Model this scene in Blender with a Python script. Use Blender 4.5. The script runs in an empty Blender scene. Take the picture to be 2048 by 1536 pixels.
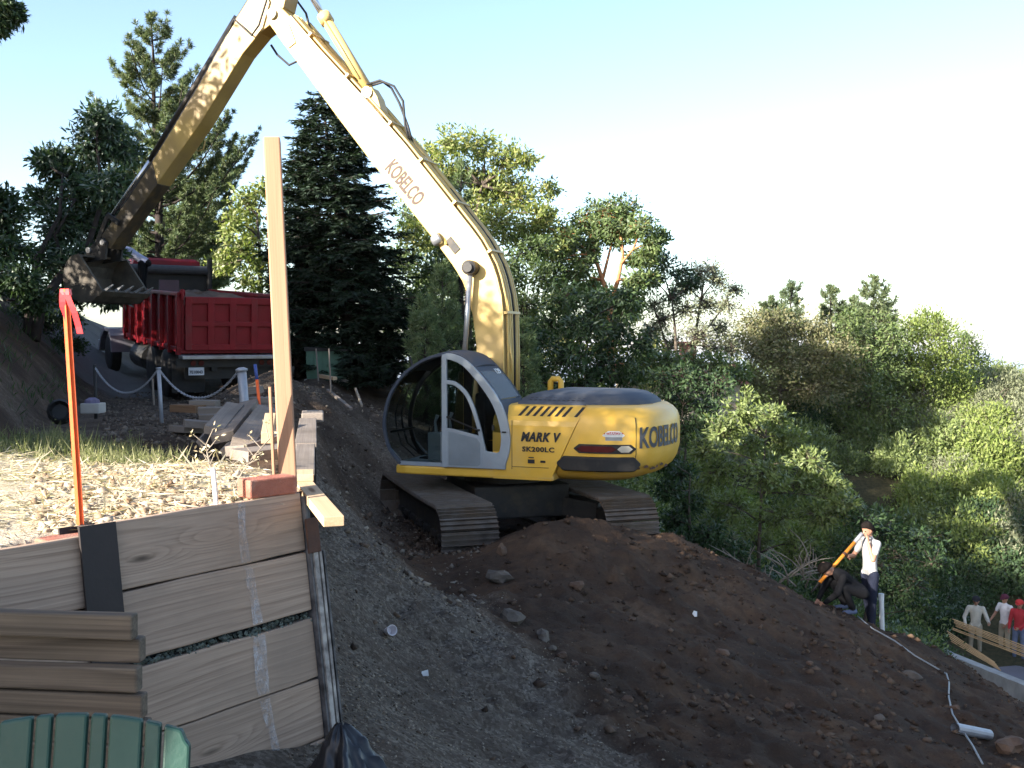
import bpy, bmesh, math, random
import numpy as np
from mathutils import Vector, Matrix, noise as mnoise

R = math.radians
random.seed(11)
rng = np.random.default_rng(11)
S = bpy.context.scene
COL = S.collection

# ------------------------------------------------------------------ camera
PITCH = math.atan(88 / 2048)          # looking very slightly down the slope
cam = bpy.data.cameras.new('camera')
cam.sensor_width = 36.0
cam.lens = 36.0
cam.clip_start = 0.05
cam.clip_end = 60000
camo = bpy.data.objects.new('camera', cam)
COL.objects.link(camo)
camo.location = (0, 0, 0)
camo.rotation_euler = (math.pi / 2 - PITCH, 0, 0)
S.camera = camo
S.render.resolution_x, S.render.resolution_y = 1024, 768

# ------------------------------------------------------------------ sky, sun, exposure
SUN_DIR = Vector((-0.735, -0.62, 0.36)).normalized()     # towards the sun: behind the camera, to the left
el = math.asin(SUN_DIR.z)
az = math.atan2(SUN_DIR.x, SUN_DIR.y)
W = bpy.data.worlds.new('World')
S.world = W
W.use_nodes = True
wn, wl = W.node_tree.nodes, W.node_tree.links
wn.clear()
sky = wn.new('ShaderNodeTexSky')
sky.sky_type = 'NISHITA'
sky.sun_disc = False
sky.sun_elevation = el
sky.sun_rotation = az
sky.altitude = 150
sky.air_density = 0.85
sky.dust_density = 1.4
sky.ozone_density = 1.0
bg = wn.new('ShaderNodeBackground')
bg.inputs['Strength'].default_value = 0.095
wo = wn.new('ShaderNodeOutputWorld')
wl.new(sky.outputs[0], bg.inputs[0])
wl.new(bg.outputs[0], wo.inputs[0])
sd = bpy.data.lights.new('sun', 'SUN')
sd.energy = 5.0
sd.angle = R(0.5)
sd.color = (1.0, 0.93, 0.82)
so = bpy.data.objects.new('sun', sd)
COL.objects.link(so)
so.rotation_euler = SUN_DIR.to_track_quat('Z', 'Y').to_euler()
so.location = SUN_DIR * 40
S.view_settings.view_transform = 'Standard'
S.view_settings.look = 'None'
S.view_settings.gamma = 1
S.view_settings.use_curve_mapping = False
S.view_settings.exposure = 2.1
S.render.engine = 'CYCLES'
S.cycles.max_bounces = 6
S.cycles.transparent_max_bounces = 12
S.cycles.use_adaptive_sampling = True

# ------------------------------------------------------------------ helpers
cp, sp = math.cos(PITCH), math.sin(PITCH)


def at(px, py, Y):
    """point of the place seen at photo position (px, py) that stands Y metres ahead"""
    u = (px - 1024) / 2048
    v = -(py - 768) / 2048
    d = Vector((u, cp + v * sp, -sp + v * cp))
    return d * (Y / d.y)


def tag(o, label=None, cat=None, group=None, kind=None):
    if label: o['label'] = label
    if cat: o['category'] = cat
    if group: o['group'] = group
    if kind: o['kind'] = kind
    return o


def empty(name, loc=(0, 0, 0), rz=0.0, parent=None):
    o = bpy.data.objects.new(name, None)
    COL.objects.link(o)
    o.location = loc
    o.rotation_euler = (0, 0, rz)
    o.empty_display_size = 0.2
    if parent: o.parent = parent
    return o


def thing(name, label, cat, loc=(0, 0, 0), rz=0.0, group=None):
    return tag(empty(name, loc, rz), label, cat, group)


def link(name, me, mat=None, parent=None, smooth=False, bevel=0.0):
    o = bpy.data.objects.new(name, me)
    COL.objects.link(o)
    if mat is not None:
        me.materials.clear()
        for m in (mat if isinstance(mat, (list, tuple)) else [mat]):
            me.materials.append(m)
    if parent: o.parent = parent
    if smooth:
        me.polygons.foreach_set('use_smooth', [True] * len(me.polygons))
    if bevel > 0:
        b = o.modifiers.new('bevel', 'BEVEL')
        b.width = bevel
        b.segments = 2
        b.limit_method = 'ANGLE'
        b.angle_limit = R(35)
    return o


def copy_tree(o, parent=None):
    c = o.copy()
    COL.objects.link(c)
    c.parent = parent
    for ch in [x for x in bpy.data.objects if x.parent is o]:
        copy_tree(ch, c)
    return c


class MB:
    """collects shapes for ONE mesh"""
    def __init__(s): s.v = []; s.f = []; s.m = []

    def add(s, vs, fs, mi=0):
        b = len(s.v)
        s.v += [tuple(x) for x in vs]
        s.f += [tuple(b + i for i in f) for f in fs]
        s.m += [mi] * len(fs)
        return s

    def box(s, x0, x1, y0, y1, z0, z1, mi=0, mat=None):
        vs = [Vector(p) for p in ((x0, y0, z0), (x1, y0, z0), (x1, y1, z0), (x0, y1, z0),
                                  (x0, y0, z1), (x1, y0, z1), (x1, y1, z1), (x0, y1, z1))]
        if mat is not None: vs = [mat @ p for p in vs]
        return s.add(vs, [(0, 3, 2, 1), (4, 5, 6, 7), (0, 1, 5, 4), (1, 2, 6, 5), (2, 3, 7, 6), (3, 0, 4, 7)], mi)

    def bar(s, p0, p1, w, h, mi=0, up=(0, 0, 1)):
        p0, p1 = Vector(p0), Vector(p1)
        d = (p1 - p0); L = d.length; d.normalize()
        y = Vector(up).cross(d)
        if y.length < 1e-4: y = Vector((0, 1, 0)).cross(d)
        y.normalize(); z = d.cross(y)
        m = Matrix((d, y, z)).transposed().to_4x4(); m.translation = p0
        return s.box(0, L, -w / 2, w / 2, -h / 2, h / 2, mi, m)

    def tube(s, pts, rad, n=8, mi=0, caps=True):
        pts = [Vector(p) for p in pts]
        if not isinstance(rad, (list, tuple)): rad = [rad] * len(pts)
        vs = []; fs = []
        prev = None
        for i, p in enumerate(pts):
            t = (pts[min(i + 1, len(pts) - 1)] - pts[max(i - 1, 0)]).normalized()
            if prev is None:
                a = Vector((0, 0, 1)) if abs(t.z) < 0.9 else Vector((1, 0, 0))
                x = t.cross(a).normalized()
            else:
                x = (prev - t * prev.dot(t)).normalized()
            prev = x
            y = t.cross(x)
            for k in range(n):
                a = 2 * math.pi * k / n
                vs.append(p + (x * math.cos(a) + y * math.sin(a)) * rad[i])
        for i in range(len(pts) - 1):
            for k in range(n):
                k2 = (k + 1) % n
                fs.append((i * n + k, i * n + k2, (i + 1) * n + k2, (i + 1) * n + k))
        if caps:
            fs.append(tuple(range(n - 1, -1, -1)))
            fs.append(tuple(range((len(pts) - 1) * n, len(pts) * n)))
        return s.add(vs, fs, mi)

    def prism(s, prof, y0, y1, mi=0, plane='xz', mat=None):
        """closed 2D outline extruded; plane xz -> along y, xy -> along z, yz -> along x"""
        n = len(prof)
        def mk(a, b, c):
            p = {'xz': (a, c, b), 'xy': (a, b, c), 'yz': (c, a, b)}[plane]
            return mat @ Vector(p) if mat is not None else p
        vs = [mk(a, b, y0) for a, b in prof] + [mk(a, b, y1) for a, b in prof]
        fs = [tuple(range(n)), tuple(range(2 * n - 1, n - 1, -1))]
        fs += [(i, i + n, (i + 1) % n + n, (i + 1) % n) for i in range(n)]
        return s.add(vs, fs, mi)

    def lathe(s, prof, n=20, axis='z', c=(0, 0, 0), mi=0):
        """prof: list of (radius, height)"""
        vs = []; fs = []
        c = Vector(c)
        for r, h in prof:
            for k in range(n):
                a = 2 * math.pi * k / n
                p = {'z': (r * math.cos(a), r * math.sin(a), h), 'y': (r * math.cos(a), h, r * math.sin(a)),
                     'x': (h, r * math.cos(a), r * math.sin(a))}[axis]
                vs.append(c + Vector(p))
        for i in range(len(prof) - 1):
            for k in range(n):
                k2 = (k + 1) % n
                fs.append((i * n + k, i * n + k2, (i + 1) * n + k2, (i + 1) * n + k))
        fs.append(tuple(range(n - 1, -1, -1)))
        fs.append(tuple(range((len(prof) - 1) * n, len(prof) * n)))
        return s.add(vs, fs, mi)

    def loft(s, rings, mi=0, caps=True):
        n = len(rings[0]); vs = [p for r in rings for p in r]; fs = []
        for i in range(len(rings) - 1):
            for k in range(n):
                k2 = (k + 1) % n
                fs.append((i * n + k, i * n + k2, (i + 1) * n + k2, (i + 1) * n + k))
        if caps:
            fs.append(tuple(range(n - 1, -1, -1)))
            fs.append(tuple(range((len(rings) - 1) * n, len(rings) * n)))
        return s.add(vs, fs, mi)

    def mesh(s, name='m', fix=True):
        me = bpy.data.meshes.new(name)
        me.from_pydata(s.v, [], s.f)
        if any(s.m): me.polygons.foreach_set('material_index', s.m)
        if fix:
            bm = bmesh.new(); bm.from_mesh(me)
            bmesh.ops.recalc_face_normals(bm, faces=bm.faces)
            bm.to_mesh(me); bm.free()
        me.update()
        return me

    def build(s, name, mat, parent=None, smooth=False, bevel=0.0, loc=None, rot=None):
        o = link(name, s.mesh(name), mat, parent, smooth, bevel)
        if loc is not None: o.location = loc
        if rot is not None: o.rotation_euler = rot
        return o


def quads_mesh(name, verts, faces_n=4):
    """fast mesh of separate n-gons from an (N*n,3) array"""
    verts = np.asarray(verts, dtype=np.float32)
    nv = len(verts); nf = nv // faces_n
    me = bpy.data.meshes.new(name)
    me.vertices.add(nv)
    me.vertices.foreach_set('co', verts.ravel())
    me.loops.add(nv)
    me.loops.foreach_set('vertex_index', np.arange(nv, dtype=np.int32))
    me.polygons.add(nf)
    me.polygons.foreach_set('loop_start', np.arange(0, nv, faces_n, dtype=np.int32))
    me.polygons.foreach_set('loop_total', np.full(nf, faces_n, dtype=np.int32))
    me.update(calc_edges=True)
    return me


def indexed_mesh(name, verts, faces):
    verts = np.asarray(verts, dtype=np.float32); faces = np.asarray(faces, dtype=np.int32)
    k = faces.shape[1]; nf = len(faces)
    me = bpy.data.meshes.new(name)
    me.vertices.add(len(verts)); me.vertices.foreach_set('co', verts.ravel())
    me.loops.add(nf * k); me.loops.foreach_set('vertex_index', faces.ravel())
    me.polygons.add(nf)
    me.polygons.foreach_set('loop_start', np.arange(0, nf * k, k, dtype=np.int32))
    me.polygons.foreach_set('loop_total', np.full(nf, k, dtype=np.int32))
    me.update(calc_edges=True)
    return me


# value noise in numpy -------------------------------------------------------
_perm = np.random.default_rng(5).random(4096)


def _h(ix, iy):
    return _perm[(ix * 73 + iy * 1619 + (ix * iy) % 37) & 4095]


def vnoise(x, y):
    ix = np.floor(x).astype(np.int64); iy = np.floor(y).astype(np.int64)
    fx = x - ix; fy = y - iy
    fx = fx * fx * (3 - 2 * fx); fy = fy * fy * (3 - 2 * fy)
    a = _h(ix, iy); b = _h(ix + 1, iy); c = _h(ix, iy + 1); d = _h(ix + 1, iy + 1)
    return (a + (b - a) * fx) * (1 - fy) + (c + (d - c) * fx) * fy - 0.5


def fbm(x, y, f=1.0, o=4, g=0.5):
    s = 0; a = 1.0
    for i in range(o):
        s = s + a * vnoise(x * f + 17.3 * i, y * f - 9.1 * i)
        f *= 2.03; a *= g
    return s


# ------------------------------------------------------------------ materials
def _nt(name):
    m = bpy.data.materials.new(name)
    m.use_nodes = True
    nt = m.node_tree
    b = nt.nodes['Principled BSDF']
    return m, nt, b


def N(nt, typ, **kw):
    n = nt.nodes.new('ShaderNode' + typ)
    for k, v in kw.items():
        if hasattr(n, k) and not k[0].isupper(): setattr(n, k, v)
        else: n.inputs[k.replace('_', ' ')].default_value = v
    return n


def c4(c): return (c[0], c[1], c[2], 1.0)


def mixc(nt, fac, a, b, blend='MIX'):
    n = nt.nodes.new('ShaderNodeMix'); n.data_type = 'RGBA'; n.blend_type = blend
    for sock, v in ((n.inputs[0], fac), (n.inputs[6], a), (n.inputs[7], b)):
        if isinstance(v, bpy.types.NodeSocket): nt.links.new(v, sock)
        elif isinstance(v, (int, float)): sock.default_value = v
        else: sock.default_value = c4(v)
    return n.outputs[2]


def ramp(nt, src, stops):
    r = nt.nodes.new('ShaderNodeValToRGB')
    e = r.color_ramp.elements
    while len(e) < len(stops): e.new(0.5)
    for i, (p, c) in enumerate(stops):
        e[i].position = p
        e[i].color = c4(c) if not isinstance(c, (int, float)) else (c, c, c, 1)
    nt.links.new(src, r.inputs[0])
    return r.outputs[0]


def coords(nt, scale=(1, 1, 1), kind='Object', rnd=True):
    tc = N(nt, 'TexCoord')
    mp = N(nt, 'Mapping')
    mp.inputs['Scale'].default_value = scale
    nt.links.new(tc.outputs[kind], mp.inputs[0])
    if rnd:
        oi = N(nt, 'ObjectInfo')
        ml = N(nt, 'Math', operation='MULTIPLY'); ml.inputs[1].default_value = 37.0
        nt.links.new(oi.outputs['Random'], ml.inputs[0])
        nt.links.new(ml.outputs[0], mp.inputs['Location'])
    return mp.outputs[0]


def noise_n(nt, vec, scale, detail=4, rough=0.55, dist=0.0):
    n = N(nt, 'TexNoise'); n.inputs['Scale'].default_value = scale
    n.inputs['Detail'].default_value = detail; n.inputs['Roughness'].default_value = rough
    n.inputs['Distortion'].default_value = dist
    nt.links.new(vec, n.inputs['Vector'])
    return n.outputs[0]


def bump(nt, b, h, strength=0.3, dist=0.01):
    bp = N(nt, 'Bump'); bp.inputs['Strength'].default_value = strength; bp.inputs['Distance'].default_value = dist
    nt.links.new(h, bp.inputs['Height']); nt.links.new(bp.outputs[0], b.inputs['Normal'])


def mat(name, c1, c2=None, scale=4.0, rough=0.7, bmp=0.15, bscale=60.0, metal=0.0, spec=0.35, dust=None, dustamt=0.5, kind='Object'):
    m, nt, b = _nt(name)
    v = coords(nt, kind=kind)
    if c2 is None: c2 = tuple(x * 0.8 for x in c1)
    n1 = noise_n(nt, v, scale, 5)
    col = ramp(nt, n1, [(0.35, c2), (0.65, c1)])
    if dust:
        n2 = noise_n(nt, v, scale * 0.45, 6, 0.65)
        f = ramp(nt, n2, [(0.62 - dustamt * 0.3, 0.0), (0.78 - dustamt * 0.12, 0.85)])
        col = mixc(nt, f, col, dust)
    nt.links.new(col, b.inputs['Base Color'])
    n3 = noise_n(nt, v, bscale, 4)
    rr = N(nt, 'MapRange'); rr.inputs[3].default_value = max(0.03, rough - 0.1); rr.inputs[4].default_value = min(1, rough + 0.12)
    nt.links.new(n1, rr.inputs[0]); nt.links.new(rr.outputs[0], b.inputs['Roughness'])
    b.inputs['Metallic'].default_value = metal
    b.inputs['Specular IOR Level'].default_value = spec
    if bmp > 0: bump(nt, b, n3, bmp, 0.01)
    return m


def wood(name, light, dark, knot=(0.05, 0.035, 0.025), grain=16.0, axis='x', rough=0.8, stain=None, contrast=1.0, across='z'):
    """sawn timber: grain runs along the local axis, lines bend round knots"""
    m, nt, b = _nt(name)
    sc = {'x': (0.22, 1, 1), 'y': (1, 0.22, 1), 'z': (1, 1, 0.22)}[axis]
    v = coords(nt, sc)
    vo = N(nt, 'TexVoronoi'); vo.inputs['Scale'].default_value = 4.2
    vo.inputs['Randomness'].default_value = 1.0
    nt.links.new(v, vo.inputs['Vector'])
    mr = N(nt, 'MapRange'); mr.inputs[1].default_value = 0.0; mr.inputs[2].default_value = 0.34
    mr.inputs[3].default_value = 1.0; mr.inputs[4].default_value = 0.0; mr.interpolation_type = 'SMOOTHSTEP'
    nt.links.new(vo.outputs['Distance'], mr.inputs[0])
    big = noise_n(nt, v, 2.4, 2)
    sep = N(nt, 'SeparateXYZ'); nt.links.new(v, sep.inputs[0])
    def math2(op, a, bb):
        n = N(nt, 'Math', operation=op)
        for i, x in enumerate((a, bb)):
            if isinstance(x, (int, float)): n.inputs[i].default_value = x
            else: nt.links.new(x, n.inputs[i])
        return n.outputs[0]
    cz = sep.outputs[{'x': 0, 'y': 1, 'z': 2}[across]]
    other = sep.outputs[1 if axis != 'y' else 0]
    h = math2('ADD', cz, math2('MULTIPLY', other, 0.6))
    h = math2('ADD', h, math2('MULTIPLY', mr.outputs[0], 0.16))
    h = math2('ADD', h, math2('MULTIPLY', big, 0.24))
    saw = math2('FRACT', math2('MULTIPLY', h, grain), 0)
    line = ramp(nt, saw, [(0.0, 0.0), (0.55, 0.35), (0.86, 0.9), (1.0, 0.1)])
    fine = noise_n(nt, coords(nt, tuple(2.0 * s if s < 1 else 60.0 for s in sc)), 2.0, 4, 0.6)
    f = math2('MULTIPLY', line, 0.22 * contrast)
    f = math2('ADD', f, math2('MULTIPLY', fine, 0.72))
    f = math2('ADD', f, math2('MULTIPLY', big, 0.25))
    col = ramp(nt, f, [(0.28, light), (0.82, dark)])
    kn = ramp(nt, vo.outputs['Distance'], [(0.035, 1.0), (0.085, 0.0)])
    col = mixc(nt, kn, col, knot)
    if stain:
        sn = noise_n(nt, coords(nt, (1, 1, 1)), 1.6, 5, 0.6)
        col = mixc(nt, ramp(nt, sn, [(0.45, 0.0), (0.72, 0.7)]), col, stain)
    nt.links.new(col, b.inputs['Base Color'])
    b.inputs['Roughness'].default_value = rough
    b.inputs['Specular IOR Level'].default_value = 0.2
    bump(nt, b, f, 0.35, 0.004)
    return m


def leafmat(name, cols, trans=0.35, gloss=0.12, rough=0.55):
    m = bpy.data.materials.new(name); m.use_nodes = True
    nt = m.node_tree; nt.nodes.clear()
    g = N(nt, 'NewGeometry')
    oi = N(nt, 'ObjectInfo')
    add = N(nt, 'Math', operation='MULTIPLY_ADD'); add.inputs[1].default_value = 0.25
    nt.links.new(oi.outputs['Random'], add.inputs[0])
    sc = N(nt, 'Math', operation='MULTIPLY'); sc.inputs[1].default_value = 0.78
    nt.links.new(g.outputs['Random Per Island'], sc.inputs[0]); nt.links.new(sc.outputs[0], add.inputs[2])
    n = len(cols)
    col = ramp(nt, add.outputs[0], [(i / max(1, n - 1), c) for i, c in enumerate(cols)])
    d = N(nt, 'BsdfDiffuse'); t = N(nt, 'BsdfTranslucent'); gl = N(nt, 'BsdfGlossy')
    gl.inputs['Roughness'].default_value = rough
    nt.links.new(col, d.inputs['Color'])
    tcol = mixc(nt, 1.0, col, (1.0, 1.15, 0.45), 'MULTIPLY')
    nt.links.new(tcol, t.inputs['Color'])
    m1 = N(nt, 'MixShader'); m1.inputs[0].default_value = trans
    nt.links.new(d.outputs[0], m1.inputs[1]); nt.links.new(t.outputs[0], m1.inputs[2])
    fr = N(nt, 'Fresnel'); fr.inputs['IOR'].default_value = 1.4
    mm = N(nt, 'Math', operation='MULTIPLY'); mm.inputs[1].default_value = gloss * 1.0
    mm.use_clamp = True
    nt.links.new(fr.outputs[0], mm.inputs[0])
    m2 = N(nt, 'MixShader')
    nt.links.new(mm.outputs[0], m2.inputs[0]); nt.links.new(m1.outputs[0], m2.inputs[1]); nt.links.new(gl.outputs[0], m2.inputs[2])
    o = N(nt, 'OutputMaterial')
    nt.links.new(m2.outputs[0], o.inputs[0])
    return m


def glass(name, tint=(0.75, 0.8, 0.8), alpha=0.25, rough=0.05, ior=1.18):
    """thin pane: see-through with a sky reflection"""
    m = bpy.data.materials.new(name); m.use_nodes = True
    nt = m.node_tree; nt.nodes.clear()
    tr = N(nt, 'BsdfTransparent'); tr.inputs[0].default_value = c4(tint)
    gl = N(nt, 'BsdfGlossy'); gl.inputs['Roughness'].default_value = rough
    df = N(nt, 'BsdfDiffuse'); df.inputs[0].default_value = (0.30, 0.29, 0.27, 1)
    fr = N(nt, 'Fresnel'); fr.inputs['IOR'].default_value = ior
    ms = N(nt, 'MixShader'); nt.links.new(fr.outputs[0], ms.inputs[0])
    nt.links.new(tr.outputs[0], ms.inputs[1]); nt.links.new(gl.outputs[0], ms.inputs[2])
    md = N(nt, 'MixShader'); md.inputs[0].default_value = alpha
    nt.links.new(ms.outputs[0], md.inputs[1]); nt.links.new(df.outputs[0], md.inputs[2])
    o = N(nt, 'OutputMaterial'); nt.links.new(md.outputs[0], o.inputs[0])
    return m


MT = {}
MT['yellow'] = mat('yellow_paint', (0.74, 0.44, 0.06), (0.66, 0.375, 0.045), 2.5, 0.40, 0.05, 90, spec=0.45, dust=(0.60, 0.40, 0.13), dustamt=0.4)
MT['boomyellow'] = mat('boom_paint', (0.60, 0.43, 0.15), (0.53, 0.36, 0.115), 1.8, 0.42, 0.05, 90, spec=0.4, dust=(0.40, 0.28, 0.14), dustamt=0.5)
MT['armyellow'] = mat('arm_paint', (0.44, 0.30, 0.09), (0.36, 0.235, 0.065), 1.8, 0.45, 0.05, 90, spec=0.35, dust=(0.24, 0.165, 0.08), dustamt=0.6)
MT['cabgrey'] = mat('cab_grey_paint', (0.30, 0.335, 0.36), (0.25, 0.28, 0.31), 3, 0.4, 0.04, 90, spec=0.4, dust=(0.30, 0.28, 0.25), dustamt=0.3)
MT['hoodgrey'] = mat('hood_grey_paint', (0.055, 0.066, 0.088), (0.045, 0.055, 0.075), 3, 0.62, 0.04, 90, spec=0.22, dust=(0.11, 0.105, 0.10), dustamt=0.35)
MT['steel'] = mat('track_steel', (0.15, 0.13, 0.115), (0.075, 0.062, 0.052), 6, 0.6, 0.4, 40, metal=0.2, dust=(0.11, 0.075, 0.05), dustamt=0.9)
MT['black'] = mat('black_rubber', (0.012, 0.012, 0.013), (0.02, 0.018, 0.017), 6, 0.6, 0.2, 60, dust=(0.06, 0.05, 0.04), dustamt=0.2)
MT['darkmetal'] = mat('dark_greasy_metal', (0.035, 0.033, 0.032), (0.02, 0.02, 0.02), 6, 0.55, 0.25, 40, metal=0.3, dust=(0.08, 0.06, 0.04), dustamt=0.4)
MT['chrome'] = mat('cylinder_rod', (0.55, 0.56, 0.58), (0.48, 0.48, 0.5), 6, 0.2, 0.0, 40, metal=0.9)
MT['decal'] = mat('dark_decal', (0.016, 0.016, 0.019), (0.022, 0.022, 0.025), 8, 0.55, 0, 40)
MT['decalgrey'] = mat('grey_decal', (0.06, 0.065, 0.075), (0.05, 0.055, 0.065), 8, 0.5, 0, 40)
MT['decalbrown'] = mat('faded_brown_decal', (0.055, 0.03, 0.022), (0.045, 0.024, 0.017), 8, 0.6, 0, 40)
MT['white'] = mat('white_paint', (0.72, 0.72, 0.70), (0.62, 0.62, 0.60), 5, 0.55, 0.05, 60)
MT['redprint'] = mat('red_print', (0.55, 0.04, 0.035), (0.48, 0.03, 0.03), 8, 0.5, 0)
MT['lens'] = mat('red_lens', (0.09, 0.012, 0.012), (0.06, 0.01, 0.01), 8, 0.2, 0)
MT['lensw'] = mat('clear_lens', (0.45, 0.42, 0.36), (0.35, 0.33, 0.28), 8, 0.2, 0)
MT['glass'] = glass('cab_glass', (0.62, 0.66, 0.66), 0.0, .03, 1.15)
MT['clearglass'] = glass('windscreen_glass', (0.93, 0.95, 0.95), 0.0, .03, 1.06)
MT['dustyglass'] = glass('dusty_rear_glass', (0.55, 0.6, 0.64), 0.22, 0.12)
MT['truckred'] = mat('red_truck_paint', (0.21, 0.008, 0.013), (0.165, 0.0065, 0.010), 2.5, 0.45, 0.05, 80, spec=0.25, dust=(0.13, 0.03, 0.028), dustamt=0.25)
MT['truckdark'] = mat('truck_chassis', (0.02, 0.02, 0.021), (0.03, 0.027, 0.024), 4, 0.6, 0.2, 40)
MT['alu'] = mat('bare_aluminium', (0.42, 0.43, 0.45), (0.34, 0.35, 0.37), 6, 0.35, 0.05, 60, metal=0.7, dust=(0.25, 0.23, 0.2), dustamt=0.4)
MT['galv'] = mat('galvanised_pipe', (0.36, 0.37, 0.40), (0.28, 0.29, 0.32), 8, 0.5, 0.1, 60, metal=0.4)
MT['orange'] = mat('orange_paint', (0.82, 0.13, 0.03), (0.72, 0.10, 0.02), 6, 0.6, 0.1, 60)
MT['ribbon'] = mat('pink_red_ribbon', (0.85, 0.05, 0.05), (0.78, 0.04, 0.05), 6, 0.4, 0.1, 30)
MT['beamsteel'] = mat('black_soldier_beam', (0.028, 0.021, 0.020), (0.018, 0.014, 0.014), 5, 0.6, 0.15, 30)
MT['rust'] = mat('rusty_steel', (0.10, 0.045, 0.028), (0.05, 0.028, 0.02), 7, 0.75, 0.3, 40)
MT['greychair'] = mat('green_plastic_lumber', (0.020, 0.062, 0.048), (0.016, 0.050, 0.039), 3, 0.45, 0.12, 50, spec=0.35, dust=(0.045, 0.10, 0.08), dustamt=0.3)
MT['board'] = wood('weathered_lagging', (0.48, 0.35, 0.26), (0.23, 0.16, 0.115), stain=(0.25, 0.185, 0.14), grain=25)
MT['stackwood'] = wood('mossy_timber', (0.20, 0.155, 0.115), (0.06, 0.046, 0.035), stain=(0.085, 0.072, 0.054), grain=16)
MT['newwood'] = wood('fresh_fir', (0.36, 0.21, 0.132), (0.265, 0.145, 0.088), knot=(0.12, 0.06, 0.03), axis='z', grain=14, contrast=0.7, across='x')
MT['newwoodx'] = wood('fresh_fir_beam', (0.50, 0.37, 0.24), (0.37, 0.25, 0.145), knot=(0.15, 0.08, 0.04), grain=14, contrast=0.6)
MT['greylumber'] = wood('grey_lumber', (0.25, 0.215, 0.185), (0.13, 0.105, 0.09), stain=(0.10, 0.08, 0.065), grain=16, contrast=0.6)
MT['brick'] = mat('clay_brick', (0.33, 0.125, 0.085), (0.26, 0.09, 0.06), 12, 0.85, 0.5, 120, dust=(0.30, 0.20, 0.16), dustamt=0.5)
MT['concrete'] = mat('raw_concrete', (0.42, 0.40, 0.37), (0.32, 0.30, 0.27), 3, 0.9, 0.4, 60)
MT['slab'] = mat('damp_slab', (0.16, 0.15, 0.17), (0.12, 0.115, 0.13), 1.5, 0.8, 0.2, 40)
MT['rock'] = mat('grey_rock', (0.13, 0.105, 0.082), (0.065, 0.052, 0.042), 6, 0.9, 0.6, 30)
MT['rockred'] = mat('reddish_rock', (0.13, 0.08, 0.052), (0.07, 0.042, 0.028), 6, 0.9, 0.6, 30)
MT['bag'] = mat('black_plastic', (0.012, 0.012, 0.015), (0.018, 0.018, 0.02), 4, 0.35, 0.15, 8, spec=0.5)
MT['bark'] = mat('grey_brown_bark', (0.11, 0.085, 0.065), (0.05, 0.038, 0.03), 9, 0.9, 0.7, 30)
MT['barkdark'] = mat('dark_bark', (0.045, 0.033, 0.028), (0.022, 0.017, 0.015), 9, 0.9, 0.7, 30)
MT['barkorange'] = mat('orange_madrone_bark', (0.42, 0.20, 0.085), (0.30, 0.12, 0.05), 6, 0.7, 0.3, 25)
MT['barkpale'] = mat('pale_dead_wood', (0.30, 0.26, 0.21), (0.17, 0.14, 0.11), 9, 0.9, 0.5, 30)
# ================================================================== the ground
_lp = [at(*q) for q in (
    (680, 1450, 5.2), (670, 1300, 6.5), (660, 1150, 8.0), (650, 1040, 10.0), (645, 950, 11.5), (648, 850, 14.5),
    (655, 800, 19), (660, 768, 23), (700, 835, 20), (760, 890, 19.5), (760, 820, 23), (740, 1000, 17.2), (700, 1000, 14.6),
    (720, 1080, 12.6), (880, 1122, 13.0), (1000, 1092, 12.9), (1080, 1052, 13.15), (1200, 1058, 13.3), (1330, 1076, 13.8), (1270, 1068, 13.6),
    (880, 1200, 11.3), (1100, 1200, 11.0), (1400, 1200, 12.4), (1400, 1096, 14.1), (1500, 1142, 14.6), (1600, 1192, 15.3),
    (1690, 1228, 15.8), (1750, 1256, 16.2), (1830, 1278, 16.5), (1880, 1315, 15.5), (2048, 1418, 13.0), (1960, 1365, 14.2),
    (1024, 1300, 9.0), (800, 1300, 8.0), (1300, 1350, 9.5), (1700, 1350, 11.5), (1024, 1536, 6.2), (1400, 1536, 7.5),
    (1800, 1536, 8.8), (2048, 1536, 9.8), (700, 1536, 4.7))]
_lp += [Vector(q) for q in (
    (0, 2, -1.9), (-1, 3, -1.88), (-2.5, 1.5, -1.88), (2, 2, -2.2), (6, 4, -3.6), (10, 8, -5.4), (-6, -4, -1.6),
    (-2.25, 17.6, -3.08), (-0.9, 14.6, -3.04), (0.4, 18.3, -3.1), (1.55, 15.4, -3.05), (-0.1, 16.1, -3.05), (-1.5, 19.2, -2.6),
    (1.9, 17, -3.2), (3.4, 16.4, -3.5), (4.2, 18, -4.6), (7.2, 19, -6.2), (9, 17, -6.5), (11, 20, -7.8), (14, 28.5, -9.0), (12.2, 27, -9.0), (15.5, 27, -9.0), (10, 27, -8.6),
    (8, 13, -5.5), (12, 14, -8), (4, 22, -4.8), (8, 25, -7.2), (1, 24, -3.2), (-1.5, 22, -1.9), (-3, 27, -1.2),
    (0, 34, -2.6), (8, 42, -3.2), (15, 45, -3.4), (22, 46, -2.6), (27, 50, -2.0), (20, 40, -3.7), (17.5, 36, -5.3), (16, 33, -6.8), (14.3, 31.5, -8.2), (11, 34, -6.4), (20, 28, -9.5),
    (30, 40, -4.5), (36, 25, -12), (25, 10, -14), (20, 2, -10), (0, -10, -1.6), (-12, 45, -2.5), (-2, 48, -3.2), (30, 60, -3.4), (10, 60, -4.2), (-15, 60, -4))]
_A = np.array([tuple(p) for p in _lp])


def _kern(r): return np.sqrt(r * r + 0.09)


_n = len(_A)
_K = _kern(np.hypot(_A[:, None, 0] - _A[None, :, 0], _A[:, None, 1] - _A[None, :, 1])) - np.eye(_n) * 0.03
_P = np.c_[np.ones(_n), _A[:, :2]]
_sol = np.linalg.solve(np.block([[_K, _P], [_P.T, np.zeros((3, 3))]]), np.r_[_A[:, 2], np.zeros(3)])


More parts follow.
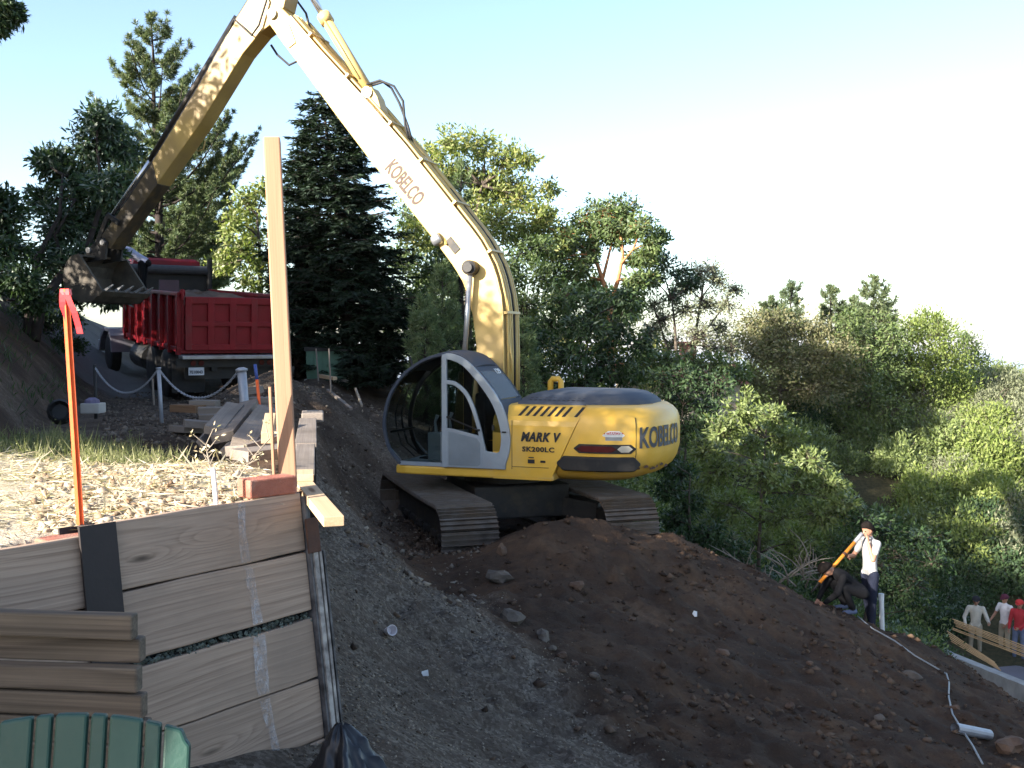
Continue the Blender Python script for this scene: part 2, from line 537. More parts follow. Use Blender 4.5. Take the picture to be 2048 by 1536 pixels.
def lower(X, Y):
    X = np.asarray(X, float); Y = np.asarray(Y, float)
    z = _sol[_n] + _sol[_n + 1] * X + _sol[_n + 2] * Y
    for i in range(_n):
        z = z + _sol[i] * _kern(np.hypot(X - _A[i, 0], Y - _A[i, 1]))
    far = np.clip((np.hypot(X, Y) - 62) / 300, 0, 1)
    return z * (1 - far) - far * 160


def sstep(a, b, x):
    t = np.clip((x - a) / (b - a), 0, 1)
    return t * t * (3 - 2 * t)


def toe(Y):                                    # foot of the cut bank on the left
    return np.where(Y > 8, -4.35 - 0.325 * (Y - 8), -4.35 - (8 - Y) * 1.6)


def upper(X, Y):
    X = np.asarray(X, float); Y = np.asarray(Y, float)
    z = np.interp(Y, [0, 4, 5, 8, 12, 16, 20, 24, 30, 36, 41, 50, 70], [-.79, -.79, -.79, -.87, -1.05, -1.2, -1.26, -1.15, -.62, -.05, .05, -2.5, -8])
    d = toe(Y) - X
    rise = np.where(d > 0, 1.0 * d, 0)
    rise = 2.6 * (1 - np.exp(-rise / 2.0)) + 0.12 * np.clip(d, 0, 30)
    rise = rise * np.clip(1 - (Y - 30) / 12, 0, 1) * np.clip((Y - 2) / 5, 0, 1)
    dip = np.exp(-(((X + 2.75) / 1.15) ** 2 + ((Y - 9.3) / 1.9) ** 2))
    z = z - .22 * dip + rise + 0.10 * fbm(X, Y, 0.7, 3) * np.clip(d + .2, 0, 1.5)
    far = np.clip((np.hypot(X, Y) - 62) / 300, 0, 1)
    return z * (1 - far) - far * 160


WC = Vector((-1.02, 5.0, -0.745))               # top corner of the lagging wall
WD = Vector((0.6, 0.8, 0)); WN = Vector((0.8, -0.6, 0))
W2E = Vector((-1.98, 10.0, -0.75))             # far end of the return wall


def terrace(X, Y):
    """1 on the upper terrace, 0 on the dug ground"""
    X = np.asarray(X, float); Y = np.asarray(Y, float)
    a = -((X - WC.x) * WN.x + (Y - WC.y) * WN.y)              # distance behind the front wall
    bx = np.interp(Y, [5, 10, 14, 19, 23, 28, 40, 80], [WC.x, W2E.x, -3.0, -4.4, -3.9, -4.6, -6.5, -12])
    b = bx - X                                               # distance left of the return wall
    w = np.interp(Y, [0, 10, 12.5, 15], [0.05, 0.06, 0.9, 1.6])
    fa = sstep(0.10, 0.17, a)
    fb = sstep(0.09 - w * 0.1, 0.09 + w, b)
    return np.minimum(fa, fb)


def H0(X, Y):
    t = terrace(X, Y)
    return lower(X, Y) * (1 - t) + upper(X, Y) * t


def road_mask(X, Y):
    cx = np.interp(Y, [18, 22, 26, 30, 36, 42], [-7.2, -8.6, -10.6, -12.6, -14.6, -15.6])
    return np.clip(1.6 - np.abs(X - cx), 0, 1) * sstep(21, 23, Y)


def H(X, Y):
    X = np.asarray(X, float); Y = np.asarray(Y, float)
    z = H0(X, Y)
    t = terrace(X, Y)
    near = np.clip(1.5 - np.hypot(X - 1, Y - 9) / 40, 0, 1)
    rough = (1 - t) * sstep(5.0, 8.5, Y + 0.8 * X) * 1.0 + 0.25
    n = 0.09 * fbm(X, Y, 1.1, 2) + 0.10 * fbm(X + 40, Y, 2.6, 3) * rough + 0.055 * fbm(X, Y + 31, 7.0, 3, 0.6) * rough * (.45 + 1.1 * np.clip(fbm(X + 11, Y, .8, 2) + .35, 0, 1))
    n = n * near * np.where(t > 0.5, 0.35, 1.0)
    return z + n * (1 - 0.8 * road_mask(X, Y))


def Hs(x, y): return float(H(np.array([x]), np.array([y]))[0])


def ground_point(px, py, y0=4.5, y1=70.0):
    """where the sight line through a photo position meets the ground"""
    ys = np.arange(y0, y1, 0.05)
    d = at(px, py, 1.0)
    z = H(ys * d.x, ys)
    k = np.nonzero(ys * d.z < z)[0]
    y = ys[k[0]] if len(k) else y1
    return Vector((d.x * y, y, Hs(d.x * y, y)))


def axis_lines(lo, hi, f0, f1, fine, grow=1.13, first=None):
    mid = list(np.arange(f0, f1, fine))
    a = []; x = f0; st = fine
    while x > lo:
        st *= grow; x -= st; a.append(x)
    b = []; x = mid[-1]; st = fine
    while x < hi:
        st *= grow; x += st; b.append(x)
    return np.array(a[::-1] + mid + b)


gx = axis_lines(-420, 420, -4.6, 9.0, 0.055)
gy = axis_lines(-60, 460, 3.2, 18.0, 0.055, 1.10)
GX, GY = np.meshgrid(gx, gy)
GZ = H(GX, GY)
nx, ny = len(gx), len(gy)
idx = np.arange(nx * ny).reshape(ny, nx)
faces = np.stack([idx[:-1, :-1], idx[:-1, 1:], idx[1:, 1:], idx[1:, :-1]], -1).reshape(-1, 4)
gme = indexed_mesh('ground', np.stack([GX, GY, GZ], -1).reshape(-1, 3), faces)
gme.polygons.foreach_set('use_smooth', [True] * len(gme.polygons))
def straw_end(X, Y): return np.interp(X / np.maximum(Y, .1), [-.34, -.29, -.24, -.2], [8.2, 6.9, 6.1, 5.6])


# what lies on top: R gravel, G straw, B leaf litter / green
T = terrace(GX, GY)
wob = 0.9 * fbm(GX, GY, 0.6, 3)
grey_bank0 = sstep(0.2, 1.2, toe(GY) - GX)
edge = np.interp(GY, [4, 6.5, 9, 11, 12.4, 13], [1.5, 1.1, 0.35, -0.2, -1.7, -3])
gravel = sstep(-0.5, 0.45, edge - GX + wob) * (1 - T) * sstep(16, 12.5, GY)
path = sstep(9.5, 11.5, GY) * sstep(26, 22, GY) * sstep(-.9, -1.6, GX + .02 * GY) * (1 - grey_bank0)
gravel = np.maximum(gravel, .62 * path)
grey_bank = sstep(0.2, 1.2, toe(GY) - GX) * T
straw = T * sstep(.5, -.5, GY + wob * 0.6 - straw_end(GX, GY)) * (1 - grey_bank)
green = sstep(0.5, 3.0, GX - np.interp(GY, [5, 15, 17, 20, 24, 30], [30, 12, 5.8, 3.2, 0.5, -4]) + wob) * (1 - T) + sstep(26, 31, GY)
green = np.clip(green, 0, 1) * (1 - np.clip(road_mask(GX, GY) * 2, 0, 1))
rgba = np.stack([gravel, straw, green, np.clip(road_mask(GX, GY) * 2, 0, 1)], -1).reshape(-1, 4).astype(np.float32)
ca = gme.color_attributes.new('cover', 'FLOAT_COLOR', 'POINT')
ca.data.foreach_set('color', rgba.ravel())


def ground_mat():
    m, nt, b = _nt('bare_earth')
    v = coords(nt, rnd=False)
    at_ = N(nt, 'Attribute'); at_.attribute_name = 'cover'
    sp_ = N(nt, 'SeparateColor'); nt.links.new(at_.outputs['Color'], sp_.inputs[0])
    n1 = noise_n(nt, v, 0.9, 6, 0.6)
    n2 = noise_n(nt, v, 9, 6, 0.65)
    n3 = noise_n(nt, v, 55, 5, 0.7)
    earth = ramp(nt, n1, [(0.32, (0.036, 0.0235, 0.016)), (0.5, (0.062, 0.038, 0.0245)), (0.66, (0.105, 0.062, 0.036))])
    earth = mixc(nt, ramp(nt, n2, [(0.4, 0.0), (0.7, 0.6)]), earth, (0.036, 0.025, 0.019))
    earth = mixc(nt, ramp(nt, n3, [(0.58, 0.0), (0.75, 0.5)]), earth, (0.15, 0.10, 0.068))
    vo = N(nt, 'TexVoronoi'); vo.inputs['Scale'].default_value = 42; nt.links.new(v, vo.inputs['Vector'])
    stone = ramp(nt, vo.outputs['Color'], [(0.2, (0.075, 0.061, 0.047)), (0.55, (0.15, 0.125, 0.098)), (0.9, (0.26, 0.22, 0.178))])
    gcol = mixc(nt, ramp(nt, n2, [(0.42, 0.15), (0.62, 0.8)]), stone, (0.080, 0.060, 0.046))
    strw = ramp(nt, n3, [(0.3, (0.36, 0.29, 0.21)), (0.6, (0.54, 0.47, 0.37))])
    grn = ramp(nt, n2, [(0.35, (0.035, 0.036, 0.018)), (0.65, (0.075, 0.062, 0.032))])
    rd = ramp(nt, n3, [(0.3, (0.12, 0.12, 0.125)), (0.7, (0.17, 0.168, 0.17))])
    gm = N(nt, 'Math', operation='MULTIPLY_ADD'); gm.inputs[1].default_value = 1.2
    nt.links.new(sp_.outputs[0], gm.inputs[0])
    k = N(nt, 'MapRange'); k.inputs[3].default_value = -1.5; k.inputs[4].default_value = 0.9
    nt.links.new(n1, k.inputs[0]); nt.links.new(k.outputs[0], gm.inputs[2]); gm.use_clamp = True
    col = mixc(nt, gm.outputs[0], earth, gcol)
    col = mixc(nt, sp_.outputs[1], col, strw)
    col = mixc(nt, sp_.outputs[2], col, grn)
    col = mixc(nt, at_.outputs['Alpha'], col, rd)
    nt.links.new(col, b.inputs['Base Color'])
    b.inputs['Roughness'].default_value = 0.95
    b.inputs['Specular IOR Level'].default_value = 0.15
    hh = N(nt, 'Math', operation='MULTIPLY_ADD'); hh.inputs[1].default_value = 0.35
    nt.links.new(n3, hh.inputs[0]); nt.links.new(n2, hh.inputs[2])
    bump(nt, b, hh.outputs[0], 0.9, 0.05)
    return m


MT['earth'] = ground_mat()
tag(link('ground', gme, MT['earth']), kind='structure')

# ------------------------------------------------------------------ the bay far below, its far shore
sea = MB(); sea.box(-30000, 30000, 300, 52000, -170, -158)
_m, _nt2, _b = _nt('bay_water')
_b.inputs['Base Color'].default_value = (0.10, 0.14, 0.18, 1); _b.inputs['Roughness'].default_value = 0.35
tag(sea.build('bay_water', _m), kind='structure')
sh = MB()
for k in range(26):
    x = 1500 + k * 420
    hgt = 60 + 90 * abs(math.sin(k * 1.7)) + 50 * math.sin(k * 0.6)
    sh.loft([[(x - 500 + 1000 * (0.5 - 0.5 * math.cos(a)) , 15500 + 900 * math.sin(a) + 160 * (k % 3), z) for a in [2 * math.pi * q / 12 for q in range(12)]] for z in (-158, -158 + hgt * 0.6)] +
            [[(x + 180 * math.cos(a), 15500 + 260 * math.sin(a) + 160 * (k % 3), -158 + hgt) for a in [math.pi + 2 * math.pi * -q / 12 for q in range(12)]]])
tag(sh.build('far_shore_hills', mat('far_hills', (0.16, 0.15, 0.12), (0.10, 0.11, 0.08), 0.002, 0.9, 0), smooth=True), kind='structure')
# ================================================================== excavator
EX = thing('excavator', 'yellow crawler excavator with grey cab, its long boom raised over the dump truck', 'excavator', (-0.10, 16.10, -3.10), R(160))


def text_mesh(body, size, shear=0.0, bold=0.0, spacing=1.0, extrude=0.002):
    cu = bpy.data.curves.new('lettering', 'FONT')
    cu.body = body; cu.size = size; cu.shear = shear; cu.offset = bold; cu.space_character = spacing
    cu.extrude = extrude; cu.resolution_u = 3
    o = bpy.data.objects.new('lettering', cu)
    COL.objects.link(o)
    dg = bpy.context.evaluated_depsgraph_get(); dg.update()
    me = bpy.data.meshes.new_from_object(o.evaluated_get(dg))
    bpy.data.objects.remove(o); bpy.data.curves.remove(cu)
    return me


def lettering(name, body, size, m, parent, origin, xdir, up, width=None, **kw):
    me = text_mesh(body, size, **kw)
    xs = [v.co.x for v in me.vertices]
    x0, x1 = min(xs), max(xs)
    k = (width / (x1 - x0)) if width else 1.0
    o = Vector(origin); xd = Vector(xdir).normalized(); u = Vector(up).normalized(); n = xd.cross(u)
    for v in me.vertices:
        c = v.co.copy()
        v.co = o + xd * ((c.x - x0) * k) + u * c.y + n * c.z
    return link(name, me, m, parent)


def band(mb, poly, w, y0, y1, centre, closed=False, mi=0, w2=None):
    """flat strip of width w on the inner side of a 2D outline, extruded from y0 to y1"""
    n = len(poly); c = Vector((centre[0], centre[1])); P = [Vector(p) for p in poly]; Q = []
    for i in range(n):
        a = P[(i - 1) % n] if (closed or i > 0) else P[i]
        b = P[(i + 1) % n] if (closed or i < n - 1) else P[i]
        t = (b - a).normalized(); nn = Vector((-t.y, t.x))
        if nn.dot(c - P[i]) < 0: nn = -nn
        ww = w if w2 is None else w + (w2 - w) * i / (n - 1)
        Q.append(P[i] + nn * ww)
    m = n if closed else n - 1
    vs = [(p.x, y0, p.y) for p in P] + [(p.x, y0, p.y) for p in Q] + [(p.x, y1, p.y) for p in P] + [(p.x, y1, p.y) for p in Q]
    fs = []
    for i in range(m):
        j = (i + 1) % n
        fs += [(i, j, n + j, n + i), (2 * n + i, 3 * n + i, 3 * n + j, 2 * n + j), (i, 2 * n + i, 2 * n + j, j), (n + i, n + j, 3 * n + j, 3 * n + i)]
    if not closed:
        fs += [(0, n, 3 * n, 2 * n), (n - 1, 3 * n - 1, 4 * n - 1, 2 * n - 1)]
    mb.add(vs, fs, mi)
    return [(q.x, q.y) for q in Q]


# ---- undercarriage ----------------------------------------------------------
UR = R(-52)
TL, TH, SW = 4.45, 0.84, 0.80                     # track length, height, shoe width
rr = TH / 2 - 0.045
straight = TL - TH
per = 2 * straight + 2 * math.pi * rr
NSH = 50
pitch = per / NSH
shoe = MB()
shoe.box(-pitch * 0.49, pitch * 0.49, -SW / 2, SW / 2, 0.0, 0.016)
for gxs in (-0.42, -0.06, 0.30):
    shoe.prism([(gxs * pitch - 0.010, 0.016), (gxs * pitch + 0.014, 0.016), (gxs * pitch + 0.008, 0.058), (gxs * pitch - 0.004, 0.058)], -SW / 2, SW / 2)
shoe.box(-pitch * 0.40, pitch * 0.40, -0.14, 0.14, -0.045, 0.0)
shoe_me = shoe.mesh('track_shoe'); shoe_me.materials.append(MT['steel'])
sprk = MB(); sprk.lathe([(0.05, -0.06), (0.28, -0.05), (0.31, -0.03), (0.31, 0.03), (0.28, 0.05), (0.05, 0.06)], 28, 'y')
for k in range(20):
    a = 2 * math.pi * k / 20
    sprk.bar((0.29 * math.cos(a), 0, 0.29 * math.sin(a)), (0.355 * math.cos(a), 0, 0.355 * math.sin(a)), 0.035, 0.035)
sprk.lathe([(0.20, 0.05), (0.20, 0.13), (0.12, 0.15)], 20, 'y')
sprk_me = sprk.mesh('sprocket')
idl = MB(); idl.lathe([(0.06, -0.09), (0.30, -0.08), (0.33, -0.05), (0.33, 0.05), (0.30, 0.08), (0.06, 0.09)], 28, 'y')
idl_me = idl.mesh('idler_wheel')
rol = MB(); rol.lathe([(0.05, -0.17), (0.10, -0.16), (0.10, 0.16), (0.05, 0.17)], 16, 'y')
rol_me = rol.mesh('roller')
for side in (1, -1):
    tb = MB()
    tb.prism([(-1.75, 0.30), (1.65, 0.30), (1.75, 0.40), (1.65, 0.58), (-1.65, 0.58), (-1.75, 0.46)], -0.15, 0.15)
    for k in range(7): tb.box(-1.45 + k * 0.46, -1.15 + k * 0.46, -0.20, 0.20, 0.24, 0.33)
    tr = tb.build('track', MT['darkmetal'], EX, bevel=0.015)
    tr.rotation_euler = (0, 0, UR)
    off = Matrix.Rotation(UR, 3, 'Z') @ Vector((0, side * 1.195, 0))
    tr.location = off
    for k in range(NSH):
        d = k * pitch
        if d < straight: p, a = (-straight / 2 + d, TH / 2 + rr), 0.0
        elif d < straight + math.pi * rr:
            q = (d - straight) / rr; p = (straight / 2 + rr * math.sin(q), TH / 2 + rr * math.cos(q)); a = q
        elif d < 2 * straight + math.pi * rr:
            p = (straight / 2 - (d - straight - math.pi * rr), TH / 2 - rr); a = math.pi
        else:
            q = (d - 2 * straight - math.pi * rr) / rr; p = (-straight / 2 - rr * math.sin(q), TH / 2 - rr * math.cos(q)); a = math.pi + q
        o = bpy.data.objects.new('track_shoe', shoe_me); COL.objects.link(o); o.parent = tr
        sag = 0.02 * math.sin(math.pi * (p[0] / straight + .5)) if (a == 0.0) else 0
        o.location = (p[0], 0, p[1] - sag); o.rotation_euler = (0, a + 0.015 * math.sin(k * 2.3), 0)
    o = link('sprocket', sprk_me, MT['darkmetal'], tr, True); o.location = (-straight / 2, 0, TH / 2)
    o = link('idler_wheel', idl_me, MT['darkmetal'], tr, True); o.location = (straight / 2, 0, TH / 2)
    for k in range(7):
        o = link('roller', rol_me, MT['darkmetal'], tr, True); o.location = (-1.35 + 0.45 * k, 0, 0.185)
cb = MB()
rm = Matrix.Rotation(UR, 4, 'Z')
cb.box(-0.85, 0.85, -0.75, 0.75, 0.42, 0.92, 0, rm)
for sx in (-1, 1):
    for sy in (-1, 1):
        cb.bar(rm @ Vector((sx * 0.5, sy * 0.5, 0.6)), rm @ Vector((sx * 1.05, sy * 1.19, 0.5)), 0.38, 0.30)
cb.build('car_body', MT['darkmetal'], EX, bevel=0.03)
sw = MB(); sw.lathe([(0.2, 0.9), (0.66, 0.9), (0.66, 1.1), (0.2, 1.1)], 32)
sw.build('swing_ring', MT['darkmetal'], EX)

# ---- deck, engine cover, counterweight --------------------------------------
dk = MB()
dk.prism([(1.28, 1.30), (1.30, -1.30), (-1.22, -1.33), (-1.22, 1.335), (1.10, 1.335)], 1.10, 1.235, plane='xy')
dk.build('deck', MT['yellow'], EX, bevel=0.03)


def srear(z): return -1.18 - (z - 1.12) * 0.47


ec = MB()
rings = []
for z, y in ((1.10, 1.33), (1.25, 1.345), (1.6, 1.35), (1.88, 1.345), (1.95, 1.325), (2.01, 1.28), (2.145, 1.08), (2.165, 0.95), (2.17, 0.6)):
    sr = srear(min(z, 2.1))
    rings.append([(-0.30, y, z), (sr, y, z), (sr, -y, z), (-0.30, -y, z)])
ec.loft(rings)
ec.build('engine_cover', MT['yellow'], EX, bevel=0.02)
half = [(-1.50, 1.352), (-1.75, 1.352), (-1.95, 1.335), (-2.15, 1.285), (-2.33, 1.19), (-2.47, 1.05), (-2.57, 0.86), (-2.64, 0.62), (-2.69, 0.33), (-2.71, 0.0)]
outline = half + [(s, -y) for s, y in half[-2::-1]]


def cwring(z, k):
    sr = srear(min(max(z, 1.1), 2.1))
    pts = []
    for i, (s, y) in enumerate(outline):
        if i in (0, len(outline) - 1): s0 = sr - 0.012
        else: s0 = min(s, sr - 0.012 - 0.02 * min(i, len(outline) - 1 - i))
        pts.append((-1.3 + (s0 + 1.3) * (1 - k) if i not in (0, len(outline) - 1) else s0, y * (1 - k * 0.75), z))
    return pts


cw = MB()
cw.loft([cwring(z, k) for z, k in ((1.10, 0.32), (1.17, 0.17), (1.27, 0.07), (1.38, 0.025), (1.52, 0.0), (1.75, -0.004), (1.93, 0.004), (2.02, 0.025), (2.09, 0.07), (2.14, 0.13), (2.165, 0.22), (2.17, 0.34))])
cw.build('counterweight', MT['yellow'], EX, smooth=True)
cwo = bpy.data.objects['counterweight']
esm = cwo.modifiers.new('split', 'EDGE_SPLIT'); esm.split_angle = R(40)

# path along the left side and round the tail, by length
_path = [Vector((-0.30, 1.352))] + [Vector(p) for p in outline]
_cum = [0.0]
for a, b in zip(_path, _path[1:]): _cum.append(_cum[-1] + (b - a).length)


def tail(d, out=0.0):
    d = max(0, min(_cum[-1] - 1e-6, d))
    i = max(k for k in range(len(_cum)) if _cum[k] <= d)
    i = min(i, len(_path) - 2)
    t = (d - _cum[i]) / (_cum[i + 1] - _cum[i])
    p = _path[i].lerp(_path[i + 1], t)
    def nrm(j):
        a = _path[max(j - 1, 0)]; b = _path[min(j + 1, len(_path) - 1)]
        e = (b - a).normalized(); return Vector((e.y, -e.x)) * -1
    n = nrm(i).lerp(nrm(i + 1), t).normalized()
    if n.dot(p - Vector((-1.2, 0))) < 0: n = -n
    return p + n * out


def tail_d(s):
    """length along the path at which the left side reaches position s"""
    for k in range(2000):
        d = k * 0.002
        if tail(d).x <= s: return d
    return 4.0


def strip(mb, d0, d1, z0, z1, o0, o1, n=10, mi=0):
    """raised strip that follows the tail"""
    rings = []
    for k in range(n + 1):
        d = d0 + (d1 - d0) * k / n
        a = tail(d, o0); b = tail(d, o1)
        e = 0.35 * (z1 - z0) if k in (0, n) else 0
        rings.append([(a.x, a.y, z0 + e), (b.x, b.y, z0 + e + .02), (b.x, b.y, z1 - e - .02), (a.x, a.y, z1 - e)])
    mb.loft(rings, mi)


m = MB(); strip(m, tail_d(-1.28), tail_d(-2.40), 1.255, 1.48, -0.05, 0.045, 14)
m.build('bumper', MT['black'], EX, bevel=0.012)
m = MB(); strip(m, tail_d(-1.52), tail_d(-2.36), 1.50, 1.665, -0.05, 0.012, 12)
m.build('lamp_housing', MT['black'], EX)
m = MB(); strip(m, tail_d(-1.56), tail_d(-2.12), 1.52, 1.64, -0.03, 0.020, 8)
m.build('tail_light', MT['lens'], EX)
m = MB(); strip(m, tail_d(-2.13), tail_d(-2.32), 1.52, 1.645, -0.03, 0.022, 4)
m.build('reversing_light', MT['lensw'], EX)
m = MB(); strip(m, tail_d(-1.93), tail_d(-2.22), 1.695, 1.852, -0.02, 0.006, 4)
st = m.build('warning_sticker', MT['white'], EX)
m = MB(); strip(m, tail_d(-1.95), tail_d(-2.205), 1.765, 1.84, -0.02, 0.009, 4)
m.build('red_band', MT['redprint'], st)


def wrap_text(name, body, d0, width, z0, size, m, parent, out=0.012, **kw):
    me = text_mesh(body, size, extrude=0.0015, **kw)
    bm = bmesh.new(); bm.from_mesh(me)
    bmesh.ops.triangulate(bm, faces=bm.faces)
    bm.to_mesh(me); bm.free()
    xs = [v.co.x for v in me.vertices]; x0, x1 = min(xs), max(xs)
    for v in me.vertices:
        p = tail(d0 + (v.co.x - x0) / (x1 - x0) * width, out + v.co.z)
        v.co = (p.x, p.y, z0 + v.co.y)
    return link(name, me, m, parent)


wrap_text('sticker_lettering', 'DANGER', tail_d(-2.00), 0.20, 1.782, 0.055, MT['white'], st, 0.012, bold=0.001)
tri = MB(); a, b2 = tail(tail_d(-1.962), 0.0115), tail(tail_d(-1.992), 0.0115); c2 = (a + b2) / 2
tri.add([(a.x, a.y, 1.782), (b2.x, b2.y, 1.782), (c2.x, c2.y, 1.825)], [(0, 1, 2)])
tri.build('warning_triangle', MT['white'], st)
for zz in (1.735, 1.718):
    m = MB(); strip(m, tail_d(-1.97), tail_d(-2.19), zz, zz + .006, -0.02, 0.008, 4); m.build('small_print', MT['alu'], st)
wrap_text('maker_lettering', 'KOBELCO', tail_d(-2.40), 1.20, 1.60, 0.40, MT['decalgrey'], EX, 0.014, bold=0.012)
lettering('model_lettering', 'MARK V', 0.175, MT['decal'], EX, (-0.735, 1.360, 1.665), (-1, 0, 0), (0, 0, 1), 0.60, shear=0.28, bold=0.008, spacing=1.12)
lettering('type_lettering', 'SK200LC', 0.095, MT['decal'], EX, (-0.755, 1.360, 1.515), (-1, 0, 0), (0, 0, 1), 0.48, bold=0.003, spacing=1.1)
m = MB(); m.box(-0.94, -0.84, 1.351, 1.358, 1.345, 1.40); m.box(-0.93, -0.85, 1.351, 1.358, 1.42, 1.435)
m.build('service_mark', MT['decal'], EX)
for k, s0 in enumerate([-0.66, -0.77, -0.88, -0.99, -1.10, -1.21, -1.32, -1.50]):
    m = MB()
    m.prism([(s0, 1.275), (s0 - 0.045, 1.275), (s0 - 0.115, 1.09), (s0 - 0.07, 1.09)], 0, 0.004, plane='xy')
    o = m.build('vent_slot', MT['black'], EX)
    for v in o.data.vertices:                      # lay it on the sloping shoulder
        v.co.z += np.interp(v.co.y, [1.08, 1.28], [2.147, 2.012])
for s0 in (-2.36,):
    m = MB(); d = tail_d(s0); rings = []
    for z in (1.40, 1.52, 1.75, 1.93, 2.02):
        o_ = {1.40: -.02, 1.52: .004, 1.75: .006, 1.93: .002, 2.02: -.022}[z]
        a, b = tail(d, o_), tail(d + .008, o_); a2_, b2_ = tail(d, o_ - .05), tail(d + .008, o_ - .05)
        rings.append([(a.x, a.y, z), (b.x, b.y, z), (b2_.x, b2_.y, z), (a2_.x, a2_.y, z)])
    m.loft(rings); m.build('panel_seam', MT['decal'], EX)
m = MB(); m.box(-1.15, -.60, 1.348, 1.3535, 1.285, 1.291); m.build('panel_seam', MT['decal'], EX)
m = MB(); m.box(-.60, -.594, 1.348, 1.3535, 1.25, 1.95); m.build('panel_seam', MT['decal'], EX)
m = MB(); m.box(-1.10, -1.03, 1.35, 1.362, 1.36, 1.39); m.build('cover_latch', MT['black'], EX)
# chipped lower edge of the counterweight
for k in range(9):
    d = tail_d(-2.0) + 0.14 * k
    p = tail(d, -0.028 - .01 * (k % 2)); q = tail(d + 0.07 + 0.03 * (k % 3), -0.028)
    m = MB(); z = 1.285 + 0.02 * math.sin(k * 2.1)
    m.add([(p.x, p.y, z), (q.x, q.y, z + .005), (q.x, q.y, z + 0.03), ((p.x + q.x) / 2, (p.y + q.y) / 2, z + 0.045), (p.x, p.y, z + 0.02)], [(0, 1, 2, 3, 4)])
    m.build('paint_chip', MT['rust'], EX)
hd = MB()
hb = [(-0.55, 0.98), (-1.62, 0.98), (-2.0, 0.88), (-2.28, 0.62), (-2.40, 0.25), (-2.40, -0.4), (-2.25, -0.85), (-0.55, -0.95)]
cxh, cyh = -1.4, 0.0
hd.loft([[(cxh + (s - cxh) * k, cyh + (y - cyh) * k, z) for s, y in hb] for z, k in ((2.12, 1.0), (2.19, 0.99), (2.25, 0.93), (2.31, 0.82), (2.35, 0.62), (2.36, 0.3))])
hd.build('hood', MT['hoodgrey'], EX, smooth=True).modifiers.new('split', 'EDGE_SPLIT').split_angle = R(50)
for k in range(12):
    m = MB(); s0 = -0.72 - k * 0.072
    m.prism([(s0, 0.94), (s0 - 0.04, 0.94), (s0 - 0.05, 0.895), (s0 - 0.012, 0.895)], 0, 0.003, plane='xy')
    o = m.build('hood_vent', MT['black'], EX)
    for v in o.data.vertices: v.co.z += np.interp(v.co.y, [0.89, 0.98], [2.262, 2.186])
m = MB(); m.box(0.95, 1.25, -1.28, -0.55, 1.23, 1.60); m.box(-0.28, 0.95, -1.30, -0.50, 1.23, 2.02)
m.build('tank_box', MT['yellow'], EX, bevel=0.03)
m = MB(); m.tube([(-0.42, -1.0, 2.0), (-0.42, -1.0, 2.42), (-0.46, -1.0, 2.46), (-0.56, -1.0, 2.46), (-0.60, -1.0, 2.42), (-0.60, -1.0, 2.0)], 0.05, 8)
m.build('grab_rail', MT['yellow'], EX, smooth=True)

# ---- cab --------------------------------------------------------------------
Y1, Y0 = 1.345, 0.42
CP = [(1.20, 1.24), (1.385, 1.45), (1.465, 1.70), (1.475, 1.92), (1.41, 2.20), (1.29, 2.43), (1.11, 2.63), (0.87, 2.79), (0.62, 2.885), (0.36, 2.92), (0.15, 2.855), (-0.03, 2.71),
      (-0.24, 2.48), (-0.41, 2.24), (-0.52, 1.98), (-0.575, 1.74), (-0.565, 1.50), (-0.49, 1.25)]
cc = (0.45, 1.95)


def smooth2d(P, n=3):
    out = []
    for i in range(len(P) - 1):
        p0, p1, p2, p3 = (Vector(P[max(0, min(len(P) - 1, i + k))]) for k in (-1, 0, 1, 2))
        for j in range(n):
            t = j / n
            q = .5 * ((2 * p1) + (p2 - p0) * t + (2 * p0 - 5 * p1 + 4 * p2 - p3) * t * t + (3 * p1 - p0 - 3 * p2 + p3) * t ** 3)
            out.append((q.x, q.y))
    return out + [tuple(P[-1])]

cab = MB(); cab.box(-0.48, 1.20, Y0, Y1 - 0.01, 1.235, 1.29)
cab = cab.build('cab', MT['cabgrey'], EX)
def sub(name, m, matx, bevel=0.0, smooth=False): return m.build(name, matx, cab, smooth, bevel)
m = MB(); band(m, smooth2d(CP[0:10]), 0.045, Y1 - 0.06, Y1, cc); sub('front_frame', m, MT['hoodgrey'], 0.008)
m = MB(); band(m, smooth2d(CP), 0.062, Y0, Y0 + 0.05, cc, True); sub('far_side_frame', m, MT['black'], 0.008)
m = MB(); m.box(0.40, 0.52, Y0 + .002, Y0 + 0.048, 1.29, 2.84); m.box(-0.45, 0.40, Y0 + .002, Y0 + .048, 1.29, 1.55); sub('far_pillar', m, MT['black'])
m = MB(); m.prism([(1.15, 1.31), (1.33, 1.50), (1.40, 1.72), (1.405, 1.92), (1.34, 2.18), (1.22, 2.40), (1.04, 2.58), (0.82, 2.73), (0.54, 2.82), (0.54, 1.31)], Y0 + 0.02, Y0 + 0.026); sub('far_window', m, MT['glass'])
m = MB(); m.prism([(1.16, 1.30), (1.34, 1.48), (1.41, 1.72), (1.42, 1.92), (1.355, 2.18), (1.235, 2.41), (1.06, 2.59), (0.84, 2.74), (0.59, 2.83), (0.54, 2.84), (0.54, 1.30)], Y1 - 0.03, Y1 - 0.024); sub('side_window', m, MT['glass'])


def skin(mb, pts, y0, y1, th=0.03, crown=0.0, n=6):
    """curved sheet across the cab following part of the outline"""
    rings = []
    c = Vector(cc)
    for s, z in pts:
        p = Vector((s, z)); inn = (c - p).normalized() * th
        top = []; bot = []
        for k in range(n + 1):
            t = k / n; y = y0 + (y1 - y0) * t; cr = crown * (1 - (2 * t - 1) ** 2)
            top.append((s, y, z + cr)); bot.append((s + inn.x, y, z + inn.y + cr))
        rings.append(top + bot[::-1])
    mb.loft(rings)


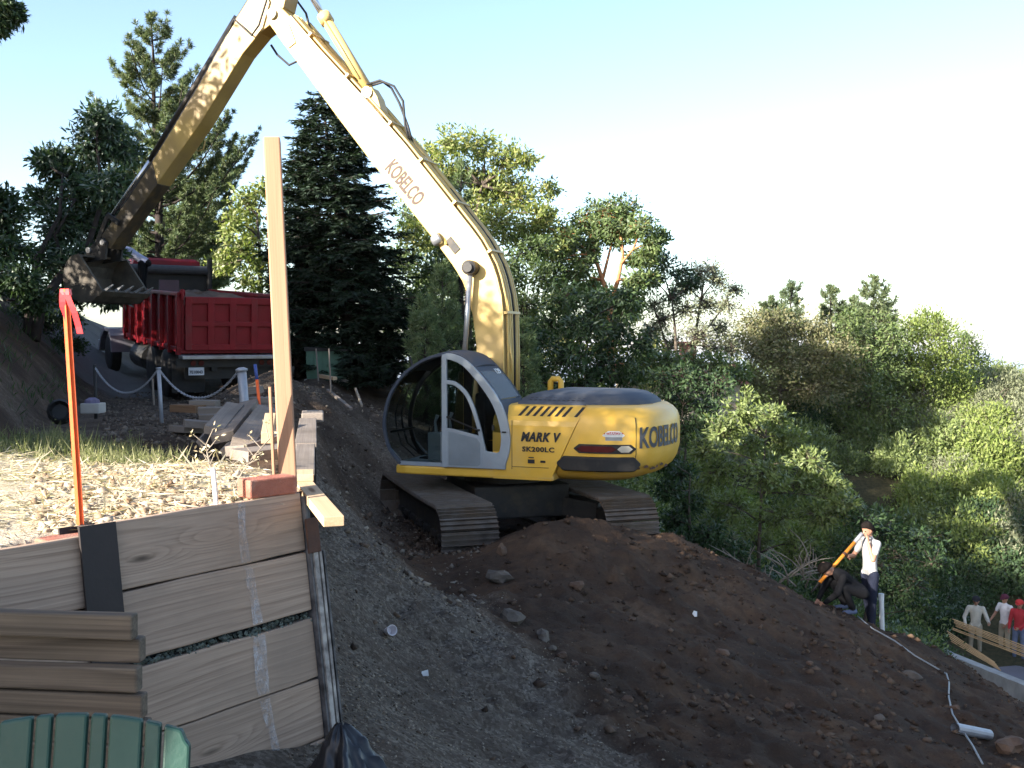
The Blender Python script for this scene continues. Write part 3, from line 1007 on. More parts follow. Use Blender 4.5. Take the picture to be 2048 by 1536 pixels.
m = MB(); skin(m, smooth2d(CP[6:12]), Y0 - .004, Y1 + .004, 0.035, 0.03); sub('roof', m, MT['hoodgrey'], 0, True).modifiers.new('s', 'EDGE_SPLIT').split_angle = R(45)
m = MB(); skin(m, [CP[11], (-0.09, 2.645)], Y0, Y1, 0.03, 0.0); skin(m, CP[13:16], Y0, Y1, 0.03); m.build('rear_panel', MT['hoodgrey'], cab)
m = MB()
for ya in (Y0, Y1 - 0.06): skin(m, CP[11:14], ya, ya + 0.06, 0.03, 0, 1)
m.build('rear_window_frame', MT['hoodgrey'], cab)
m = MB(); skin(m, [(-0.09, 2.645), (-0.24, 2.475), (-0.40, 2.25)], Y0 + 0.06, Y1 - 0.06, 0.008); m.build('rear_window', MT['dustyglass'], cab)
lettering('unit_number', '129', 0.13, MT['white'], cab, (-0.135, 0.72, 2.60), (0, -1, 0), (0.66, 0, 0.75), 0.20, bold=0.004)
m = MB(); skin(m, smooth2d(CP[1:7]), Y0 + 0.05, Y1 - 0.06, 0.006); m.build('windscreen', MT['clearglass'], cab)
m = MB(); m.box(0.05, 0.56, 0.64, 1.12, 1.52, 1.68); m.box(-0.10, 0.08, 0.64, 1.12, 1.60, 2.32); m.box(-0.07, 0.07, 0.74, 1.02, 2.30, 2.50); m.box(0.12, 0.42, 0.74, 1.0, 1.28, 1.55)
m.build('seat', MT['black'], cab, bevel=0.04)
for yy in (0.60, 1.14):
    m = MB(); m.box(0.42, 0.78, yy - 0.09, yy + 0.09, 1.30, 1.72); m.tube([(0.68, yy, 1.7), (0.70, yy, 1.88), (0.66, yy, 1.98)], [0.03, 0.018, 0.03], 8)
    m.build('control_console', MT['cabgrey'], cab, bevel=0.04)
for yy in (0.74, 0.88):
    m = MB(); m.tube([(0.92, yy, 1.28), (0.95, yy, 1.62), (0.90, yy, 1.78)], 0.014, 6); m.box(0.86, 1.06, yy - .05, yy + .05, 1.285, 1.31)
    m.build('travel_lever', MT['black'], cab)
m = MB(); m.bar((1.36, Y0 + .05, 1.72), (1.36, Y1 - .06, 1.72), 0.03, 0.03); m.build('window_bar', MT['black'], cab)
fr = [(1.27, 1.30), (1.50, 1.48), (1.585, 1.75), (1.60, 1.95), (1.52, 2.24), (1.40, 2.50)]
m = MB(); m.tube([(s, Y0 + 0.02, z) for s, z in fr], 0.016, 6); m.tube([(s - .03, Y0 + 0.30, z) for s, z in fr], 0.012, 6)
for k in range(10):
    t = k / 9; i = min(4, int(t * 5)); f = t * 5 - i
    s = fr[i][0] + (fr[i + 1][0] - fr[i][0]) * f; z = fr[i][1] + (fr[i + 1][1] - fr[i][1]) * f
    m.bar((s, Y0 + .02, z), (s - .03, Y0 + .30, z + 0.05), 0.02, 0.006)
m.bar((1.42, Y0 + .02, 2.46), (1.25, Y0 + .03, 2.46), .015, .015); m.bar((1.30, Y0 + .02, 1.33), (1.18, Y0 + .02, 1.30), .015, .015)
m.build('front_step_rail', MT['black'], cab)
m = MB(); m.bar((1.05, Y1 - .3, 2.66), (1.30, Y1 + .05, 2.42), .014, .014); m.tube([(1.0, 1.30, 2.72), (1.04, 1.30, 2.85)], .02, 6); m.build('roof_bracket', MT['black'], cab)

# ---- cab door (its own part, with panes) --------------------------------------
dm = MB(); ya, yb = Y1 - 0.02, Y1 + 0.035
arc = [(0.49, 2.885), (0.36, 2.905), (0.15, 2.84), (-0.03, 2.70), (-0.24, 2.47), (-0.41, 2.235), (-0.52, 1.98), (-0.575, 1.74), (-0.565, 1.50), (-0.49, 1.27)]
band(dm, smooth2d(arc), 0.085, ya, yb, (0.45, 1.7), w2=0.155)
dm.prism([(0.49, 1.235), (0.49, 2.86), (0.41, 2.86), (0.405, 1.235)], ya - .004, yb + .003)
band(dm, smooth2d([(0.42, 2.515), (0.27, 2.49), (0.11, 2.37), (0.0, 2.19), (-0.10, 1.91), (-0.165, 1.66), (-0.21, 1.45)]), 0.058, ya + .002, yb - .002, (0.6, 1.6))
dm.prism([(0.42, 1.24), (0.42, 1.815), (0.30, 1.80), (-0.09, 1.715), (-0.155, 1.62), (-0.155, 1.24)], ya + .003, yb - .001)
dm.prism([(-0.15, 1.24), (-0.15, 1.54), (-0.22, 1.49), (-0.37, 1.475), (-0.42, 1.5), (-0.52, 1.40), (-0.50, 1.24)], ya + .004, yb - .003)
door = dm.build('cab_door', MT['cabgrey'], EX, bevel=0.008)
m = MB(); m.prism([(0.38, 1.27), (0.38, 1.765), (0.30, 1.755), (-0.07, 1.675), (-0.12, 1.60), (-0.12, 1.30), (-0.08, 1.27)], yb - .002, yb + .006); m.build('door_panel', mat('door_panel_grey', (0.20, 0.23, 0.25), (0.17, 0.195, 0.215), 4, 0.55, 0.06, 90, dust=(0.26, 0.25, 0.23), dustamt=0.45), door, bevel=0.004)
m = MB(); m.prism([(0.41, 1.80), (0.41, 2.47), (0.29, 2.45), (0.15, 2.34), (0.05, 2.16), (-0.04, 1.90), (-0.09, 1.72)], Y1 + .002, Y1 + .007); m.build('door_pane', MT['glass'], door)
m = MB(); m.prism([(0.41, 2.51), (0.41, 2.83), (0.30, 2.83), (0.12, 2.75), (-0.06, 2.59), (-0.24, 2.37), (-0.36, 2.15), (-0.43, 1.90), (-0.44, 1.65), (-0.40, 1.50), (-0.24, 1.49), (-0.17, 1.62), (-0.08, 1.95), (0.02, 2.2), (0.13, 2.38), (0.28, 2.50)], Y1 + .002, Y1 + .006); m.build('door_pane', MT['glass'], door)
m = MB(); m.bar((0.38, yb + .012, 1.97), (-0.09, yb + .012, 1.80), .012, .018); m.lathe([(0.018, yb - .01), (0.018, yb + .02)], 10, 'y', (0.39, 0, 1.975)); m.lathe([(0.018, yb - .01), (0.018, yb + .02)], 10, 'y', (-0.10, 0, 1.797)); m.build('wiper', MT['black'], door)
m = MB(); m.box(-0.52, -0.46, yb, yb + .02, 1.77, 1.79); m.box(-0.34, -0.31, yb, yb + .03, 1.80, 1.88); m.build('door_handle', MT['black'], door)

# ---- boom ---------------------------------------------------------------------
BO = [(-0.02, 1.55), (-0.05, 2.3), (-0.045, 2.9), (-0.03, 3.52), (0.0, 3.80), (0.07, 4.07), (0.14, 4.26), (0.235, 4.45), (0.35, 4.64), (0.49, 4.82), (1.04, 5.49), (1.63, 6.20), (2.23, 6.86), (3.17, 7.84), (3.70, 8.43), (3.90, 8.62)]
BI = [(0.42, 1.55), (0.40, 2.3), (0.41, 3.0), (0.47, 3.48), (0.54, 3.76), (0.64, 4.01), (0.73, 4.16), (0.82, 4.29), (1.135, 4.69), (1.55, 5.18), (2.23, 5.97), (2.86, 6.75), (3.49, 7.56), (3.86, 8.02), (4.12, 8.36), (4.17, 8.50), (4.10, 8.62), (4.0, 8.67)]
bw = 0.225
m = MB(); m.prism(BO + BI[::-1], -.36, bw)
boom = m.build('boom', MT['boomyellow'], EX, bevel=0.018)
m = MB(); band(m, BO[1:-1], -0.02, bw - 0.002, bw + 0.03, (1.5, 4.5)); band(m, BI[1:-3], 0.0, bw, bw, (1.5, 4.5)) if False else None
m.build('top_flange', MT['boomyellow'], boom)
for yy, rad, mm in ((0.16, 0.020, 'boomyellow'), (0.08, 0.026, 'boomyellow'), (-0.02, 0.026, 'boomyellow'), (-0.13, 0.020, 'black'), (-0.22, 0.026, 'boomyellow'), (-.31, .026, 'boomyellow')):
    pts = []
    for i in range(1, len(BO) - 1):
        a = Vector(BO[i - 1]); b = Vector(BO[i + 1]); t = (b - a).normalized(); nn = Vector((-t.y, t.x))
        p = Vector(BO[i]) + nn * 0.055
        pts.append((p.x, yy + 0.012 * math.sin(i * 1.9), p.y))
    if -.2 < yy < -.05: pts = pts[:10]
    m = MB(); m.tube(pts, rad, 6); m.build('hydraulic_pipe', MT[mm], boom, smooth=True)
for i, f in ((3, .0), (7, .0), (9, .6), (10, .6), (11, .5), (12, .5), (13, .4)):
    a = Vector(BO[i]); b = Vector(BO[i + 1]); p = a.lerp(b, f); t = (b - a).normalized(); nn = Vector((-t.y, t.x))
    q = p + nn * 0.055
    m = MB(); m.bar((q.x, -0.35, q.y), (q.x, 0.235, q.y), 0.04, 0.075, up=(nn.x, 0, nn.y)); m.build('pipe_clamp', MT['boomyellow'], boom)
m = MB()
for i in range(9):
    a = 2.2 + i * 0.13
hose = [(-0.10, 0.05, 2.5), (-0.16, 0.12, 2.75), (-0.13, 0.14, 2.95), (-0.09, 0.10, 3.15), (-0.12, 0.06, 3.4)]
m.tube(hose, 0.014, 6); m.build('loose_hose', MT['boomyellow'], boom, smooth=True)
lettering('boom_lettering', 'KOBELCO', 0.34, MT['decalbrown'], boom, (1.985, bw + 0.004, 5.845), (1.411 - 1.938, 0, 5.259 - 5.864), (0.605 / .80, 0, -0.527 / .80) if False else (-0.754, 0, 0.657), 0.83, bold=0.010)
m = MB(); m.lathe([(0.085, bw), (0.085, bw + 0.07), (0.05, bw + 0.08)], 16, 'y', (4.03, 0, 8.50)); m.build('tip_pin', MT['alu'], boom)
m = MB(); m.prism([(4.10, 8.56), (3.96, 8.60), (3.72, 8.30), (3.60, 8.0), (3.74, 7.92), (3.92, 8.12), (4.12, 8.42)], bw, bw + 0.022); m.build('tip_plate', MT['boomyellow'], boom, bevel=.004)
m = MB(); m.lathe([(0.05, -0.11), (0.085, -0.09), (0.10, 0.02), (0.095, 0.05)], 16, 'z', (0, 0, 0)); lamp = m.build('work_lamp', MT['alu'], boom, smooth=True); lamp.location = (1.04, bw + 0.03, 4.69); lamp.rotation_euler = (R(10), R(-60), 0)
m = MB(); m.bar((0.95, bw, 4.70), (0.90, bw + .04, 4.60), .03, .03); m.build('lamp_bracket', MT['boomyellow'], boom)
m = MB(); m.box(-0.13, 0.13, 0, 0.012, -0.065, 0.065); o = m.build('step_plate', MT['darkmetal'], boom, bevel=.01); o.location = (0.80, bw + .002, 4.585); o.rotation_euler = (0, R(-50), 0)
m = MB(); m.prism([(2.05, 6.66), (2.16, 7.02), (2.27, 7.19), (2.40, 7.19), (2.45, 7.07), (2.44, 7.0)], -0.13, 0.13); m.build('cylinder_bracket', MT['boomyellow'], boom, bevel=.01)
m = MB(); m.prism([(1.36, 5.86), (1.42, 6.04), (1.47, 6.08), (1.53, 6.06), (1.56, 5.98), (1.54, 6.06)][:5], -0.2, -0.17); m.build('lifting_lug', MT['white'], boom)
for k, (yy, r0) in enumerate(((0.06, .02), (-0.05, .02))):
    m = MB(); m.tube([(1.62 + .0 * k, yy, 6.27), (1.70, yy, 6.55), (1.76 + .12 * k, yy - .05, 6.95), (1.92 + .1 * k, yy - .05, 7.20), (2.15, yy, 7.30), (2.40, yy, 7.25)], r0, 6); m.build('black_hose', MT['black'], boom, smooth=True)
m = MB(); m.tube([(3.55, -.15, 8.28), (3.68, -.22, 8.62), (3.9, -.24, 8.9), (4.2, -.2, 9.0)], .02, 6); m.build('black_hose', MT['black'], boom, smooth=True)
m = MB(); m.tube([(3.75, -.20, 8.10), (3.86, -.27, 7.86), (4.05, -.27, 7.80), (4.25, -.22, 7.98), (4.36, -.2, 8.15)], .02, 6); m.build('black_hose', MT['black'], boom, smooth=True)
# boom cylinders
for sy in (1, -1):
    m = MB(); y = sy * 0.34
    m.tube([(0.455, y, 4.22), (0.58, y, 2.55)], 0.042, 12); bc = m.build('boom_cylinder_rod', MT['alu'], EX, smooth=True)
    m = MB(); m.tube([(0.58, y, 2.6), (0.70, y, 1.35)], 0.075, 12); m.build('barrel', MT['boomyellow'], bc, smooth=True)
    m = MB(); m.lathe([(0.05, y - 0.115), (0.115, y - 0.11), (0.115, y + 0.07), (0.075, y + 0.09), (0.075, y + 0.12)], 18, 'y', (0.46, 0, 4.22)); m.build('rod_eye', MT['darkmetal'], bc, smooth=False)
# arm cylinder
m = MB(); m.tube([(2.34, 0, 7.10), (3.19, 0, 8.43)], 0.088, 14); ac = m.build('arm_cylinder', MT['boomyellow'], EX, smooth=True)
m = MB(); m.tube([(3.13, 0, 8.34), (3.22, 0, 8.48)], 0.115, 14); m.build('gland', MT['boomyellow'], ac, smooth=True)
m = MB(); m.tube([(3.2, 0, 8.44), (3.92, 0, 9.57)], 0.055, 12); m.build('rod', MT['chrome'], ac, smooth=True)
m = MB(); m.lathe([(0.06, -0.17), (0.09, -0.17), (0.09, 0.17), (0.06, 0.17)], 14, 'y', (2.34, 0, 7.10)); m.build('base_pin', MT['alu'], ac)
m = MB(); m.tube([(2.5, .1, 7.35), (2.8, .11, 7.82), (3.15, .1, 8.36)], .016, 6); m.build('pipe', MT['boomyellow'], ac, smooth=True)

# ---- arm ------------------------------------------------------------------------
AU = [(3.80, 9.70), (4.10, 9.42), (4.525, 8.86), (4.84, 8.48), (5.58, 7.47), (6.57, 6.24), (7.29, 5.42), (7.72, 4.98)]
AL = [(3.66, 9.55), (3.72, 9.1), (3.86, 8.62), (4.05, 8.40), (4.33, 8.25), (4.675, 7.93), (5.55, 6.83), (6.47, 5.84), (7.05, 5.24), (7.52, 4.74)]
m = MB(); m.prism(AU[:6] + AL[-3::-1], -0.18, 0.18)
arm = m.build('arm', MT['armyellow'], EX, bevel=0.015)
m = MB(); m.prism([AU[5], (6.75, 6.03)] + AU[6:] + [(7.70, 4.80)] + AL[:-4:-1], -0.175, 0.175); m.build('arm_nose', mat('greasy_shaded_paint', (.11, .075, .03), (.03, .024, .018), 5, .55, .2, 40, dust=(.05, .04, .03), dustamt=.6), arm, bevel=.012)  # lower arm: grease plus the deep shade there, both put into the dark colour
for yy in (0.12, 0.04):
    pts = []
    for i in range(1, 7):
        a = Vector(AU[i - 1]); b = Vector(AU[i + 1]); t = (b - a).normalized(); nn = Vector((-t.y, t.x)) * -1
        p = Vector(AU[i]) + nn * -0.035
        pts.append((p.x, yy, p.y))
    m = MB(); m.tube(pts, 0.018, 6); m.build('hydraulic_pipe', MT['boomyellow' if yy < .1 else 'darkmetal'], arm, smooth=True)
m = MB(); m.tube([(4.25, .2, 9.0), (4.15, .24, 8.75), (4.30, .25, 8.35), (4.45, .24, 8.2), (4.62, .22, 8.35), (4.82, .2, 8.52), (5.0, .16, 8.25)], .018, 6); m.build('black_hose', MT['black'], arm, smooth=True)
m = MB(); m.tube([(5.72, -.19, 6.62), (5.80, -.24, 6.48), (5.93, -.25, 6.45), (5.98, -.2, 6.55)], .012, 6); m.build('tie_hook', MT['boomyellow'], arm, smooth=True)
m = MB(); m.tube([(4.9, 0, 8.62), (6.75, 0, 6.30)], 0.06, 10); bc = m.build('bucket_cylinder', MT['darkmetal'], EX, smooth=True)
m = MB(); m.tube([(6.7, 0, 6.36), (7.62, 0, 5.36)], 0.04, 10); m.build('rod', MT['chrome'], bc, smooth=True)
for sy in (1, -1):
    m = MB(); m.bar((7.62, sy * .12, 5.36), (7.28, sy * .21, 5.18), .04, .09); m.bar((7.62, sy * .10, 5.36), (7.95, sy * .10, 4.72), .04, .09); m.build('bucket_link', MT['darkmetal'], EX, bevel=.008)
# ---- bucket ----------------------------------------------------------------------
BP = [(7.82, 4.62), (7.98, 4.60), (8.12, 4.46), (8.19, 4.25), (8.15, 4.02), (8.00, 3.85), (7.78, 3.76), (7.55, 3.78), (7.36, 3.92)]
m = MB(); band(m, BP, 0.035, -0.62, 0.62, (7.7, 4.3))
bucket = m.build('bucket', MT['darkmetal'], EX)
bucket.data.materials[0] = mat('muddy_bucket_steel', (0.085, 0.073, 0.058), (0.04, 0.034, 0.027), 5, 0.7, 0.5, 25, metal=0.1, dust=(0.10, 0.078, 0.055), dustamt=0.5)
for sy in (1, -1):
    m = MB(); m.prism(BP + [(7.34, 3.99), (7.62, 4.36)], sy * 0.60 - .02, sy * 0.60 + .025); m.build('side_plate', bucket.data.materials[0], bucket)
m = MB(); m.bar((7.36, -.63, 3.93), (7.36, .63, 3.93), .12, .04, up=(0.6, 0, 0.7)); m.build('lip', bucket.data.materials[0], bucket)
for k in range(5):
    y = -0.52 + 0.26 * k
    m = MB(); m.loft([[(7.40, y - .05, 3.88), (7.40, y + .05, 3.88), (7.36, y + .05, 3.98), (7.36, y - .05, 3.98)], [(7.17, y - .015, 4.06), (7.17, y + .015, 4.06), (7.165, y + .015, 4.08), (7.165, y - .015, 4.08)]])
    m.build('tooth', MT['alu'], bucket)
for sy in (1, -1):
    m = MB(); m.prism([(7.60, 4.55), (7.55, 4.86), (7.64, 4.94), (7.78, 4.90), (8.02, 4.72), (8.06, 4.50)], sy * .20 - .025, sy * .20 + .025); m.build('ear', MT['darkmetal'], bucket, bevel=.006)
m = MB(); m.lathe([(.05, -.26), (.05, .26)], 12, 'y', (7.63, 0, 4.85)); m.lathe([(.05, -.26), (.05, .26)], 12, 'y', (7.95, 0, 4.72)); m.build('bucket_pin', MT['alu'], bucket)
# ================================================================== dump truck
TR = thing('dump_truck', 'red dump truck parked with its tailgate towards the lumber pile', 'dump truck', (-5.777, 21.023, -1.25))
TR.rotation_euler = (0, R(-3.6), R(121.5))
BL, BW = 5.4, 1.0
m = MB(); m.box(0.02, BL, -BW, BW, 0.98, 1.06)
bed = m.build('bed', MT['truckred'], TR, bevel=.01)
for sy in (1, -1):
    y0, y1 = (sy * BW - sy * 0.05, sy * BW)
    m = MB(); m.box(0.0, BL, min(y0, y1), max(y0, y1), 1.06, 2.12); sw_ = m.build('bed_side', MT['truckred'], bed)
    m = MB(); m.box(-0.02, BL + .02, sy * BW - .07, sy * BW + .09, 2.12, 2.20); m.build('top_rail', MT['truckred'], bed, bevel=.015)
    for k in range(8):
        x = 0.02 + k * (BL - 0.16) / 7
        w = 0.14 if k == 0 else 0.10
        m = MB(); m.box(x, x + w, min(sy * BW, sy * BW + sy * .085), max(sy * BW, sy * BW + sy * .085), 0.95, 2.12); m.build('side_post', MT['truckred'], bed, bevel=.01)
    m = MB(); m.box(0.0, BL, min(sy * BW, sy * BW + sy * .05), max(sy * BW, sy * BW + sy * .05), 1.0, 1.10); m.build('lower_rail', MT['truckred'], bed, bevel=.01)
m = MB(); m.box(BL - .06, BL, -BW, BW, 1.06, 2.62); m.box(BL, BL + 0.55, -BW, BW, 2.56, 2.62); m.build('headboard', MT['truckdark'], bed)
m = MB(); m.lathe([(.03, -1.03), (.115, -1.02), (.115, 1.02), (.03, 1.03)], 14, 'y', (BL - .12, 0, 2.66)); m.build('tarp_roll', mat('grey_tarp', (.06, .06, .065), (.045, .045, .05), 8, .6, .3, 30), TR, smooth=False)
m = MB(); m.box(2.9, 2.96, .35, .78, 1.9, 2.42); m.build('inner_plate', mat('mauve_plate', (.10, .055, .07), (.08, .045, .055), 3, .6, .1), bed)
# heaped soil
hp = MB(); rings = []
for k, (q, z) in enumerate(((1.0, 1.9), (0.85, 2.02), (0.55, 2.12), (0.2, 2.17))):
    rings.append([(2.7 + q * 2.55 * max(-1, min(1, 1.2 * math.cos(a))), q * .94 * max(-1, min(1, 1.2 * math.sin(a))), z + .05 * math.sin(3 * a + k)) for a in [2 * math.pi * j / 20 for j in range(20)]])
hp.loft(rings); hp.build('soil_load', MT['rockred'], bed)
m = MB(); m.box(-0.045, 0.0, -.94, .94, 1.05, 2.10); tg = m.build('tailgate', MT['truckred'], TR)
for z0, z1 in ((1.05, 1.17), (1.53, 1.63), (1.98, 2.12)):
    m = MB(); m.box(-0.105, -.045, -.95, .95, z0, z1); m.build('tailgate_rib', MT['truckred'], tg, bevel=.012)
for k in range(5):
    y = -.95 + k * (1.90 - .13) / 4
    m = MB(); m.box(-0.11, -.045, y, y + .13, 1.052, 2.118); m.build('tailgate_rib', MT['truckred'], tg, bevel=.012)
for sy in (1, -1):
    m = MB(); m.tube([(-.06, sy * 1.0, 2.05), (-.06, sy * 1.0, 2.26)], .035, 8); m.lathe([(.05, sy * 1.0 - .05), (.05, sy * 1.0 + .05)], 10, 'y', (-.04, 0, 2.20)); m.build('tailgate_hinge', MT['truckred'], tg)
m = MB(); m.box(-0.24, 0.10, -1.04, 1.04, 0.88, 0.955); m.build('sill_bar', MT['alu'], TR, bevel=.01)
m = MB(); m.box(-0.02, 0.06, -1.1, 1.1, .70, .88); m.box(0.0, 8.2, .28, .40, .62, .88); m.box(0.0, 8.2, -.40, -.28, .62, .88); m.box(.15, .25, -.9, .9, .45, .70)
m.build('chassis', MT['truckdark'], TR)
for sy in (1, -1):
    m = MB(); m.box(.34, .36, min(sy * .45, sy * 1.10), max(sy * .45, sy * 1.10), .16, .80); m.build('mud_flap', MT['black'], TR)
    for k in range(2):
        m = MB(); m.lathe([(.055, -.055), (.055, -.02), (.02, -.015)], 12, 'x', (0, sy * (.62 + .16 * k), .79)); m.build('tail_lamp', MT['lens'], TR)
m = MB(); m.box(-.035, -.025, .56, .87, .545, .70); pl = m.build('number_plate', mat('plate_white', (.55, .57, .62), (.5, .52, .57), 8, .5, 0), TR)
lettering('plate_lettering', '7E10043', .085, MT['decalgrey'], pl, (-.037, .85, .58), (0, -1, 0), (0, 0, 1), .26, bold=.003)
ty = MB(); ty.lathe([(.28, -.125), (.44, -.13), (.495, -.11), (.505, -.05), (.505, .05), (.495, .11), (.44, .13), (.28, .125)], 32, 'y'); ty_me = ty.mesh('tyre')
rm_ = MB(); rm_.lathe([(.29, -.12), (.27, .02), (.20, .06), (.13, .06), (.12, .11), (.07, .12)], 24, 'y'); rim_me = rm_.mesh('rim')
hubs = []
for x in (1.05, 2.35):
    for sy in (1, -1):
        for yy in (.96, .66): hubs.append((x, sy * yy, sy, yy > .8))
hubs += [(7.1, 1.0, 1, True), (7.1, -1.0, -1, True)]
for x, y, sy, outer in hubs:
    w = empty('wheel', (x, y, .50), 0 if sy > 0 else math.pi, TR)
    link('tyre', ty_me, MT['black'], w, True).modifiers.new('s', 'EDGE_SPLIT').split_angle = R(40)
    if outer: link('rim', rim_me, MT['alu'], w, True).modifiers.new('s', 'EDGE_SPLIT').split_angle = R(40)
for x in (1.05, 2.35):
    m = MB(); m.tube([(x, -.9, .5), (x, .9, .5)], .09, 10); m.build('axle', MT['truckdark'], TR)
for sy in (1, -1):
    m = MB(); m.lathe([(.28, 3.45), (.30, 3.5), (.30, 4.7), (.28, 4.75)], 20, 'x', (0, sy * .78, .62)); m.build('fuel_tank', MT['truckdark'], TR, smooth=False)
m = MB()
m.loft([[(5.55, -.85, z * 1.0), (6.75 - k, -.85, z), (6.75 - k, .85, z), (5.55, .85, z)] for z, k in ((.75, 0), (1.75, 0.0))] )
cabt = m.build('cab', MT['truckred'], TR, bevel=.03); cabt.scale = (1, 1, 1.17)
m = MB(); m.loft([[(5.55 + j, -.82 + j, z), (6.75 - k, -.82 + j, z), (6.75 - k, .82 - j, z), (5.55 + j, .82 - j, z)] for z, k, j in ((2.36, .32, 0), (2.46, .4, .02), (2.51, .6, .12))]); m.build('cab_roof', MT['truckred'], cabt, bevel=.02)
for yy in (.80, -.80):
    for xx in (5.6, 6.55): m = MB(); m.bar((xx, yy, 1.75), (xx - (.22 if xx > 6 else 0), yy, 2.37), .07, .07); m.build('cab_pillar', MT['truckred'], cabt)
m = MB(); m.box(5.555, 5.57, -.7, .7, 1.8, 2.33); m.build('rear_window', MT['glass'], cabt)
m = MB(); m.prism([(6.68, 1.76), (6.70, 1.76), (6.42, 2.35), (6.40, 2.35)], -.76, .76); m.build('windscreen', MT['glass'], cabt)
m = MB(); m.loft([[(6.75, -w, z), (8.25, -w * .9, z - .05), (8.25, w * .9, z - .05), (6.75, w, z)] for z, w in ((.8, .6), (1.5, .6), (1.65, .5))]); m.build('bonnet', MT['truckred'], TR, bevel=.05)
for sy in (1, -1):
    m = MB(); m.prism([(6.35, .55), (6.5, .95), (6.8, 1.12), (7.5, 1.12), (7.9, .95), (8.2, .5), (8.05, .5), (7.8, .85), (7.4, 1.04), (6.85, 1.04), (6.6, .88), (6.5, .55)], min(sy * .6, sy * 1.18), max(sy * .6, sy * 1.18)); m.build('fender', mat('pale_fender_paint', (.16, .155, .18), (.13, .125, .15), 4, .4, .02), TR)
    m = MB(); m.bar((6.5, sy * .85, 1.9), (6.6, sy * 1.15, 1.95), .03, .03); m.box(6.57, 6.63, min(sy * 1.1, sy * 1.25), max(sy * 1.1, sy * 1.25), 1.7, 2.15); m.build('mirror', MT['black'], TR)
m = MB(); m.tube([(5.2, -.95, 1.0), (5.2, -.95, 2.95)], .065, 10); m.build('exhaust_stack', MT['truckdark'], TR)
m = MB(); m.box(8.2, 8.4, -1.15, 1.15, .45, .75); m.build('front_bumper', MT['alu'], TR, bevel=.02)
# ================================================================== lagging wall and the things on the terrace
BAT = R(8)
UPW = (Vector((0, 0, 1)) * math.cos(BAT) - WN * math.sin(BAT)).normalized()


def wall_empty(name, label, cat, loc):
    """x along the wall (towards the corner), y into the bank, z up its leaning face"""
    o = thing(name, label, cat)
    y = UPW.cross(WD).normalized()
    mm = Matrix((WD, y, UPW)).transposed().to_4x4(); mm.translation = loc
    o.matrix_world = mm
    return o


WALL = wall_empty('retaining_wall', 'grey timber lagging retaining wall with black steel beams below the straw', 'wall', WC)


def plank(name, L, h, t, m, parent=None, seed=0, warp=.004):
    """sawn plank, x along its length, origin at the lower left front edge; edges slightly uneven"""
    r = random.Random(seed)
    n = 6; rings = []
    for k in range(n + 1):
        x = L * k / n
        a, b, c = (r.uniform(-warp, warp) for _ in range(3))
        rings.append([(x, 0 + c, a), (x, t, a), (x, t, h + b), (x, c, h + b)])
    mb = MB(); mb.loft(rings)
    return mb.build(name, m, parent, bevel=.007)


bh = .286
zs = [-.286, -.286 * 2 - .006, -.286 * 3 - .042, -.286 * 4 - .047, -.286 * 5 - .052, -.286 * 6 - .056]
for k, z in enumerate(zs):
    o = plank('plank', 1.06, bh, .07, MT['board'], WALL, 30 + k); o.location = (-1.075, 0.012 + .003 * (k % 2), z)
    o = plank('plank', 1.9, bh, .07, MT['board'], WALL, 60 + k); o.location = (-3.06, 0.014 + .004 * (k % 2), z - .02 - (.01 if k else 0)); o.rotation_euler = (0, R(0.6), 0)
m = MB(); m.box(-1.185, -1.025, -.012, .0, -1.8, -.0); m.box(-1.11, -1.10, 0, .14, -1.8, 0.0); m.box(-1.185, -1.025, .14, .152, -1.8, -.0)
m.build('soldier_beam', MT['beamsteel'], WALL)
m = MB(); m.box(-.012, .0, -.01, .15, -1.8, -.02); m.box(.075, .087, -.01, .15, -1.8, -.30); m.box(0, .075, .06, .07, -1.8, -.03)
m.build('soldier_beam', mat('dusty_beam', (.16, .15, .15), (.03, .028, .028), 14, .6, .2, 40), WALL)
m = MB(); m.box(.004, .03, -.02, .03, -1.75, -.30); m.box(.045, .06, -.015, .03, -1.75, -.30); m.build('plywood_edge', mat('pale_ply_edge', (.42, .38, .34), (.16, .14, .13), 18, .8, .3, 40), WALL)
m = MB(); m.box(-.03, .05, -.025, -.013, -.30, -.13); m.build('rusty_plate', MT['rust'], WALL, bevel=.004)
# drain gravel that shows in the open joint
gm = MB(); r = random.Random(4)
for k in range(420):
    x = r.uniform(-1.0, -.02); z = zs[1] - .03 + r.uniform(-.02, .02); y = r.uniform(.02, .07); s = r.uniform(.005, .013)
    gm.add([(x + s, y, z), (x - s, y, z + .2 * s), (x, y + s, z), (x, y - s, z + .3 * s), (x, y, z + s), (x + .2 * s, y, z - s)], [(0, 2, 4), (2, 1, 4), (1, 3, 4), (3, 0, 4), (2, 0, 5), (1, 2, 5), (3, 1, 5), (0, 3, 5)])
tag(gm.build('drain_gravel', mat('green_grey_gravel', (.17, .20, .17), (.07, .08, .07), 30, .9, .2, 60), WALL), kind='stuff')
m = MB(); m.box(-1.0, -.02, .075, .09, -1.5, -.05); m.build('filter_cloth', MT['black'], WALL)
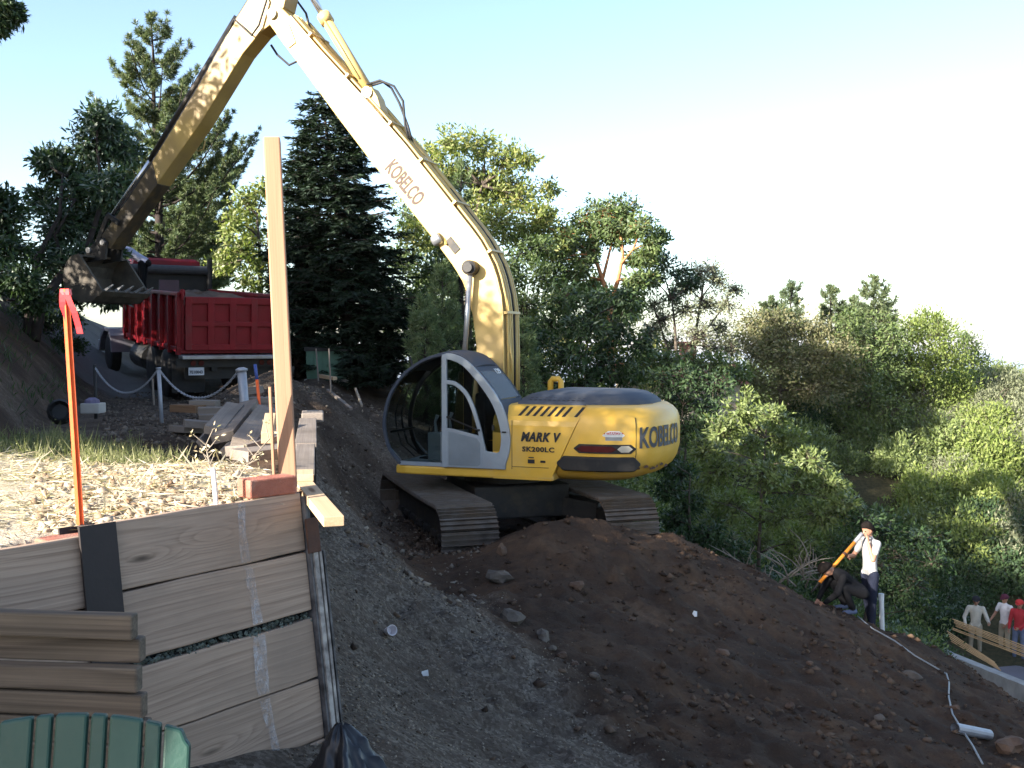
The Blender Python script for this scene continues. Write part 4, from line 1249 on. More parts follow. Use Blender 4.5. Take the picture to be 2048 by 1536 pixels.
# splash of white paint that runs down the planks
pm, pnt, pb = _nt('chalky_white_splash')
pv = coords(pnt, (1, 1, .5), rnd=False); pn = noise_n(pnt, pv, 38, 5, .7); pn2 = noise_n(pnt, pv, 5, 3)
mu = N(pnt, 'Math', operation='MULTIPLY'); pnt.links.new(ramp(pnt, pn, [(.36, 0.0), (.74, .7)]), mu.inputs[0]); pnt.links.new(ramp(pnt, pn2, [(.3, .25), (.65, 1.0)]), mu.inputs[1])
pb.inputs['Base Color'].default_value = (.62, .62, .64, 1); pb.inputs['Roughness'].default_value = .9
pnt.links.new(mu.outputs[0], pb.inputs['Alpha'])
for k, z in enumerate(zs[:5]):
    n = 12; vs = []; fs = []
    for i in range(n + 1):
        zz = z + .01 + (bh - .02) * i / n
        d = -zz
        cx = -.375 - .012 * math.sin(d * 9) + .05 * max(0, d - .3) - .0
        w = .020 + .018 * math.exp(-((d - .75) / .22) ** 2) + .008 * math.exp(-((d - .3) / .1) ** 2) + .002 * math.sin(d * 40)
        vs += [(cx - w, .0065, zz), (cx + w, .0065, zz)]
    fs = [(2 * i, 2 * i + 1, 2 * i + 3, 2 * i + 2) for i in range(n)]
    MB().add(vs, fs).build('paint_splash', pm, WALL)

# return wall, running away from the corner
d2 = (W2E - WC); d2.z = 0; L2 = d2.length; a2 = math.atan2(d2.y, d2.x)
W2 = thing('return_wall', 'capped timber wall running away from the post beside the dirt path', 'wall', WC + Vector((0.02, .1, 0)), a2)
for k in range(6):
    for j in range(2):
        o = plank('plank', 2.36, bh, .07, MT['board'], W2, 90 + 2 * k + j); o.location = (.12 + j * 2.42, .03, -.30 - k * .289)
for j, (x0, x1, w, dz, mm) in enumerate(((.28, .50, .115, .012, 'newwoodx'), (.55, 1.95, .125, .006, 'greylumber'), (1.98, 4.3, .15, .009, 'greylumber'))):
    m = MB(); m.box(0, x1 - x0, -w / 2, w / 2, 0, .038); o = m.build('cap_board', MT[mm], W2, bevel=.004); o.location = (x0, .05, dz - .012)
for x in (0.05, 2.49, 4.9):
    m = MB(); m.box(x, x + .012, -.02, .14, -1.9, -.02); m.build('soldier_beam', MT['beamsteel'], W2)
cbx = thing('concrete_block', 'small grey concrete block at the far end of the wall cap', 'concrete block', WC + d2.normalized() * 4.62 + Vector((.02, 0, -.012)), a2)
m = MB(); m.box(-.2, .2, -.11, .09, 0, .09); m.build('block', MT['greylumber'], cbx, bevel=.012)
m = MB(); m.box(.02, .12, -.06, .04, .088, .094); m.build('label_patch', MT['decalgrey'], cbx)


def single(name, mb, mm, label, cat, loc=None, rot=None, group=None, bevel=0.0, smooth=False):
    o = mb.build(name, mm, None, smooth, bevel, loc, rot)
    return tag(o, label, cat, group)


def bar_between(name, p0, p1, w, h, mm, label, cat, group=None, roll=0.0, bevel=.003):
    """timber with its own axes: x runs from p0 to p1"""
    p0, p1 = Vector(p0), Vector(p1); d = p1 - p0; L = d.length; d.normalize()
    y = Vector((0, 0, 1)).cross(d)
    if y.length < 1e-3: y = Vector((0, 1, 0))
    y.normalize(); z = d.cross(y)
    mm4 = Matrix((d, y, z)).transposed().to_4x4() @ Matrix.Rotation(roll, 4, 'X'); mm4.translation = p0
    b = MB(); b.box(0, L, -w / 2, w / 2, -h / 2, h / 2)
    o = b.build(name, mm, None, False, bevel)
    o.matrix_world = mm4
    return tag(o, label, cat, group)


bar_between('projecting_beam', at(604, 966, 5.45), at(668, 1043, 4.52), .092, .046, MT['newwoodx'], 'pale new two-by-four jutting out past the wall corner', 'beam')
# the tall post
p0, p1 = at(577, 975, 5.10), at(544, 279, 5.40)
d = (p1 - p0); Lp = d.length; d.normalize()
x = Vector((1, .18, 0)); x = (x - d * x.dot(d)).normalized(); y = d.cross(x)
b = MB(); b.box(-.043, .043, -.046, .046, 0, Lp)
o = b.build('timber_post', MT['newwood'], None, False, .008)
mm4 = Matrix((x, y, d)).transposed().to_4x4(); mm4.translation = p0; o.matrix_world = mm4
tag(o, 'tall square post of fresh timber standing on the wall corner', 'post')
b = MB(); b.box(-.006, .006, -.012, .012, 0, .50); o = b.build('lath_stake', MT['newwood'], None, False, .001)
tag(o, 'thin wooden lath standing against the tall timber post', 'stake'); o.location = at(549, 975, 5.05); o.rotation_euler = (0, R(-2), 0)
bp = WC - WD * .165 + Vector((-.06, .045, -.002)); ang = math.atan2(WD.y, WD.x)
single('brick', MB().box(-.13, .13, -.06, .06, 0, .088), MT['brick'], 'red clay brick at the foot of the tall timber post', 'brick', bp, (0, 0, ang - R(8)), bevel=.008)
single('brick', MB().box(-.10, .10, -.05, .05, 0, .05), MT['brick'], 'dark red brick lying by the orange stake', 'brick', at(128, 1081, 4.12) + Vector((0, 0, -.03)), (0, 0, ang), bevel=.008)
# orange stake with ribbon
st0, st1 = at(164, 1066, 4.22), at(131, 578, 4.26)
T1 = thing('survey_stake', 'orange metal survey stake with red ribbon at its top', 'stake', st0)
dv = st1 - st0
m = MB(); m.bar((0, 0, -.1), dv, .030, .006, up=(0, 1, 0)); m.bar((0, 0, -.1), dv, .006, .026, up=(0, 1, 0)); m.build('stake', MT['orange'], T1)
m = MB(); q = dv
m.loft([[q + Vector((-.018, -.012, .0)), q + Vector((.018, -.012, .0)), q + Vector((.018, .012, 0)), q + Vector((-.018, .012, 0))], [q * .975 + Vector((-.020, -.014, 0)), q * .975 + Vector((.020, -.014, 0)), q * .975 + Vector((.020, .014, 0)), q * .975 + Vector((-.020, .014, 0))]])
for sx, ln in ((-1, .12), (1, .17)):
    a = q * .985 + Vector((sx * .008, -.014, 0)); n = 6
    vs = []
    for i in range(n + 1):
        t = i / n
        c = a + Vector((sx * .016 * min(1, t * 2) + .035 * t, -.006 * math.sin(t * 5), -ln * t))
        vs += [c + Vector((-.012, 0, 0)), c + Vector((.012, .004, 0))]
    m.add(vs, [(2 * i, 2 * i + 1, 2 * i + 3, 2 * i + 2) for i in range(n)])
m.build('ribbon', MT['ribbon'], T1)
bar_between('marker_stake', at(433, 1016, 4.72), at(426, 936, 4.72), .022, .018, MT['white'], 'short white painted stake at the wall edge', 'stake')
s2 = thing('paint_stake', 'red stake with a blue top leaning behind the lumber pile', 'stake', at(523, 830, 11.5))
e = at(510, 729, 11.6) - at(523, 830, 11.5)
m = MB(); m.tube([(0, 0, -.15), e * .7], .018, 8); m.build('lower_shaft', MT['orange'], s2, smooth=True)
m = MB(); m.tube([e * .7, e], .019, 8); m.build('blue_tip', mat('blue_paint', (.05, .09, .30), (.04, .07, .24), 6, .5, 0), s2, smooth=True)

# chain posts -----------------------------------------------------------------
cpA0, cpA1 = at(325, 852, 13.6), at(317, 737, 13.6)
cpB0, cpB1 = at(495, 852, 12.6), at(483, 738, 12.6)
P = thing('chain_post', 'thin galvanised chain post beside the truck wheels', 'post', cpA0)
m = MB(); m.tube([(0, 0, -.15), cpA1 - cpA0], .026, 10); m.build('pipe', MT['galv'], P, smooth=True)
m = MB(); m.tube([(cpA1 - cpA0) * .99, (cpA1 - cpA0) * 1.02], .034, 10); m.build('cap', MT['galv'], P, smooth=True)
P = thing('chain_post', 'thick galvanised chain post with round cap behind the lumber', 'post', cpB0)
m = MB(); m.tube([(0, 0, -.2), cpB1 - cpB0], .056, 14); m.build('pipe', MT['galv'], P, smooth=True)
m = MB(); e = (cpB1 - cpB0); m.tube([e * .96, e * 1.0, e * 1.03], [.072, .072, .03], 14); m.build('cap', MT['galv'], P, smooth=True)
bar_between('thin_stake', at(308, 810, 14.0), at(305, 757, 14.0), .03, .02, MT['greylumber'], 'short thin stake close behind the thin chain post', 'stake')


def chain(name, a, b, sag, label):
    a, b = Vector(a), Vector(b); n = max(8, int((b - a).length * 1.06 / .034)); cm = MB()
    pts = [a.lerp(b, i / n) + Vector((0, 0, -sag * 4 * (i / n) * (1 - i / n))) for i in range(n + 1)]
    for i in range(n):
        p, q = pts[i], pts[i + 1]; d = (q - p); u = d.normalized()
        v = u.cross(Vector((0, 0, 1))).normalized() if i % 2 else u.cross(u.cross(Vector((0, 0, 1)))).normalized()
        c = (p + q) / 2
        loop = [c + u * math.cos(t) * d.length * .72 + v * math.sin(t) * .014 for t in [2 * math.pi * k / 8 for k in range(8)]]
        cm.tube(loop + [loop[0]], .0055, 4, caps=False)
    o = cm.build(name, MT['galv']); tag(o, label, 'chain')


chain('chain', cpA1 + Vector((.02, 0, -.03)), cpB1 + Vector((-.05, 0, -.04)), .34, 'sagging steel chain hung between the two galvanised posts')
cpC = at(190, 735, 15.5)
chain('chain', cpA1 + Vector((-.02, 0, -.03)), cpC, .34, 'sagging steel chain running from the thin post towards the bank')
P = thing('chain_post', 'dark chain post at the foot of the cut bank', 'post', (cpC.x, cpC.y, Hs(cpC.x, cpC.y)))
m = MB(); m.tube([(0, 0, -.1), (0, 0, cpC.z - Hs(cpC.x, cpC.y) + .04)], .026, 10); m.build('pipe', MT['truckdark'], P, smooth=True)

# lumber pile ---------------------------------------------------------------------
G = 'planks dumped in the lumber pile'
lum = [  # one end, other end (photo position, distance), width, thickness, roll, label
    ((352, 858, 11.2), (480, 868, 11.8), .30, .045, 0, 'bottom plank of the lumber pile, lying flat on the soil'),
    ((478, 936, 8.5), (566, 918, 8.9), .22, .06, .05, 'wide low plank at the wall end of the lumber pile'),
    ((470, 918, 8.9), (548, 900, 9.4), .20, .06, -.1, 'thick plank under the ragged end of the lumber pile'),
    ((486, 912, 9.0), (534, 846, 11.0), .19, .06, .25, 'plank with a square end sloping down the lumber pile'),
    ((462, 902, 9.2), (520, 838, 11.2), .17, .055, -.35, 'narrow plank tilted against the square-ended one'),
    ((500, 880, 9.6), (528, 842, 11.0), .16, .05, .3, 'short plank tucked between the sloping lumber'),
    ((446, 890, 9.6), (500, 824, 11.6), .20, .06, -.22, 'broad plank lying aslant on top of the lumber pile'),
    ((428, 884, 9.8), (470, 838, 11.2), .17, .055, .18, 'plank wedged under the broad aslant one'),
    ((404, 888, 9.9), (454, 826, 11.6), .10, .045, .9, 'narrow plank on edge leaning on the lumber pile'),
    ((418, 868, 10.4), (486, 858, 10.8), .16, .05, .4, 'dark plank crossing beneath the leaning lumber'),
    ((368, 846, 11.2), (420, 850, 11.3), .28, .05, 0, 'pale cut-off with a broken edge on the pile'),
    ((398, 836, 11.6), (466, 835, 11.7), .24, .055, 0, 'grey cut-off in the middle of the stacked ends'),
    ((396, 822, 11.8), (462, 821, 11.9), .24, .055, 0, 'pale cut-off with a wavy lower edge, upper stack'),
    ((350, 816, 12.3), (402, 818, 12.1), .16, .06, 0, 'brown cut-off pointing towards the thin chain post'),
    ((383, 806, 12.3), (436, 807, 12.3), .20, .05, 0, 'topmost short cut-off of the stacked ends'),
    ((492, 782, 13.4), (522, 779, 13.4), .25, .06, 0, 'pale short block behind the thick chain post'),
    ((500, 800, 13.0), (548, 801, 13.0), .22, .05, 0, 'plank end peeking out behind the red stake'),
    ((505, 815, 12.8), (550, 816, 12.8), .22, .05, 0, 'lower plank end behind the red stake'),
    ((520, 905, 9.0), (560, 860, 10.0), .24, .05, 0, 'plank in shade beside the post, under the yellow block')]
for i, (a, b_, w, t, rl, lb) in enumerate(lum):
    if 'brown cut-off' in lb: mm = MT['newwoodx'] if False else wood('brown_offcut', (.22, .13, .075), (.12, .07, .04))
    else: mm = MT['greylumber']
    w *= 1.08; t *= 1.5
    A_, B_ = at(*a), at(*b_)
    for q in (A_, B_):
        g_ = Hs(q.x, q.y) + t * .5
        if q.z < g_: q.z = g_
    lift = .035 * (i % 4) if 1 <= i <= 9 else 0
    A_.z += lift; B_.z += lift * 1.3
    bar_between('plank', A_, B_, w, t, mm, lb, 'plank', G, rl, .004)
bar_between('wood_block', at(534, 876, 7.6), at(541, 836, 8.4), .085, .085, MT['newwoodx'], 'pale sawn block end beside the tall post', 'wood block')
# little crate and tool bag by the bank
k = thing('cool_box', 'small pale crate with rags on top at the foot of the bank', 'crate', at(182, 826, 13.2))
m = MB(); m.box(-.09, .15, -.12, .12, 0, .13); m.build('crate', MT['concrete'], k, bevel=.01)
m = MB(); m.lathe([(.10, 0), (.09, .04), (.04, .07)], 9, 'z', (.02, 0, .13)); m.build('rags', mat('violet_rag', (.16, .14, .22), (.10, .09, .14), 9, .9, .4, 20), k)
m = MB(); m.lathe([(.10, 0), (.15, .05), (.15, .2), (.12, .24), (.09, .16)], 12, 'z')
single('bucket_pail', m, MT['black'], 'black pail lying in shade at the foot of the bank', 'pail', at(122, 828, 12.6), (R(75), 0, R(20)))
# timber stack in front of the wall --------------------------------------------------
G = 'timbers stacked in front of the lagging wall'
TLAB = ['topmost weathered timber of the stack behind the green chair', 'second timber down in the mossy stack by the lagging wall', 'third timber down in the stack, greenish and damp',
        'fourth timber down in the stack, with dark knots', 'fifth timber down, just above the green chair back', 'sixth timber down in the stack, hidden behind the chair',
        'seventh timber down in the stack behind the chair', 'eighth timber down in the stack behind the chair', 'ninth timber down in the stack behind the chair', 'tenth timber down in the stack behind the chair', 'lowest timber of the stack behind the green chair']
ends = [268, 274, 277, 288, 296, 290, 294, 288, 292, 290, 294]
z = at(200, 1196, 3.30).z - .080
gz = -1.88
k = 0
while z > gz - .04 and k < len(TLAB):
    e_ = at(ends[k], 1250, 3.22).x
    o = plank('timber', 2.3, .079, .05, MT['stackwood'], None, 200 + k, .003)
    o.location = (e_ - 2.3 * math.cos(R(-4)), 3.20 - 2.3 * math.sin(R(-4)) * 1.0 + .02 * math.sin(k * 2.2), z)
    o.rotation_euler = (0, R(.8), R(-4) + .01 * math.sin(k * 1.3))
    tag(o, TLAB[k], 'timber', G)
    z -= .0835; k += 1
# green chair -------------------------------------------------------------------------
CH = thing('garden_chair', 'dark green slatted garden chair below the timber stack', 'chair', (-1.005, 2.16, -1.962), R(4))
tilt = R(-14)
def onback(x, h): return Vector((x, .06 - math.sin(tilt) * h, .36 + math.cos(tilt) * h))
xs = [(-.335, -.270), (-.262, -.200), (-.190, -.115), (-.107, -.070), (-.062, .012), (.020, .056), (.064, .140), (.148, .184), (.192, .254)]
for a, b_ in xs:
    n = 6; rings = []
    for yo in (0, .022):
        pts = [onback(a, 0), onback(b_, 0)]
        for i in range(n + 1):
            x = b_ + (a - b_) * i / n
            hh = .735 - .62 * (x + .03) ** 2 * (1.0 if x < .2 else 1.0)
            if x > .235: hh -= .012 + (x - .235) * .9
            pts.append(onback(x, hh))
        rings.append([p + Vector((0, yo, 0)) for p in pts])
    m = MB(); m.loft(rings); m.build('back_slat', MT['greychair'], CH, bevel=.006)
for h in (.18, .50):
    m = MB(); m.bar(onback(-.33, h) + Vector((0, .045, 0)), onback(.25, h) + Vector((0, .045, 0)), .035, .07); m.build('back_rail', MT['greychair'], CH, bevel=.004)
for k in range(6):
    m = MB(); y = .05 - k * .085; m.box(-.30, .24, y - .075, y, .345 + .008 * k - .02, .365 + .008 * k - .02); m.build('seat_slat', MT['greychair'], CH, bevel=.005)
for sx in (-.37, .30):
    m = MB(); m.box(sx - .06, sx + .06, -.50, .16, .56, .585); m.build('armrest', MT['greychair'], CH, bevel=.01)
    m = MB(); m.box(sx - .015, sx + .015, -.45, -.36, 0, .56); m.build('leg', MT['greychair'], CH, bevel=.004)
    m = MB(); m.box(sx - .015, sx + .015, .10, .19, 0, .56); m.build('leg', MT['greychair'], CH, bevel=.004)
# black plastic sheet
vs = []; fs = []; nr_, na_ = 14, 48
for i in range(nr_ + 1):
    q = i / nr_
    for j in range(na_):
        th = 2 * math.pi * j / na_
        fold = .5 * math.sin(5 * th + 1.2 + 2 * q) + .35 * math.sin(9 * th + 4 * q) + .5 * mnoise.noise(Vector((math.cos(th) * 2.2, math.sin(th) * 2.2, q * 3)))
        rr_ = (.02 + .20 * q ** .8) * (1 + .28 * fold * q)
        zz = .25 * (1 - q) ** .75 + .03 * fold * q * (1 - q) * 4 - .06 * q + .035 * mnoise.noise(Vector((math.cos(th) * 5, math.sin(th) * 5, q * 6)))
        vs.append((rr_ * math.cos(th) - .05 * (1 - q), rr_ * math.sin(th) * 1.1, zz))
for i in range(nr_):
    for j in range(na_):
        fs.append((i * na_ + j, i * na_ + (j + 1) % na_, (i + 1) * na_ + (j + 1) % na_, (i + 1) * na_ + j))
fs.append(tuple(range(na_)))
me = MB().add(vs, fs).mesh('plastic_sheet')
o = link('plastic_sheet', me, MT['bag'], None, True); gp = at(700, 1528, 4.55); o.location = (gp.x, gp.y, max(gp.z, Hs(gp.x, gp.y)) - .02); o.scale = (.78, .78, .8)
tag(o, 'crumpled black plastic sheet at the foot of the wall corner', 'plastic sheet')
# bits lying on the dug ground --------------------------------------------------------
def on_ground(px, py, dz=0.0):
    p = ground_point(px, py); p.z += dz; return p
m = MB(); m.lathe([(.030, 0), (.040, .085), (.043, .09), (.038, .088), (.028, .006)], 16)
single('paper_cup', m, mat('pinkish_white_paper', (.75, .70, .72), (.7, .66, .68), 5, .7, 0), 'white paper cup lying on the grey gravel', 'cup', on_ground(775, 1272, .03), (R(70), R(10), R(30)))
m = MB(); m.add([(-.03, 0, 0), (.02, -.02, .01), (.03, .03, .055), (-.01, .02, .07), (-.03, .01, .035)], [(0, 1, 2, 3, 4)])
single('paper_scrap', m, MT['white'], 'scrap of white paper stuck in the brown bank', 'paper scrap', on_ground(1390, 1238, 0), (0, 0, 0))
m = MB(); m.add([(-.03, 0, 0), (.03, -.02, .01), (.02, .03, .04), (-.025, .02, .03)], [(0, 1, 2, 3)])
single('paper_scrap', m, MT['white'], 'tiny white paper scrap on the gravel near the rocks', 'paper scrap', on_ground(850, 1358, .01), (0, 0, 0))


def rock(px, py, s, label, mm='rock', group=None, sq=(1, .8, .6)):
    bmr = bmesh.new(); bmesh.ops.create_icosphere(bmr, subdivisions=2, radius=1)
    sd_ = Vector((px * .013, py * .017, s * 9))
    for v in bmr.verts:
        p = v.co.copy(); f = 1 + .55 * mnoise.noise(p * 1.1 + sd_) + .25 * mnoise.noise(p * 2.6 + sd_)
        v.co = Vector((p.x * sq[0], p.y * sq[1], p.z * sq[2])) * s * f
    me_ = bpy.data.meshes.new('rock'); bmr.to_mesh(me_); bmr.free()
    o_ = link('rock', me_, MT[mm]); o_.location = on_ground(px, py, s * .12); o_.rotation_euler = (0, 0, px * .1)
    return tag(o_, label, 'rock', group)


rock(998, 1158, .16, 'large rough rock half way up the brown bank')
rock(1022, 1246, .15, 'flat grey rock where the gravel meets the soil')
rock(1155, 1177, .09, 'small orange-brown rock on the brown bank', 'rockred')
rock(1005, 1108, .10, 'upright stone at the end of the left track', 'rockred', None, (.6, .6, 1.2))
rock(1085, 1275, .10, 'long stone below the flat grey rock', 'rock', None, (1.4, .6, .5))
rock(2020, 1498, .17, 'rounded tan boulder beside the white hose end', 'rockred')
rock(1820, 1355, .12, 'stone lying on the slope below the workers', 'rock')
rock(1445, 1310, .08, 'stone in the middle of the brown slope', 'rockred')
for i, (px, py, s) in enumerate(((1105, 1300, .05), (1125, 1312, .05), (1150, 1330, .045), (1190, 1355, .05), (1215, 1385, .05), (1255, 1400, .05), (930, 1330, .035), (1265, 1240, .04), (1580, 1420, .06), (1760, 1440, .06), (1910, 1420, .06), (1620, 1330, .05))):
    rock(px, py, s, 'fist-sized stone scattered over the dug slope', 'rockred' if i % 3 else 'rock', 'stones scattered over the dug slope')
# pipes and hose on the right
pts = [on_ground(*q, .03) for q in ((1715, 1240), (1745, 1262), (1790, 1290), (1830, 1318), (1870, 1342), (1893, 1352), (1898, 1375), (1897, 1410), (1905, 1440), (1925, 1470), (1945, 1500), (1965, 1534))]
m = MB(); m.tube(pts, .010, 7); single('drain_hose', m, mat('grey_white_hose', (.30, .32, .33), (.24, .26, .27), 5, .5, .05), 'pale hose snaking down the brown slope', 'hose', smooth=True)
a = on_ground(1910, 1466, .04); b_ = on_ground(1978, 1482, .04)
m = MB(); m.tube([a, b_], .055, 12, caps=False); m.tube([a, b_], .048, 12, caps=False); single('drain_pipe', m, MT['galv'], 'short grey pipe lying beside the hose', 'pipe')
p = at(1766, 1262, 16.25)
m = MB(); m.tube([(0, 0, -.3), (-.03, .02, .58)], .038, 10); m.lathe([(.046, .50), (.046, .60)], 10, 'z', (-.03, .02, 0)); single('standpipe', m, MT['white'], 'white plastic standpipe behind the standing worker', 'pipe', p)
# stakes and green shed behind the truck
bar_between('wooden_stake', at(662, 785, 20.6), at(658, 697, 20.6), .04, .025, MT['greylumber'], 'taller wooden stake in front of the green shed', 'stake')
bar_between('wooden_stake', at(637, 762, 21.6), at(632, 697, 21.6), .04, .025, MT['greylumber'], 'shorter wooden stake in front of the green shed', 'stake')
bar_between('fallen_plank', at(640, 752, 22.2), at(670, 757, 21.6), .10, .07, MT['newwoodx'], 'short brown plank lying by the wooden stakes', 'plank')
bar_between('fallen_pole', at(655, 780, 21.2), at(702, 818, 19.4), .07, .05, MT['greylumber'], 'grey pole sloping down the path edge', 'pole')
bar_between('fallen_pole', at(711, 777, 21.3), at(724, 812, 20.2), .04, .04, MT['barkpale'], 'thin pale stick against the dark cut bank', 'pole')
SHD = thing('garden_shed', 'small dull green shed under the dark conifer', 'shed', at(653, 754, 23.7), R(5))
m = MB(); m.box(-.45, .45, 0, 1.0, -.05, .62); m.build('wall', mat('green_shed_paint', (.10, .19, .135), (.075, .15, .105), 3, .7, .15, 30), SHD)
for k in range(5):
    m = MB(); m.box(-.46 + k * .185, -.46 + k * .185 + .17, -.02, -.002, .05, .60); m.build('board', mat('green_board', (.105, .20, .14), (.08, .155, .11), 4, .7, .2, 30) if k == 0 else bpy.data.materials['green_board'], SHD)
m = MB(); m.prism([(-.50, .60), (.50, .60), (.50, .64), (-.50, .70)], -.06, 1.08); m.build('roof', MT['truckdark'], SHD)
m = MB(); m.box(-.5, .5, -.05, 1.0, -.2, -.05); m.build('plinth', MT['concrete'], SHD)
# ================================================================== people
SKIN = mat('skin', (.36, .19, .125), (.31, .155, .10), 14, .55, .05, 60)
HAIR = mat('dark_hair', (.008, .0065, .006), (.013, .010, .009), 20, .88, .5, 90, spec=.05)


def cloth(name, c, c2=None): return mat(name, c, c2 or tuple(x * .8 for x in c), 7, .9, .35, 26, spec=.1)


def capsule(p0, r0, p1, r1, side=None, flat=1.0, n=14):
    """closed tapered limb; flat < 1 thins it across `side`'s normal"""
    p0, p1 = Vector(p0), Vector(p1); d = p1 - p0; L = max(d.length, 1e-4); d = d / L
    a = Vector(side) if side else (Vector((0, 1, 0)) if abs(d.y) < .9 else Vector((1, 0, 0)))
    x = (a - d * a.dot(d)).normalized(); y = d.cross(x)
    rings = []
    for k in range(5):
        q = math.pi / 2 * (1 - k / 4.0001) ; rings.append((-math.sin(q) * r0, math.cos(q) * r0 + 1e-4))
    for k in range(5):
        q = math.pi / 2 * (k / 4.0001); rings.append((L + math.sin(q) * r1, math.cos(q) * r1 + 1e-4))
    vs = []; fs = []
    for h, r in rings:
        for k in range(n):
            t = 2 * math.pi * k / n
            vs.append(p0 + d * h + x * (math.cos(t) * r) + y * (math.sin(t) * r * flat))
    for i in range(len(rings) - 1):
        for k in range(n):
            k2 = (k + 1) % n; fs.append((i * n + k, i * n + k2, (i + 1) * n + k2, (i + 1) * n + k))
    fs.append(tuple(range(n - 1, -1, -1))); fs.append(tuple(range((len(rings) - 1) * n, len(rings) * n)))
    return vs, fs


def hand_caps(w, d, palm, curl=.9):
    """palm and five fingers: w wrist, d pointing direction, palm = direction the palm faces"""
    w = Vector(w); d = Vector(d).normalized(); pn = Vector(palm); pn = (pn - d * pn.dot(d)).normalized(); s = d.cross(pn)
    out = [(w, .026, w + d * .075, .036, 'skin', s, .55)]
    for i, ln in enumerate((.075, .085, .08, .062)):
        b = w + d * .085 + s * ((i - 1.5) * .021)
        d1 = (d * math.cos(curl * .5) + pn * math.sin(curl * .5)); d2 = (d * math.cos(curl * 1.6) + pn * math.sin(curl * 1.6))
        out.append((b, .0115, b + d1 * ln * .5, .0105, 'skin', None, 1)); out.append((b + d1 * ln * .5, .0105, b + d1 * ln * .5 + d2 * ln * .55, .009, 'skin', None, 1))
    tb = w + d * .03 - s * .03
    t1 = (d * .6 - s * .7 + pn * .35).normalized(); t2 = (d * .75 - s * .1 + pn * .7).normalized()
    out.append((tb, .014, tb + t1 * .045, .012, 'skin', None, 1)); out.append((tb + t1 * .045, .012, tb + t1 * .045 + t2 * .035, .010, 'skin', None, 1))
    return out


